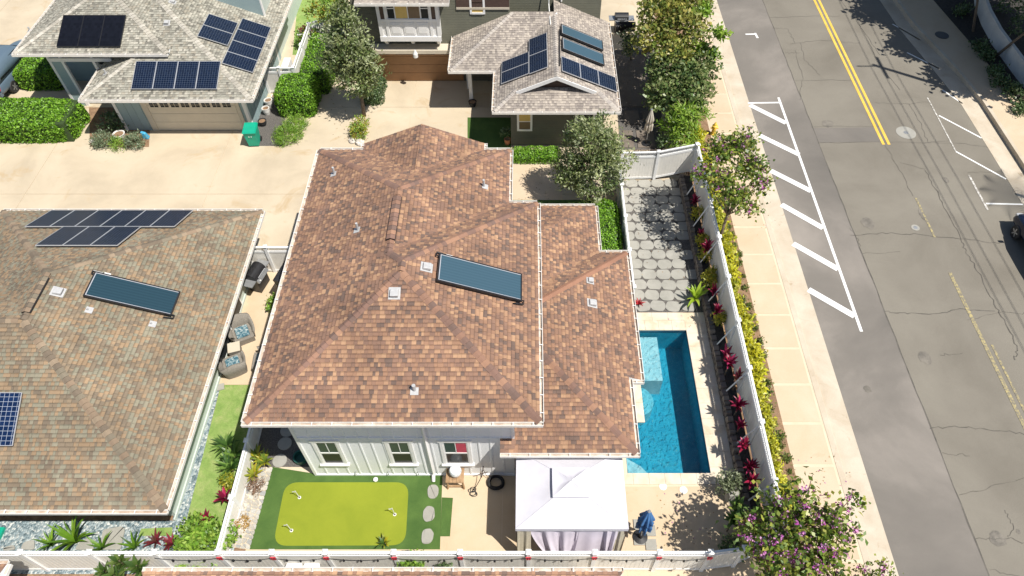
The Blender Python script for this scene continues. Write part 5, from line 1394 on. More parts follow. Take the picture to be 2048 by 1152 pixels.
# --- hose coil and a tangle of cord on a stand
c = P(992, 967)
hc = MB()
for i in range(7): 
    pts = [(c.x + (.30 - .025 * (i % 4)) * math.cos(a + i), c.y + (.26 - .022 * (i % 4)) * math.sin(a + i), .03 + .028 * i + .01 * math.sin(3 * a)) for a in [2 * math.pi * q / 26 for q in range(27)]]
    hc.tube(pts, .022, 6, cap=False)
tag(hc.build('hose_coil', M['blackrubber']), 'coil of black garden hose lying in the gazebo shadow', 'hose')
c = P(946, 985); q = MB(); pts = []
for i in range(70):
    a = i * .33; rr_ = .12 + .05 * math.sin(i * .21); pts.append((c.x + rr_ * math.cos(a) + .08 * math.sin(i * .11), c.y + rr_ * math.sin(a) * .8 + (i / 70) * .2 - .1, .03 + .02 * math.sin(i)))
pts += [(c.x + .12, c.y + .2, .12), (c.x + .25, c.y + .35, .3), (c.x + .33, c.y + .5, .45)]
q.tube(pts, .014, 5)
tag(q.build('tangled_cord', M['blackrubber']), 'tangled black cord on the patio between table and hose coil', 'cord')
c = P(966, 955); q = thing('hose_stand', 'thin wrought-iron hose stand leaning beside the cream wall', 'stand', (c.x, c.y, 0))
MB().tube([(c.x - .05, c.y, 0), (c.x + .05, c.y + .1, .75)], .014, 5).build('upright', M['darkbrown'], q); MB().tube([(c.x + .22, c.y - .08, 0), (c.x + .02, c.y + .08, .55)], .012, 5).build('upright', M['darkbrown'], q); MB().tube([(c.x - .22, c.y - .05, .32), (c.x + .2, c.y + .05, .38)], .016, 5).build('arm', M['darkbrown'], q)
tag(MB().lathe((P(752, 961).x, P(752, 961).y, 0.012), [(.07, 0), (.09, .1), (.05, .13)], 8).build('garden_light', M['white']), 'small white light on the turf at the foot of the wall', 'light')
# shaded service corner: round green hose pot, stepping discs
M['hosegreen'] = M_plain('dark_green_plastic', (0.01, 0.09, 0.07), .5, .1, 6)
c = P(603, 918); tag(MB().lathe((c.x, c.y, 0), [(.25, 0), (.27, .05), (.27, .25), (.21, .25), (.2, .08)], 24).build('hose_pot', M['hosegreen']), 'round dark green hose pot in the shaded corner by the house', 'pot')
for k, (u, v) in enumerate(((570, 888), (560, 922), (575, 862))):
    c = P(u, v, .0); tag(MB().lathe((c.x, c.y, 0), [(.27, 0), (.27, .05), (.2, .055)], 16).build('stepping_disc', M['paver']), ['round stepping disc in the shaded side passage, middle one', 'round stepping disc in the side passage, the sunlit one', 'round stepping disc in the side passage, deepest in shade'][k], 'stone')
sheet('side_passage_gravel', PP((513, 848), (620, 848), (640, 934), (515, 934)), 0.004, M['gravel_dark'])

# --- wicker chairs
def wicker_chair(c, face, label):
    """barrel chair; face = plan angle it looks towards"""
    t = thing('wicker_chair', label, 'chair', (c.x, c.y, 0)); R = Matrix.Translation((c.x, c.y, 0)) @ Matrix.Rotation(face - math.pi / 2 + math.pi, 4, 'Z') @ Matrix.Diagonal((1.2, 1.2, 1.1, 1))
    n = 30; out = MB()
    def ring(off, z, flare):
        pts = []
        for i in range(n + 1):
            a = math.radians(-35 + 250 * i / n)
            rx, ry = (.46 - off) * flare, (.44 - off) * flare
            ca_, sa_ = math.cos(a), math.sin(a); q_ = 1 / max(abs(ca_), abs(sa_)); q_ = .3 + .7 * q_ if q_ < 1.35 else .3 + .7 * 1.35
            pts.append((rx * ca_ * q_ * .92, ry * sa_ * q_ * .92, z(i / n)))
        return pts
    top = lambda u: .50 + .34 * math.exp(-((u - .5) / .26) ** 2)
    rings = [ring(0, lambda u: .0, .86), ring(0, lambda u: .3, .93), ring(0, top, 1.1), ring(.07, top, 1.1), ring(.09, lambda u: .3, .93)]
    vs = [p for r_ in rings for p in r_]; fs = []
    for j in range(4):
        for i in range(n): fs.append((j * (n + 1) + i, j * (n + 1) + i + 1, (j + 1) * (n + 1) + i + 1, (j + 1) * (n + 1) + i))
    for i0 in (0, n): fs.append(tuple(j * (n + 1) + i0 for j in range(5)))
    out.add(vs, fs)
    inst('shell', out.mesh('shell', M['wicker'], True), R, t)
    inst('seat', MB().cbox((0, -.05, .0), .62, .66, .30, 0, 1.06).mesh('seat', M['wicker']), R, t)
    o = inst('seat_cushion', MB().cbox((0, -.04, .30), .46, .50, .10, 0, .96).mesh('seat_cushion', M['cushion']), R, t); m = o.modifiers.new('bevel', 'BEVEL'); m.width = .04; m.segments = 3
c = P(489, 672); wicker_chair(c, math.radians(-62), 'grey wicker armchair with teal cushion, the one nearer the grill')
c = P(472, 738); wicker_chair(c, math.radians(118), 'grey wicker armchair with teal cushion, the one nearer the lawn')
c = P(522, 728); wicker_chair(c + Vector((.25, 0, 0)), math.radians(185), 'grey wicker armchair mostly hidden under the white eave')
c = P(474, 706); t = thing('wicker_side_table', 'small grey wicker side table between the two armchairs', 'table', (c.x, c.y, 0))
MB().cbox((c.x, c.y, 0), .42, .42, .42, .3, 1.1).build('base', M['wicker'], t); MB().cbox((c.x, c.y, .42), .5, .5, .04, .3).build('top', M['tan_trim'], t, bevel=.015)
# --- grill
def grill(c, rz, label):
    t = thing('gas_grill', label, 'grill', (c.x, c.y, 0)); R = Matrix.Translation((c.x, c.y, 0)) @ Matrix.Rotation(rz, 4, 'Z') @ Matrix.Diagonal((1.15, 1.15, 1.08, 1))
    inst('cart', MB().box(-.33, .33, -.24, .24, .08, .72).mesh('cart', M['black']), R, t)
    lid = MB(); n = 10
    for i in range(n):
        a0, a1 = math.pi * i / n, math.pi * (i + 1) / n
        lid.add([(-.36, -.27 * math.cos(a0), .86 + .28 * math.sin(a0)), (.36, -.27 * math.cos(a0), .86 + .28 * math.sin(a0)), (.36, -.27 * math.cos(a1), .86 + .28 * math.sin(a1)), (-.36, -.27 * math.cos(a1), .86 + .28 * math.sin(a1))], [(0, 1, 2, 3)])
    for x in (-.36, .36): lid.add([(x, -.27 * math.cos(math.pi * i / n), .86 + .28 * math.sin(math.pi * i / n)) for i in range(n + 1)], [tuple(range(n + 1))])
    o = inst('lid', lid.mesh('lid', M['black'], True), R, t)
    inst('firebox', MB().box(-.36, .36, -.27, .27, .70, .862).mesh('firebox', M['black']), R, t)
    inst('handle', MB().tube([(-.25, -.31, .95), (.25, -.31, .95)], .016, 6).mesh('handle', M['alu']), R, t)
    inst('control_panel', MB().hexa([(-.36, -.36, .72), (.36, -.36, .72), (.36, -.27, .72), (-.36, -.27, .72), (-.36, -.30, .86), (.36, -.30, .86), (.36, -.27, .86), (-.36, -.27, .86)]).mesh('control_panel', M['grey_metal']), R, t)
    for i in range(4): inst('knob', MB().lathe((0, 0, 0), [(.03, 0), (.026, .03)], 10).mesh('knob', M['white']) if i == 0 else t.children[-1].data, R @ Matrix.Translation((-.24 + i * .16, -.34, .79)) @ Matrix.Rotation(1.3, 4, 'X'), t)
    for s in (-1, 1): inst('side_shelf', MB().box(s * .36, s * .68, -.24, .24, .80, .84).mesh('side_shelf', M['grey_metal']) if s > 0 else MB().box(-.68, -.36, -.24, .24, .80, .84).mesh('side_shelf', M['grey_metal']), R, t)
    for x in (-.3, .3): inst('wheel', MB().lathe((0, 0, -.02), [(.08, 0), (.08, .04)], 14).mesh('wheel', M['blackrubber']), R @ Matrix.Translation((x, .2, .08)) @ Matrix.Rotation(math.pi / 2, 4, 'Y'), t)
grill(P(522, 572), math.radians(75), 'black gas grill with side shelves in the side passage')
grill(P(1240, 62), math.radians(0), 'covered grill with silver lid in the dark yard beside the olive house')
c = P(440, 775); tag(MB().cbox((c.x, c.y, .01), .35, .3, .04, .3).build('splash_block', M['paver']), 'grey splash block at the corner of the lawn by the sage wall', 'block')
# flat concrete stones in the blue gravel
for k, (pts, lab) in enumerate(((((207, 1060), (245, 1053), (251, 1058), (242, 1100), (200, 1100)), 'large flat stone in the blue gravel, the rightmost'), (((160, 1085), (180, 1075), (190, 1100), (150, 1100)), 'flat stone in the blue gravel under the lily'), (((48, 1085), (70, 1080), (70, 1100), (42, 1100)), 'flat stone in the blue gravel, second from the left'), (((12, 1094), (30, 1090), (32, 1100), (5, 1102)), 'flat stone in the blue gravel, leftmost'))):
    tag(MB().prism(rounded(PP(*pts), .1, 3), 0, .05).build('flat_stone', M['paver']), lab, 'stone')
tag(MB().prism(PP((283, 1058), (345, 1055), (345, 1072), (278, 1072)), 0, .03).build('turf_square', M['lawn']), 'small square of lawn in the blue gravel corner', 'lawn')
c = P(0, 1065); tag(MB().box(c.x - .3, c.x + .15, c.y - .25, c.y + .15, 0, .12).build('utility_box', M['binGreen']), 'green utility box lid at the picture edge in the gravel', 'box')
# --- bistro tops peeking over the bottom gutter
for k, u in enumerate((587, 622)):
    c = P(u, 1136, .72); t = thing('round_table', ['white round cafe table behind the bottom gutter, left one', 'white round cafe table behind the bottom gutter, right one'][k], 'table', (c.x, c.y, 0))
    MB().lathe((c.x, c.y, .69), [(.27, 0), (.29, .015), (.27, .03)], 28).build('top', M['white'], t); MB().tube([(c.x, c.y, 0), (c.x, c.y, .69)], .03, 8).build('pedestal', M['white'], t)

# --- bins, pots, small things by the teal garage
def bin_(c, rz, label):
    t = thing('wheeled_bin', label, 'bin', (c.x, c.y, 0)); R = Matrix.Translation((c.x, c.y, 0)) @ Matrix.Rotation(rz, 4, 'Z')
    inst('body', MB().cbox((0, 0, .08), .52, .58, .92, 0, 1.25).mesh('body', M['binGreen']), R, t)
    l = MB(); l.hexa([(-.36, -.42, 1.0), (.36, -.42, 1.0), (.36, .4, 1.03), (-.36, .4, 1.03), (-.31, -.36, 1.09), (.31, -.36, 1.09), (.31, .36, 1.13), (-.31, .36, 1.13)]); o = inst('lid', l.mesh('lid', M['binGreen']), R, t)
    inst('handle', MB().tube([(-.3, .45, .98), (.3, .45, .98)], .02, 6).mesh('handle', M['binGreen']), R, t)
    for s in (-1, 1): inst('wheel', MB().lathe((0, 0, -.03), [(.13, 0), (.13, .06)], 16).mesh('wheel', M['blackrubber']), R @ Matrix.Translation((s * .28, .27, .13)) @ Matrix.Rotation(math.pi / 2, 4, 'Y'), t)
    for s in (-.06, .06): inst('recycling_mark', MB().box(s - .02, s + .02, -.385, -.37, .72, .78).mesh('recycling_mark', M['white']), R, t)
bin_(P(511, 287), math.radians(4), 'green wheeled bin beside the tan garage door')
def pot(c, r, h, mat, label, soil=True, z=0):
    t = thing('plant_pot', label, 'pot', (c.x, c.y, z))
    MB().lathe((c.x, c.y, z), [(r * .7, 0), (r * .95, h * .5), (r, h), (r * 1.08, h), (r * 1.08, h * .93 + .03), (r * .85, h), (r * .82, h * .9)], 18).build('vessel', mat, t, smooth=False)
    if soil: MB().lathe((c.x, c.y, z + h * .9), [(r * .82, 0), (r * .8, .005)], 14).build('soil', M['soil'], t)
pot(P(540, 212), .22, .42, M['potwhite'], 'white glazed pot beside the teal wall, the large middle one'); pot(P(535, 228), .2, .42, M['potwhite'], 'white glazed pot beside the teal wall, the one nearest the bin'); pot(P(551, 200), .16, .3, M['potwhite'], 'small white glazed pot beside the teal wall, nearest the gate')
pot(P(527, 250), .22, .3, M['blackrubber'], 'black plastic nursery pot behind the green bin'); pot(P(242, 276), .3, .3, M['potwhite'], 'wide pale pot in the planter by the garage door'); pot(P(1015, 288), .17, .35, M['terracotta'], 'terracotta pot at the corner of the olive house')
c = P(294, 276); t = MB(); t.hexa([(c.x - .16, c.y - .12, 0), (c.x + .14, c.y - .14, 0), (c.x + .16, c.y + .12, 0), (c.x - .14, c.y + .12, 0), (c.x - .2, c.y - .06, .42), (c.x + .05, c.y - .1, .36), (c.x + .07, c.y + .05, .38), (c.x - .18, c.y + .08, .45)]); tag(t.build('watering_can', M['potblue'], bevel=.04), 'light blue plastic watering can in front of the garage corner', 'watering can')
c = P(946, 206); pot(c + Vector((0, -.25, 0)), .22, .28, M['blackrubber'], 'black pot at the foot of the white porch post')
# air conditioner
c = P(583, 135); c = Vector((-14.0, 36.0, 0)); t = thing('air_conditioner', 'white outdoor air conditioner beside the teal house wall', 'air conditioner', (c.x, c.y, 0))
MB().box(c.x - .2, c.x + .2, c.y - .45, c.y + .45, .1, 1.0).build('case', M['white'], t, bevel=.02); MB().box(c.x - .16, c.x + .16, c.y - .47, c.y - .452, .2, .9).build('grille', M['black'], t); MB().box(c.x - .2, c.x + .2, c.y - .4, c.y + .4, 0, .1).build('base', M['black'], t)
# flower stand
c = Vector((-13.5, 39.0, 0)); t = thing('flower_stand', 'white shelf stand of red flowers near the far lawn', 'stand', (c.x, c.y, 0))
MB().box(c.x - .4, c.x + .4, c.y - .25, c.y + .25, 1.0, 1.05).build('shelf', M['white'], t)
for sx in (-1, 1):
    for sy in (-1, 1): MB().box(c.x + sx * .36 - .025, c.x + sx * .36 + .025, c.y + sy * .21 - .025, c.y + sy * .21 + .025, 0, 1.0).build('leg', M['wood'], t)
# hydrant
c = P(1426, 268); t = thing('fire_hydrant', 'yellow fire hydrant on the sidewalk near the flowering tree', 'hydrant', (c.x, c.y, 0))
MB().lathe((c.x, c.y, 0), [(.17, 0), (.17, .05), (.11, .06), (.11, .5), (.15, .52), (.15, .57), (.11, .6), (.08, .7), (.03, .75), (.03, .8)], 16).build('barrel', M['hydrant'], t, smooth=False)
for d in ((1, 0), (-1, 0), (0, -1)): MB().tube([(c.x, c.y, .42), (c.x + d[0] * .2, c.y + d[1] * .2, .42)], .06, 10).build('outlet', M['hydrant'], t)
# rocks
def rock(c, r, label, mat='rock', seed=0, z=0):
    rr_ = random.Random(seed); mb = MB(); n = 10
    prof = [(0.7, 0), (1.0, .25), (.8, .6), (.35, .8)]
    vs = []
    for q, zz in prof:
        for i in range(n):
            a = 2 * math.pi * i / n; k_ = q * r * rr_.uniform(.8, 1.15); vs.append((c.x + k_ * math.cos(a), c.y + k_ * math.sin(a), z + zz * r * rr_.uniform(.85, 1.1)))
    fs = [(j * n + i, j * n + (i + 1) % n, (j + 1) * n + (i + 1) % n, (j + 1) * n + i) for j in range(3) for i in range(n)] + [tuple(range(3 * n, 4 * n))]
    mb.add(vs, fs); return tag(mb.build('rock', M[mat], smooth=False), label, 'rock')
for k, (u, v, r_, lab) in enumerate(((705, 283, .22, 'pale rock at the tip of the driveway planting, left one'), (720, 287, .26, 'pale rock at the tip of the driveway planting, right one'), (485, 1050, .3, 'pale coral rock by the side fence holding a dry plant'), (513, 975, .28, 'brown coral rock by the flagstones with dry stems'), (184, 283, .14, 'small dark stone beside the planter walk'))):
    rock(P(u, v), r_, lab, 'rock', k)
c = P(1459, 995); tag(MB().cbox((c.x, c.y, 0), .4, .36, .6, .2, .95).build('stone_plinth', M['paver'], bevel=.03), 'grey stone plinth at the corner of the pool deck', 'plinth')

# slabs of the yard behind the court fence, tree shade painted into their brown
M['slab_shaded'] = M_multi('shaded_brown_slab', [(0.3, (0.13, 0.105, 0.085)), (0.7, (0.19, 0.16, 0.13))], 1.5, .9, 40, .1, .2)
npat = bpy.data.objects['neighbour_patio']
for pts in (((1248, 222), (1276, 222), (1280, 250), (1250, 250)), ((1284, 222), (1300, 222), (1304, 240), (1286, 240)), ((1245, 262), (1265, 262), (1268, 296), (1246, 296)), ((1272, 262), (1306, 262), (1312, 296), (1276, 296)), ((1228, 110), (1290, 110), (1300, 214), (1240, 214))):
    MB().prism(PP(*pts), .006, .04).build('slab', M['slab_shaded'], npat)

# ================================================================== VEHICLES
def loft(mb, secs):
    """secs: list of rings (same count)"""
    n = len(secs[0]); vs = [p for s in secs for p in s]
    fs = [(j * n + i, j * n + (i + 1) % n, (j + 1) * n + (i + 1) % n, (j + 1) * n + i) for j in range(len(secs) - 1) for i in range(n)]
    fs += [tuple(range(n - 1, -1, -1)), tuple(range((len(secs) - 1) * n, len(secs) * n))]
    mb.add(vs, fs)
def car(loc, rz, paint, label, L=4.7, W=1.85, H=1.72):
    """front towards local +y"""
    t = thing('parked_car', label, 'car', loc); R = Matrix.Translation(loc) @ Matrix.Rotation(rz, 4, 'Z')
    w = W / 2
    def ring(y, wb, wt, zb, zt, r=.12):
        return [(-wb, y, zb), (wb, y, zb), (wb, y, zb + (zt - zb) * .55), (wt, y, zt - r * .4), (wt - r, y, zt), (-wt + r, y, zt), (-wt, y, zt - r * .4), (-wb, y, zb + (zt - zb) * .55)]
    body = MB()
    loft(body, [ring(-L / 2, w * .88, w * .80, .38, .92), ring(-L / 2 + .12, w * .97, w * .92, .26, 1.02), ring(-L * .3, w, w * .95, .22, 1.05), ring(0, w, w * .95, .22, 1.03), ring(L * .25, w, w * .95, .22, 1.0), ring(L / 2 - .5, w * .97, w * .86, .24, .93), ring(L / 2 - .1, w * .88, w * .75, .3, .82), ring(L / 2, w * .76, w * .65, .38, .7)])
    o = inst('body', body.mesh('body', paint, True), R, t); m = o.modifiers.new('sub', 'SUBSURF'); m.levels = 1; m.render_levels = 2
    cab = MB()
    loft(cab, [ring(-L / 2 + .1, w * .86, w * .74, .98, 1.06, .05), ring(-L / 2 + .38, w * .90, w * .74, .98, H - .06, .1), ring(-L * .2, w * .92, w * .75, .98, H, .1), ring(L * .06, w * .92, w * .73, .98, H - .03, .1), ring(L * .26, w * .9, w * .7, .96, 1.04, .05)])
    inst('cabin', cab.mesh('cabin', paint, True), R, t)
    def quad(a, b, c, d, name, mat):
        inst(name, MB().add([a, b, c, d], [(0, 1, 2, 3)]).mesh(name, mat), R, t)
    for s in (-1, 1):
        for y0, y1, k0, k1 in ((-L / 2 + .55, -L * .2 - .05, .0, .0), (-L * .2 + .05, L * .06 - .1, 0, 0)):
            quad((s * (w * .915 + .012), y0, 1.1), (s * (w * .925 + .012), y1, 1.1), (s * (w * .79 + .012), y1, H - .16), (s * (w * .79 + .012), y0 + .1, H - .18), 'side_window', M['car_glass'])
    quad((-w * .78, -L / 2 + .17, 1.14), (w * .78, -L / 2 + .17, 1.14), (w * .68, -L / 2 + .355, H - .16), (-w * .68, -L / 2 + .355, H - .16), 'rear_window', M['car_glass'])
    quad((-w * .8, L * .25, 1.09), (w * .8, L * .25, 1.09), (w * .66, L * .085, H - .1), (-w * .66, L * .085, H - .1), 'windscreen', M['car_glass'])
    for s in (-1, 1):
        inst('tail_lamp', MB().box(s * w * .8 - .09, s * w * .8 + .09, -L / 2 - .015, -L / 2 + .2, .72, .98).mesh('tail_lamp', M['tail']), R, t)
        inst('headlamp', MB().box(s * w * .62 - .14, s * w * .62 + .14, L / 2 - .22, L / 2 - .03, .62, .76).mesh('headlamp', M['alu']), R, t)
        inst('mirror', MB().box(s * (w + .1) - .1, s * (w + .1) + .1, L * .17, L * .17 + .12, 1.02, 1.16).mesh('mirror', paint), R, t)
        for y in (-L * .3, L * .31):
            RW = R @ Matrix.Translation((s * (w - .1), y, .34)) @ Matrix.Rotation(s * math.pi / 2, 4, 'Y')
            wh = inst('wheel', MB().lathe((0, 0, -.1), [(.22, 0), (.31, .0), (.345, .04), (.345, .18), (.32, .225), (.23, .225)], 24).mesh('wheel', M['blackrubber']), RW, t)
            rim = MB().lathe((0, 0, -.1), [(.225, .17), (.21, .215), (.19, .19)], 20)
            for i in range(5):
                a = 2 * math.pi * i / 5; ca, sa = math.cos(a), math.sin(a)
                rim.hexa([(-.03 * sa, .03 * ca, .10), (.21 * ca - .03 * sa, .21 * sa + .03 * ca, .10), (.21 * ca + .03 * sa, .21 * sa - .03 * ca, .10), (.03 * sa, -.03 * ca, .10), (-.03 * sa, .03 * ca, .13), (.21 * ca - .03 * sa, .21 * sa + .03 * ca, .13), (.21 * ca + .03 * sa, .21 * sa - .03 * ca, .13), (.03 * sa, -.03 * ca, .13)])
            inst('rim', rim.mesh('rim', M['rim']), Matrix.Identity(4), wh)
    inst('bumper', MB().box(-w * .86, w * .86, -L / 2 - .06, -L / 2 + .15, .36, .58).mesh('bumper', paint), R, t)
    return t
wb = P(30, 170)
car((wb.x - .36, wb.y + 1.42 - .45, 0), math.radians(-4), M['car_silver'], 'blue-grey minivan cut by the picture edge, its red tail lamp toward the hedge', L=5.1, H=1.85)
wf = P(2026, 473, -.12)
car((wf.x + .83, wf.y - 1.5, -.12), math.radians(0), M['car_navy'], 'dark navy car parked at the far kerb, only its wheel and nose in the picture')

# --- utility pole on the far side (its shadow crosses the road)
up_ = thing('utility_pole', 'tall wooden utility pole at the picture edge on the far sidewalk', 'utility pole', (27.9, 33.1, 0))
MB().tube([(27.9, 33.1, 0), (27.9, 33.1, 14.6)], [.17, .12], 12).build('shaft', M['pole'], up_)
MB().box(27.84, 27.96, 32.0, 34.2, 13.6, 13.75).build('crossarm', M['pole'], up_); MB().tube([(27.9, 33.1, 14.2), (26.8, 33.0, 14.5)], .05, 6).build('bracket', M['pole'], up_)
for i, (dx, z) in enumerate(((-.5, 13.8), (.0, 13.9), (.6, 13.8))):
    MB().tube([(27.9 + dx - 1.2 * (i - 1), 33.1 + 40 * s, z + (1.2 - 1.2 * (1 - abs(s)) if False else -.6 * (1 - abs(s)) * abs(s) * 4)) for s in (-1, -.75, -.5, -.25, 0, .25, .5, .75, 1)], .02, 4).build('wire', M['black'], up_)

# --- white garden wall, far right
gw = [P(u, v, .05) for u, v in ((1944, -30), (1948, 15), (1960, 50), (1981, 90), (2006, 125), (2033, 162), (2060, 195), (2110, 250))]
mb = MB(); n = len(gw)
outer = [Vector((p.x, p.y, 0)) for p in gw]; inner = []
for i, p in enumerate(outer):
    d = (outer[min(i + 1, n - 1)] - outer[max(i - 1, 0)]).normalized(); inner.append(p + Vector((-d.y, d.x, 0)) * .2)
for i in range(n - 1):
    a, b2, c2, d2 = outer[i], outer[i + 1], inner[i + 1], inner[i]
    mb.hexa([(a.x, a.y, .05), (b2.x, b2.y, .05), (c2.x, c2.y, .05), (d2.x, d2.y, .05), (a.x, a.y, 1.15), (b2.x, b2.y, 1.15), (c2.x, c2.y, 1.15), (d2.x, d2.y, 1.15)])
tag(mb.build('garden_wall', M['bluewall']), 'low white curving wall in deep tree shade across the road', 'wall')
# ================================================================== PLANTS
def unit(rs, n):
    v = rs.normal(size=(n, 3)); return v / np.linalg.norm(v, axis=1, keepdims=True)
def leaf_mesh(name, C, D, N, L, W, cols, mat, fold=.18):
    D = D / np.maximum(np.linalg.norm(D, axis=1, keepdims=True), 1e-6)
    S = np.cross(N, D); S /= np.maximum(np.linalg.norm(S, axis=1, keepdims=True), 1e-6); U = np.cross(D, S)
    L = L[:, None]; W = W[:, None]
    V = np.stack([C - D * L * .5, C + S * W * .5 + U * W * fold - D * L * .05, C + D * L * .5 - U * L * .08, C - S * W * .5 + U * W * fold - D * L * .05], axis=1).reshape(-1, 3)
    F = np.arange(len(C) * 4).reshape(-1, 4)
    return mesh_np(name, V, F, mat, cols)
def pick(rs, pal, n, jit=.15):
    p = np.array(pal)[rs.integers(0, len(pal), n)]
    return np.clip(p * (1 + rs.uniform(-jit, jit, (n, 1))), 0, 1)
def cloud(blobs, nclump, per, cr, L, W, pal, seed, up=.4, shell=.62, mat='leaf', droop=0.0, flat=.6, name='crown'):
    rs = np.random.default_rng(seed); B = np.array(blobs, dtype=float)
    vol = B[:, 3] * B[:, 4] * B[:, 5]; bi = rs.choice(len(B), nclump, p=vol / vol.sum())
    d = unit(rs, nclump); d[:, 2] += up * .6; d /= np.linalg.norm(d, axis=1, keepdims=True)
    r = shell + (1 - shell) * rs.random(nclump) ** .7; r *= rs.uniform(.85, 1.18, nclump)
    cc = B[bi, :3] + d * B[bi, 3:6] * r[:, None]
    ci = np.repeat(np.arange(nclump), per); n = len(ci)
    crs = cr * rs.uniform(.6, 1.4, nclump)
    C = cc[ci] + rs.normal(size=(n, 3)) * crs[ci][:, None] * np.array([1, 1, .8])
    D = d[ci] * .8 + unit(rs, n) * .8; D[:, 2] += .25 - droop
    N = d[ci] * .75 + unit(rs, n) * .5; N[:, 2] += flat
    # clump-wise colour so that light and dark clumps read
    base = pick(rs, pal, nclump, .2)[ci] * .55 + pick(rs, pal, n, .2) * .45
    return leaf_mesh(name, C, D, N, L * rs.uniform(.65, 1.25, n), W * rs.uniform(.7, 1.25, n), base, M[mat]), cc
def leaf_obj(me, name, parent=None):
    o = bpy.data.objects.new(name, me); return link(o, parent)
def limbs(base, tips, r0, seed, parent, mat='bark', wob=.12):
    rr_ = random.Random(seed)
    base = Vector(base); top = sum((Vector(t) for t in tips), Vector()) / len(tips)
    fork = base.lerp(top, .45) + Vector((rr_.uniform(-.1, .1), rr_.uniform(-.1, .1), 0))
    mb = MB(); mb.tube([base, base.lerp(fork, .5) + Vector((rr_.uniform(-wob, wob) * .4, rr_.uniform(-wob, wob) * .4, 0)), fork], [r0, r0 * .8, r0 * .65], 8); tr = mb.build('trunk', M[mat], parent, smooth=True)
    for t in tips:
        t = Vector(t); m = fork.lerp(t, .5) + Vector((rr_.uniform(-wob, wob), rr_.uniform(-wob, wob), rr_.uniform(0, wob)))
        MB().tube([fork - Vector((0, 0, .05)), m, t], [r0 * .5, r0 * .3, r0 * .1], 6).build('limb', M[mat], tr, smooth=True)
def tree(name, label, base, blobs, nclump, per, cr, L, W, pal, seed, r0=.09, cat='tree', group=None, flowers=None, tips=None, **kw):
    t = thing(name, label, cat, tuple(base), group)
    me, cc = cloud(blobs, nclump, per, cr, L, W, pal, seed, **kw); o = leaf_obj(me, 'crown', t)
    tp = tips or [b[:3] for b in blobs]
    limbs(base, tp, r0, seed, t)
    if flowers:
        nf, fpal, fr, fl = flowers; rs = np.random.default_rng(seed + 5)
        sel = cc[rs.choice(len(cc), min(nf, len(cc)), replace=False)]; ci = np.repeat(np.arange(len(sel)), 16); n = len(ci)
        C = sel[ci] + rs.normal(size=(n, 3)) * fr + np.array([0, 0, fr * .8])
        leaf_obj(leaf_mesh('blossoms', C, unit(rs, n), unit(rs, n) + np.array([0, 0, .5]), fl * rs.uniform(.7, 1.2, n), fl * .8 * rs.uniform(.7, 1.2, n), pick(rs, fpal, n, .25), M['petal']), 'blossoms', t)
    return t
def bl(u, v, z, r, rz=None):
    p = P(u, v, z); return (p.x, p.y, p.z, r, r, rz or r * .8)

G_HEDGE = [(0.1478, 0.3218, 0.0209), (0.2088, 0.4264, 0.0313), (0.0958, 0.2174, 0.0174), (0.287, 0.5132, 0.0522)]
G_SILVER = [(0.1495, 0.2012, 0.0575), (0.23, 0.276, 0.092), (0.0747, 0.1207, 0.0345), (0.345, 0.3795, 0.161), (0.115, 0.1725, 0.0517), (0.506, 0.5405, 0.3335)]
G_FLOWER = [(0.184, 0.2702, 0.0345), (0.299, 0.3565, 0.0575), (0.0862, 0.1437, 0.0253), (0.4255, 0.4255, 0.0805), (0.1265, 0.23, 0.0345), (0.0575, 0.0978, 0.023)]
P_FLOWER = [(0.52, 0.12, 0.44), (0.66, 0.27, 0.58), (0.40, 0.06, 0.32), (0.70, 0.38, 0.62)]
G_YELLOW = [(0.40, 0.36, 0.075), (0.26, 0.30, 0.06), (0.14, 0.20, 0.04), (0.50, 0.43, 0.14), (0.09, 0.14, 0.03), (0.19, 0.26, 0.05)]
G_DARK = [(0.0517, 0.1035, 0.0345), (0.092, 0.161, 0.0575), (0.1495, 0.23, 0.092), (0.23, 0.2875, 0.1495)]
G_BAMBOO = [(0.1725, 0.322, 0.0287), (0.2645, 0.414, 0.046), (0.1035, 0.207, 0.0207), (0.345, 0.46, 0.069)]
G_CROTON = [(0.58, 0.50, 0.03), (0.47, 0.43, 0.025), (0.32, 0.34, 0.03), (0.62, 0.55, 0.10), (0.17, 0.22, 0.03)]
G_CROTON_Y = [(0.6192, 0.5704, 0.03), (0.5332, 0.5152, 0.025), (0.43, 0.4416, 0.03), (0.6364, 0.6256, 0.18), (0.258, 0.3128, 0.03)]
G_LUSH = [(0.165, 0.33, 0.0374), (0.255, 0.435, 0.0526), (0.105, 0.21, 0.03), (0.375, 0.51, 0.09)]
G_GREY = [(0.20, 0.26, 0.15), (0.27, 0.33, 0.20), (0.14, 0.19, 0.10)]
G_RED = [(0.36, 0.018, 0.06), (0.22, 0.012, 0.045), (0.48, 0.04, 0.13), (0.16, 0.01, 0.035)]

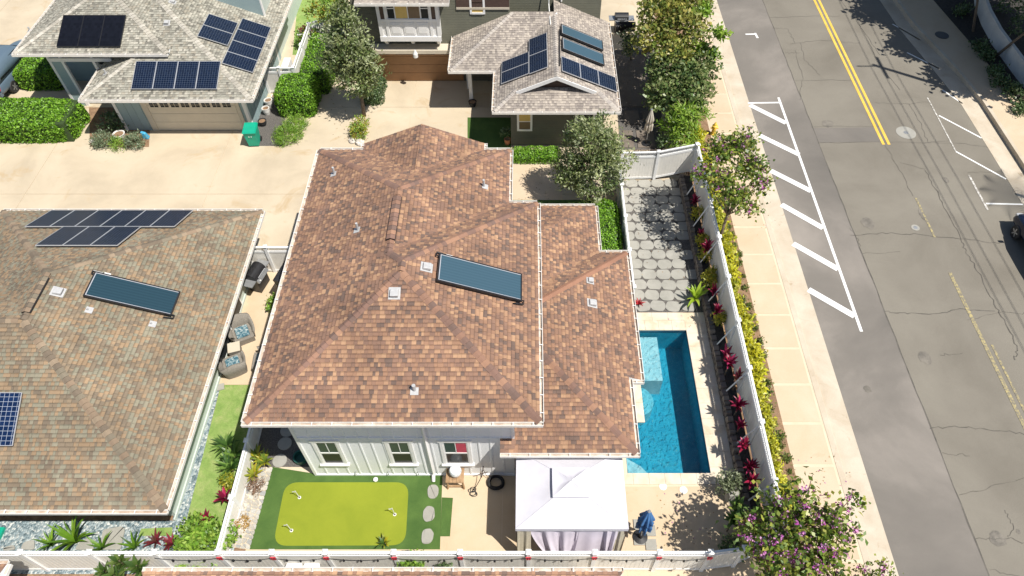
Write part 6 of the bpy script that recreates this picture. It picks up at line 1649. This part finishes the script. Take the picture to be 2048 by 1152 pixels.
# --- trees
tree('flowering_tree', 'large loose tree with purple blossoms at the bottom corner over the sidewalk', (8.95, 7.4, 0),
     [bl(1515, 1055, 3.1, .75), bl(1580, 1040, 3.6, .85), bl(1650, 1045, 3.7, .8), bl(1560, 1120, 3.2, .9), bl(1640, 1125, 3.4, .9), bl(1690, 1085, 3.6, .55), bl(1590, 985, 3.9, .5), bl(1700, 1000, 3.9, .32), bl(1625, 950, 4.0, .28), bl(1530, 985, 3.6, .4)],
     330, 9, .17, .20, .125, G_FLOWER, 1, .11, flowers=(150, P_FLOWER, .055, .085), shell=.25)
tree('flowering_tree', 'loose tree with purple blossoms over the sidewalk beside the paver court', (9.1, 22.6, 0),
     [bl(1440, 300, 4.4, .7), bl(1485, 285, 4.5, .65), bl(1503, 335, 4.3, .7), bl(1440, 365, 4.0, .7), bl(1475, 395, 3.9, .65), bl(1405, 345, 3.8, .45), bl(1520, 365, 4.2, .45), bl(1500, 415, 3.8, .4)],
     370, 9, .17, .19, .12, G_FLOWER, 2, .09, flowers=(80, P_FLOWER, .06, .09), shell=.25)
tree('flowering_tree', 'tip of a purple blossoming tree cut by the bottom edge beside the kerb', (9.6, 5.6, 0), [bl(1760, 1150, 3.2, .45), bl(1725, 1175, 3.0, .6), bl(1690, 1200, 2.9, .6)], 90, 9, .14, .125, .08, G_FLOWER, 3, .07, flowers=(60, P_FLOWER, .06, .068), shell=.3)
tree('silvery_tree', 'bushy grey-green tree beside the garden walk and the court fence', (3.1, 25.7, 0),
     [(3.1, 25.7, 1.7, 1.5, 1.4, 1.0), (3.0, 25.75, 2.9, 1.45, 1.35, 1.1), (2.95, 25.8, 4.0, 1.0, 1.0, .9), (4.2, 25.5, 2.8, .8, .7, .7), (2.0, 25.5, 1.9, .8, .8, .7), (3.7, 25.4, 3.8, .6, .6, .6)], 470, 24, .15, .19, .07, G_SILVER, 4, .10, shell=.62)
tree('silvery_tree', 'tall bushy grey-green tree shading the driveway in front of the brown garage', (-9.1, 32.3, 0),
     [(-9.1, 32.4, 2.4, 1.1, 1.05, 1.0), (-9.15, 32.5, 3.6, 1.25, 1.15, 1.1), (-9.3, 32.7, 4.8, .98, .9, .95), (-9.25, 32.8, 5.7, .6, .55, .75), (-10.2, 32.6, 3.4, .6, .5, .6), (-8.1, 32.3, 3.3, .6, .5, .6)], 420, 24, .16, .21, .078, G_SILVER, 5, .12, shell=.62)
tree('yellow_tree', 'broad yellow-green tree at the top beside the sidewalk', (7.2, 38.5, 0), [bl(1325, 25, 4.2, 1.25), bl(1370, 55, 4.0, 1.2), bl(1300, 75, 3.4, 1.0), bl(1345, -20, 4.2, 1.3), bl(1385, 10, 4.3, 1.1), bl(1345, 105, 3.2, 1.0)], 760, 12, .17, .22, .14, G_YELLOW, 6, .14, shell=.5)
tree('broadleaf_shrub', 'dark green broadleaf shrub with cream tips between the two patios and the sidewalk', (7.6, 33.0, 0), [bl(1335, 140, 2.6, 1.1), bl(1375, 160, 2.4, 1.1), bl(1325, 190, 2.0, .9), bl(1370, 205, 1.8, .9), bl(1400, 130, 2.6, .9), bl(1405, 185, 1.7, .6)], 650, 12, .17, .22, .14, [(0.07, 0.13, 0.035), (0.13, 0.205, 0.055), (0.22, 0.285, 0.09), (0.05, 0.095, 0.03), (0.34, 0.36, 0.15)], 7, .12, shell=.5, flowers=(26, [(0.5, 0.42, 0.30), (0.42, 0.36, 0.22)], .08, .09))
tree('bamboo_shrub', 'bright narrow-leaved bamboo-like shrub at the end of the street fence', (7.9, 29.2, 0), [bl(1370, 235, 1.8, .8), bl(1350, 255, 1.3, .7), bl(1395, 225, 1.5, .6), bl(1365, 275, .9, .7)], 190, 11, .16, .34, .06, G_BAMBOO, 8, .06, shell=.4, droop=.5)
tree('papaya_tree', 'slender bright-leaved young tree leaning over the sidewalk', P(1394, 168), [bl(1436, 65, 4.3, .5, .35), bl(1405, 25, 4.6, .55, .4), bl(1400, 95, 3.4, .5, .35), bl(1425, 105, 3.2, .4, .3)], 70, 10, .13, .26, .14, G_BAMBOO, 9, .06, shell=.2)
tree('leafy_shrub', 'small leafy shrub with pale tips beside the olive house gutter', P(1262, 120), [bl(1255, 75, 2.2, .5), bl(1262, 100, 1.6, .45)], 60, 10, .13, .16, .10, G_DARK + [(0.4, 0.4, 0.28)], 10, .05, shell=.3)
tree('garden_tree', 'dark green tree with a yellow branch at the top behind the white side fence', (-11.6, 43.5, 0), [bl(655, 10, 2.8, 1.0), bl(630, 30, 2.2, .7), bl(690, -10, 3, 1.1), bl(625, 60, 1.2, .6)], 190, 11, .16, .17, .1, G_LUSH + [(0.42, 0.26, 0.03)], 12, .08, shell=.5)
tree('shade_tree', 'dark shade tree with twin stems in front of the white garden wall, upper one', P(1945, 68), [(26.3, 41.3, 6.5, 1.7, 1.7, 1.2), (25.5, 44.6, 6.6, 1.8, 1.8, 1.2), (24.4, 48.5, 6.6, 2, 2, 1.2), (27.5, 43.2, 6.6, 2.3, 2.6, 1.5), (28.6, 40.2, 6.8, 2.2, 2.4, 1.5), (30.5, 43, 7, 2.6, 2.6, 1.5), (27.2, 46.5, 6.6, 2.4, 2.4, 1.5), (25.9, 49, 6.6, 2.4, 2.4, 1.4), (33.5, 44, 7, 2.6, 2.6, 1.4), (33, 40, 7, 2.4, 2.4, 1.4), (24.6, 53, 6.6, 2.4, 2.6, 1.4), (30, 48, 7, 2.6, 2.6, 1.4)], 1700, 13, .32, .42, .3, G_DARK, 13, .09, shell=.2)
tree('shade_tree', 'dark shade tree with twin stems in front of the white garden wall, lower one', P(1985, 118), [(27.3, 37.4, 6.3, 1.5, 1.6, 1.1), (28.0, 34.2, 6.0, 1.2, 1.4, 1.0), (28.6, 37.2, 6.4, 1.9, 2.0, 1.3), (30.3, 36.6, 6.2, 2.0, 2.2, 1.3), (29.6, 33.8, 5.8, 1.5, 1.7, 1.2), (31.6, 39.4, 6.5, 2.2, 2.2, 1.4), (31.5, 34.5, 6, 1.8, 1.8, 1.3), (33.6, 36.5, 6.2, 2.0, 2.0, 1.3), (28.2, 39, 6.4, 1.5, 1.5, 1.2), (34.5, 33.5, 6, 2, 2, 1.3)], 1500, 13, .32, .42, .3, G_DARK, 14, .09, shell=.2)
for k, (u, v) in enumerate(((1975, 122), (1935, 72))):
    b0 = P(u, v); tr = bpy.data.objects
for k, (u, v, r_) in enumerate(((2005, 165, .5), (1990, 140, .4), (2030, 185, .5), (1960, 90, .4), (1975, 110, .35), (2040, 60, .9), (2020, 20, .9), (1925, 20, .4), (2044, 215, .4))):
    p = P(u, v, .4); me, _ = cloud([(p.x, p.y, .35 if k not in (5, 6) else .9, r_, r_, r_ * .8)], 36, 10, .13, .2, .1, G_DARK, 60 + k)
    tag(leaf_obj(me, 'shade_shrub'), ['dark shrub in shade below the white wall, widest one', 'dark shrub in shade between the twin stems and the sidewalk', 'dark shrub in shade below the white wall, lower one', 'dark shrub by the upper twin stems', 'dark shrub between the two twin-stemmed trees', 'dark bush behind the white wall, lower one', 'dark bush behind the white wall, upper one', 'dark shrub at the top edge beside the far sidewalk', 'small shrub at the picture edge in dappled light'][k], 'shrub')
# palm beyond the picture edge: its fronds shade the kerb
# --- blades (one object per leaf)
def blade_mesh(key, L, W, arch, col, fold=.15, seg=5, tip=1.0):
    k_ = ('blade', key)
    if k_ in me_cache: return me_cache[k_]
    mb = MB(); vs = []
    for i in range(seg + 1):
        t = i / seg; w = W * .5 * (math.sin(math.pi * min(1, .12 + .88 * t) ** .75) ** .7 if t < 1 else .02)
        ang = math.radians(78) - arch * t
        y = L * (t * math.cos(math.radians(78) - arch * t * .5)); z = L * t * math.sin(math.radians(78) - arch * t * .5)
        vs += [(-w, y, z + w * fold), (0, y, z), (w, y, z + w * fold)]
    for i in range(seg):
        for j in (0, 1):
            a = i * 3 + j; mb.cur = tuple(c_ * (1.0 + .12 * (j - .5)) for c_ in col); mb.add([], [])
            mb.f.append((a, a + 1, a + 4, a + 3)); mb.c.append(mb.cur)
    mb.v = [tuple(v) for v in vs]
    me_cache[k_] = mb.mesh('leaf', M['leaf']); return me_cache[k_]
def rosette(name, label, p, n, L, W, pal, seed, key, stem=0.0, group=None, cat='plant', low=.25, arch=(.5, 1.5), z0=0.0):
    """p: plan position; leaves rise from z0+stem"""
    rr_ = random.Random(seed); t = thing(name, label, cat, (p.x, p.y, z0), group)
    if stem: MB().tube([(p.x, p.y, z0), (p.x + .02, p.y, z0 + stem + .05)], [.03, .02], 6).build('stem', M['bark'], t)
    for i in range(n):
        a = i * 2.4 + rr_.uniform(-.3, .3); f = i / max(1, n - 1)
        ai = rr_.randrange(3); ar = arch[0] + (arch[1] - arch[0]) * (1 - f) ; ar = arch[0] + (arch[1] - arch[0]) * round((1 - f) * 3) / 3
        ci = rr_.randrange(len(pal))
        me = blade_mesh((key, round(ar, 2), ci), L, W, ar, pal[ci])
        s_ = rr_.uniform(.75, 1.1)
        inst('leaf', me, Matrix.Translation((p.x, p.y, z0 + stem * (.6 + .4 * f))) @ Matrix.Rotation(a, 4, 'Z') @ Matrix.Rotation(rr_.uniform(-.15, .15), 4, 'X') @ Matrix.Diagonal((s_, s_, s_, 1)), t)
    return t
# red ti plants on the raised bed
TI = ((1392, 394), (1405, 453), (1416, 491), (1432, 573), (1438, 613), (1457, 697), (1461, 721), (1477, 752), (1481, 804), (1487, 838), (1490, 886), (1506, 925), (1508, 955))
for k, (u, v) in enumerate(TI):
    p = P(u, v, 1.45); p.x = min(p.x, 8.22); pal = G_RED if k != 7 else [(0.5, 0.14, 0.13), (0.42, 0.25, 0.16), (0.36, 0.05, 0.08)]
    lab = f'crimson ti plant on the raised bed, {NUM[k] if k < 12 else "last"} counting from the far end' if k != 7 else 'tall pinkish ti plant whose leafy shadow falls on the pool deck'
    rosette('ti_plant', lab, p, (17, 12, 19, 14)[k % 4], (.44, .38, .5)[k % 3], .12, pal, 200 + k, ('ti%d' % (k % 3)) if k != 7 else 'tip', stem=(.85, .7, 1.0, .6)[(k * 3) % 4] if k != 7 else 1.15, z0=.4, group='ti plants on the raised bed')
CB = ((1406, 476), (1424, 547), (1412, 505), (1443, 634), (1419, 560), (1395, 425))
for k, (u, v) in enumerate(CB):
    p = P(u, v, .85); me, _ = cloud([(min(p.x, 8.15), p.y, .8, .26, .30, .3)], 34, 9, .08, .17, .055, G_CROTON, 90 + k, droop=.1)
    tag(leaf_obj(me, 'croton_bush'), f'yellow croton on the raised bed among the ti plants, {NUM[k]} from far end' if k < 4 else ['small olive croton beside the fifth fence post', 'yellow croton in the shade of the flowering tree'][k - 4], 'shrub')
# yellow crotons outside the street fence
yrow = []
y = 9.3; rr_ = random.Random(77); meshes = []
for k in range(5):
    me, _ = cloud([(0, 0, .30, .27, .36, .28)], 40, 8, .09, .20, .09, G_CROTON_Y, 120 + k, droop=.1); meshes.append(me)
k = 0
while y < 31:
    o = bpy.data.objects.new('croton_shrub', meshes[rr_.randrange(5)]); COL.objects.link(o); o.location = (9.2 + rr_.uniform(-.12, .10), y, 0); s_ = rr_.uniform(.75, 1.15); o.scale = (s_, s_, s_ * rr_.uniform(.8, 1.3)); o.rotation_euler = (0, 0, rr_.uniform(0, 6.28))
    tag(o, 'yellow croton in the planted row between the white fence and the sidewalk', 'shrub', 'yellow crotons along the sidewalk'); y += rr_.uniform(.40, .62); k += 1
gm = []
for k in range(4):
    me, _ = cloud([(0, 0, .08, .16, .18, .09)], 16, 9, .06, .10, .05, [(0.12, 0.17, 0.03), (0.19, 0.23, 0.05), (0.08, 0.12, 0.03)], 140 + k); gm.append(me)
y = 9.0
while y < 27:
    o = bpy.data.objects.new('ground_cover_shrub', gm[rr_.randrange(4)]); COL.objects.link(o); o.location = (9.74 + rr_.uniform(-.2, .16), y, 0); s_ = rr_.uniform(.6, 1.25); o.scale = (s_, s_, s_); o.rotation_euler = (0, 0, rr_.uniform(0, 6.28))
    tag(o, 'low green ground cover plant at the edge of the sidewalk bed', 'plant', 'ground cover beside the sidewalk'); y += rr_.uniform(.35, .8)
# rosettes and lilies
p = P(1391, 596, .35); rosette('young_palm', 'bright green young palm at the corner of the paver court', p, 14, .85, .16, [(0.28, 0.42, 0.03), (0.38, 0.50, 0.05), (0.20, 0.33, 0.03)], 301, 'palm', stem=.25, arch=(.5, 1.7))
p = P(1279, 602, .3); rosette('red_bromeliad', 'small red plant at the roof edge beside the court', p, 14, .4, .09, [(0.5, 0.04, 0.05), (0.35, 0.02, 0.03)], 302, 'brom')
GD = [(0.035, 0.085, 0.018), (0.06, 0.13, 0.025), (0.11, 0.20, 0.04)]
for k, (u, v, lab) in enumerate(((455, 893, 'dark strap-leaved dracaena by the side fence, topmost'), (470, 915, 'dark strap-leaved dracaena by the side fence, touching the fence'), (462, 938, 'dark strap-leaved dracaena by the side fence, lowest'))):
    rosette('dracaena', lab, P(u, v, .3), 20, .75, .12, GD + [(0.16, 0.27, 0.05)], 310 + k, 'drac', stem=.3, arch=(.7, 1.8))
YS_ = [(0.45, 0.40, 0.03), (0.30, 0.33, 0.04), (0.15, 0.22, 0.03)]
for k, (u, v, lab) in enumerate(((512, 912, 'yellow-green striped plant inside the side fence, upper one'), (528, 922, 'yellow-green striped plant beside the flagstones, right one'), (508, 948, 'yellow-green striped plant inside the side fence, lower one'))):
    rosette('striped_plant', lab, P(u, v, .35), 18, .6, .11, YS_, 320 + k, 'strip', stem=.2, arch=(.5, 1.6))
rosette('ti_plant', 'bright red ti plant on the lawn side of the fence, upper one', P(447, 993, .6), 18, .55, .13, G_RED, 330, 'ti2', stem=.45)
rosette('ti_plant', 'bright red ti plant on the lawn side of the fence, lower one', P(410, 1035, .5), 18, .55, .13, G_RED, 331, 'ti2', stem=.35)
LI = [(0.13, 0.26, 0.02), (0.20, 0.34, 0.03), (0.08, 0.17, 0.02)]
rosette('spider_lily', 'large strap-leaved lily in the blue gravel', P(152, 1083, .1), 20, 1.25, .13, LI, 340, 'lily', arch=(.4, 1.5))
for k, (u, v, lab) in enumerate(((103, 1090, 'small strap-leaved lily in the gravel, left of the large one'), (205, 1096, 'small strap-leaved lily in the gravel, at the flat stone'), (270, 1094, 'small strap-leaved lily beside the red bromeliads'))):
    rosette('spider_lily', lab, P(u, v, .1), 12, .75, .09, LI + GD[:1], 341 + k, 'lily2', arch=(.5, 1.5))
for k, (u, v, lab) in enumerate(((312, 1082, 'dark red bromeliad in the gravel corner, larger one'), (345, 1086, 'dark red bromeliad in the gravel corner, smaller one'))):
    rosette('red_bromeliad', lab, P(u, v, .2), 18, .5, .09, [(0.16, 0.025, 0.03), (0.25, 0.03, 0.05), (0.10, 0.04, 0.03)], 350 + k, 'brom2', stem=.1)
rosette('croton_rosette', 'small variegated plant at the edge of the putting green by the fence', P(770, 1088, .1), 16, .4, .09, YS_ + GD, 360, 'vari', stem=.1)
for k, (u, v, lab) in enumerate(((235, 1120, 'broad-leaved plumeria behind the bottom fence, left head'), (270, 1130, 'broad-leaved plumeria behind the bottom fence, right head'), (205, 1140, 'broad-leaved plumeria behind the bottom fence, lowest head'), (225, 1150, 'broad-leaved plumeria at the bottom edge'))):
    p = P(u, v, 1.6); rosette('plumeria', lab, p, 22, .48, .16, [(0.05, 0.10, 0.02), (0.09, 0.15, 0.03), (0.14, 0.20, 0.05)], 370 + k, 'plum', stem=1.5, arch=(.7, 1.7))
for k, (u, v, lab) in enumerate(((1478, 1010, 'dark green plumeria by the pool deck corner, front head'), (1492, 1035, 'dark green plumeria by the pool deck corner, lower head'), (1470, 1035, 'dark green plumeria by the pool deck corner, left head'))):
    p = P(u, v, 1.3); rosette('plumeria', lab, p, 20, .5, .15, [(0.04, 0.09, 0.02), (0.07, 0.14, 0.03), (0.16, 0.26, 0.06)], 380 + k, 'plum2', stem=1.2, arch=(.7, 1.7))
# leaf-cloud shrubs
def shrub(label, blobs, nc, per, cr, L, W, pal, seed, name='shrub', **kw):
    me, _ = cloud(blobs, nc, per, cr, L, W, pal, seed, **kw); return tag(leaf_obj(me, name), label, 'shrub')
shrub('lush bright green shrub filling the corner where two fences meet', [bl(395, 1060, .7, .55), bl(440, 1068, .7, .45), bl(375, 1098, .5, .5), bl(420, 1098, .6, .5), bl(455, 1075, .6, .3), bl(385, 1125, .4, .4)], 230, 10, .10, .16, .10, G_LUSH, 401)
shrub('small yellow-green shrub under the dracaena by the side fence', [bl(455, 955, .4, .25), bl(462, 970, .3, .2)], 50, 9, .08, .11, .06, YS_, 402)
shrub('pale grey-green succulent bush on the stone plinth', [bl(1462, 962, .95, .34), bl(1445, 972, .7, .22)], 70, 10, .08, .11, .07, [(0.20, 0.24, 0.13), (0.30, 0.33, 0.20), (0.12, 0.15, 0.07)], 403)
shrub('bright green shrub showing between the fence and the bottom gutter', [bl(822, 1128, .8, .35)], 60, 9, .09, .13, .08, G_LUSH, 404); shrub('small dark plant between the fence and the bottom gutter', [bl(887, 1134, .8, .18)], 22, 9, .06, .10, .06, G_DARK, 405)
for k, (u, v, r_, lab) in enumerate(((205, 278, .55, 'feathery grey-green shrub in the planter, left one'), (268, 282, .5, 'feathery grey-green shrub in the planter, right one'))): shrub(lab, [bl(u, v, .35, r_, .35)], 110, 10, .09, .15, .035, G_GREY, 410 + k)
shrub('bright green low plant between the two grey-green shrubs', [bl(236, 287, .25, .4, .25)], 70, 10, .09, .12, .03, G_LUSH, 412); shrub('dark shaded shrub behind the planter by the garage wall', [bl(225, 245, .5, .6)], 60, 10, .12, .16, .08, G_DARK, 413)
shrub('yellow-orange croton shrub at the foot of the driveway tree', [bl(718, 262, .35, .5, .4), bl(722, 245, .4, .4)], 110, 10, .09, .13, .06, G_LUSH + [(0.42, 0.30, 0.03), (0.36, 0.28, 0.05)], 414)
shrub('ornamental grass mound beside the grey gravel bed', [bl(575, 268, .25, .75, .35), bl(590, 245, .3, .6, .35), bl(563, 284, .15, .4, .2)], 260, 12, .09, .22, .025, G_LUSH, 415)
shrub('small potted shrub at the corner of the olive house', [bl(1012, 265, .7, .22)], 26, 9, .07, .11, .07, G_DARK, 416)
shrub('small leafy plant beside the main eave in the side passage', [bl(550, 600, .4, .22), bl(545, 612, .3, .18)], 34, 9, .07, .13, .08, G_LUSH, 417)
shrub('red flowers massed on the white shelf stand', [(-13.4, 39.0, 1.25, .4, .25, .15)], 40, 9, .06, .09, .07, [(0.5, 0.02, 0.06), (0.45, 0.25, 0.25), (0.12, 0.2, 0.04)], 418)
shrub('green shrub behind the white side fence next to the far lawn', [bl(612, 70, .8, .55), bl(622, 95, .7, .5)], 100, 10, .11, .15, .09, G_LUSH, 419)
shrub('shrubs climbing in the shaded yard behind the reed screen', [bl(1330, 285, .6, .4), bl(1310, 200, 1.0, .4)], 70, 9, .1, .14, .09, G_DARK, 420)
shrub('dry brown plant on the coral rock by the fence', [bl(511, 970, .35, .28, .2)], 40, 8, .06, .12, .03, [(0.30, 0.19, 0.12), (0.20, 0.11, 0.07)], 421); shrub('orange dry plant on the pale coral rock', [bl(485, 1046, .35, .24, .15)], 30, 8, .05, .09, .03, [(0.45, 0.26, 0.06), (0.55, 0.36, 0.12)], 422)
shrub('dark groundcover under the flowering tree at the fence corner', [(8.9, 8.2, .3, .5, .6, .3), (7.2, 8.3, .3, .5, .3, .3)], 90, 9, .1, .14, .08, G_DARK, 423)
# stems of the dry plant
# --- clipped hedges
def hedge(label, x0, x1, y0, y1, h, n, L, W, pal, seed, round_=.12, z0=0.0):
    rs = np.random.default_rng(seed); w, d = x1 - x0, y1 - y0
    At, Af, As = w * d, w * h * 2, d * h * 2; pr = np.array([At, Af, As]); pr = pr / pr.sum()
    kf = rs.choice(3, n, p=pr); a, b2 = rs.random(n), rs.random(n); C = np.zeros((n, 3)); N = np.zeros((n, 3)); sgn = np.where(rs.random(n) < .5, -1, 1)
    for i, (cx, cy, cz, nx, ny, nz) in enumerate(((a * w, b2 * d, np.full(n, h), 0, 0, 1), (a * w, np.where(sgn < 0, 0, d), b2 * h, 0, 1, 0), (np.where(sgn < 0, 0, w), a * d, b2 * h, 1, 0, 0))):
        m_ = kf == i; C[m_, 0] = cx[m_]; C[m_, 1] = cy[m_]; C[m_, 2] = cz[m_]; N[m_, 0] = nx * sgn[m_]; N[m_, 1] = ny * sgn[m_]; N[m_, 2] = nz
    # rounded shoulders and lumpy surface
    ctr = np.array([w / 2, d / 2, h * .4]); q = (C - ctr) / np.array([w / 2, d / 2, h * .6]); ex = np.maximum((np.abs(q) ** 6).sum(1) ** (1 / 6), 1)
    C = ctr + (C - ctr) / ex[:, None]
    lump = .05 * (np.sin(C[:, 0] * 5.1 + seed) * np.sin(C[:, 1] * 4.3) + np.sin(C[:, 0] * 11 + C[:, 2] * 9) * .5)
    C = C + N * (lump + rs.normal(0, .03, n))[:, None]; C[:, 2] = np.maximum(C[:, 2], .03)
    D = unit(rs, n) + N * .5; NN = N + unit(rs, n) * .7
    t = thing('clipped_hedge', label, 'hedge', (x0, y0, z0)); C = C + np.array([x0, y0, z0])
    leaf_obj(leaf_mesh('foliage', C, D, NN, L * rs.uniform(.7, 1.3, n), W * rs.uniform(.7, 1.3, n), pick(rs, pal, n, .25), M['leaf']), 'foliage', t)
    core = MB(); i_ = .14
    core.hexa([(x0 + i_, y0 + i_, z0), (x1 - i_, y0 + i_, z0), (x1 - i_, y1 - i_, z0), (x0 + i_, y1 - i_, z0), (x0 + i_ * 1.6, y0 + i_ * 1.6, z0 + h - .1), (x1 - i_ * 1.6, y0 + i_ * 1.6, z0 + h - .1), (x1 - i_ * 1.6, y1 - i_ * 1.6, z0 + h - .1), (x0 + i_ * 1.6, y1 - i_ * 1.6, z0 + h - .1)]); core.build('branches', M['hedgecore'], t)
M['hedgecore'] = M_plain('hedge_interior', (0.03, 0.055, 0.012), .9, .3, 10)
hedge('wide flat-topped green hedge at the left edge of the driveway', -33, -24.3, 29.95, 32.5, 1.2, 15000, .13, .07, G_HEDGE, 1)
hedge('clipped green hedge between the minivan and the teal porch', -29.4, -26.7, 34.6, 36.8, 1.2, 5000, .13, .07, G_HEDGE, 2)
hedge('tall clipped hedge beside the white pots, front block', -13.85, -11.8, 32.1, 34.3, 1.55, 5500, .12, .065, G_HEDGE, 3)
hedge('tall clipped hedge running back along the white side fence', -12.9, -11.3, 34.2, 38.6, 1.45, 5000, .12, .065, G_HEDGE, 4)
c = P(1022, 328); hedge('low clipped hedge in front of the olive wall', c.x, c.x + 2.6, c.y, c.y + 1.0, .4, 3200, .10, .05, G_HEDGE, 5)
hedge('clipped green hedge between the brown roof and the court fence', 3.25, 4.4, 20.2, 25.0, .8, 6500, .11, .055, G_HEDGE, 6)
hedge('low dark hedge strip at the foot of the brown roof by the walk', -0.2, 3.2, 22.9, 23.5, .4, 1800, .10, .05, G_LUSH, 7)
hedge('small hedge under the driveway tree', -9.4, -8.2, 33.2, 35.2, .7, 1800, .12, .06, G_DARK, 8)
# palm whose fronds shade the far kerb
pt_ = thing('palm_tree', 'palm on the far sidewalk beyond the picture edge, its frond shadows on the kerb', 'palm', (27.2, 24.6, 0))
MB().tube([(27.2, 24.6, 0), (27.15, 24.7, 2.4), (27.0, 24.8, 4.6)], [.16, .12, .1], 10).build('trunk', M['bark'], pt_)
for i in range(11):
    a = i * 2 * math.pi / 11; fr = MB(); rr_ = random.Random(i); nn = 16
    for j in range(nn):
        t = (j + 1) / nn; x = 2.0 * t; z = 4.6 + .9 * t - 1.5 * t * t; l = .55 * math.sin(math.pi * (.15 + .8 * t))
        for s in (-1, 1):
            p0 = Vector((x, 0, z)); p1 = Vector((x + .25, s * l, z - .18)); p2 = Vector((x + .06, s * .03, z))
            fr.cur = rr_.choice(G_BAMBOO); R_ = Matrix.Rotation(a, 3, 'Z'); o_ = Vector((27.0, 24.8, 0))
            w_ = Vector((.05, 0, 0)); fr.add([o_ + R_ @ p0, o_ + R_ @ (p0 + w_), o_ + R_ @ p1], [(0, 1, 2)])
    fr.build('frond', M['leaf'], pt_)

# --- fallen leaves
rs = np.random.default_rng(9)
def litter(u0, u1, v0, v1, n, pal, z=.012, s=.07):
    P_ = np.array([tuple(P(u, v, z)) for u, v in zip(rs.uniform(u0, u1, n), rs.uniform(v0, v1, n))])
    N = unit(rs, n) * .2 + np.array([0, 0, 1]); return P_, unit(rs, n) * np.array([1, 1, .1]), N, s * rs.uniform(.6, 1.3, n), s * .6 * rs.uniform(.6, 1.3, n), pick(rs, pal, n)
pk = [(0.45, 0.36, 0.2), (0.30, 0.17, 0.07), (0.20, 0.12, 0.06), (0.5, 0.2, 0.42)]
parts_ = [litter(1240, 1310, 110, 295, 60, [(0.6, 0.55, 0.45), (0.35, 0.22, 0.12)], .05), litter(1430, 1560, 240, 470, 60, pk), litter(1480, 1700, 900, 1140, 110, pk), litter(1300, 1430, 985, 1095, 40, pk), litter(660, 740, 190, 285, 50, pk[1:3]), litter(1030, 1110, 335, 400, 25, pk[1:3]), litter(1250, 1390, 370, 560, 60, pk[:3], .045), litter(1290, 1420, 630, 655, 10, pk, .03)]
cat_ = [np.concatenate(x) for x in zip(*parts_)]
lo = leaf_obj(leaf_mesh('leaf_litter', *cat_, M['leaf']), 'leaf_litter'); lo['kind'] = 'stuff'; lo['label'] = 'fallen leaves scattered on paving under the trees'
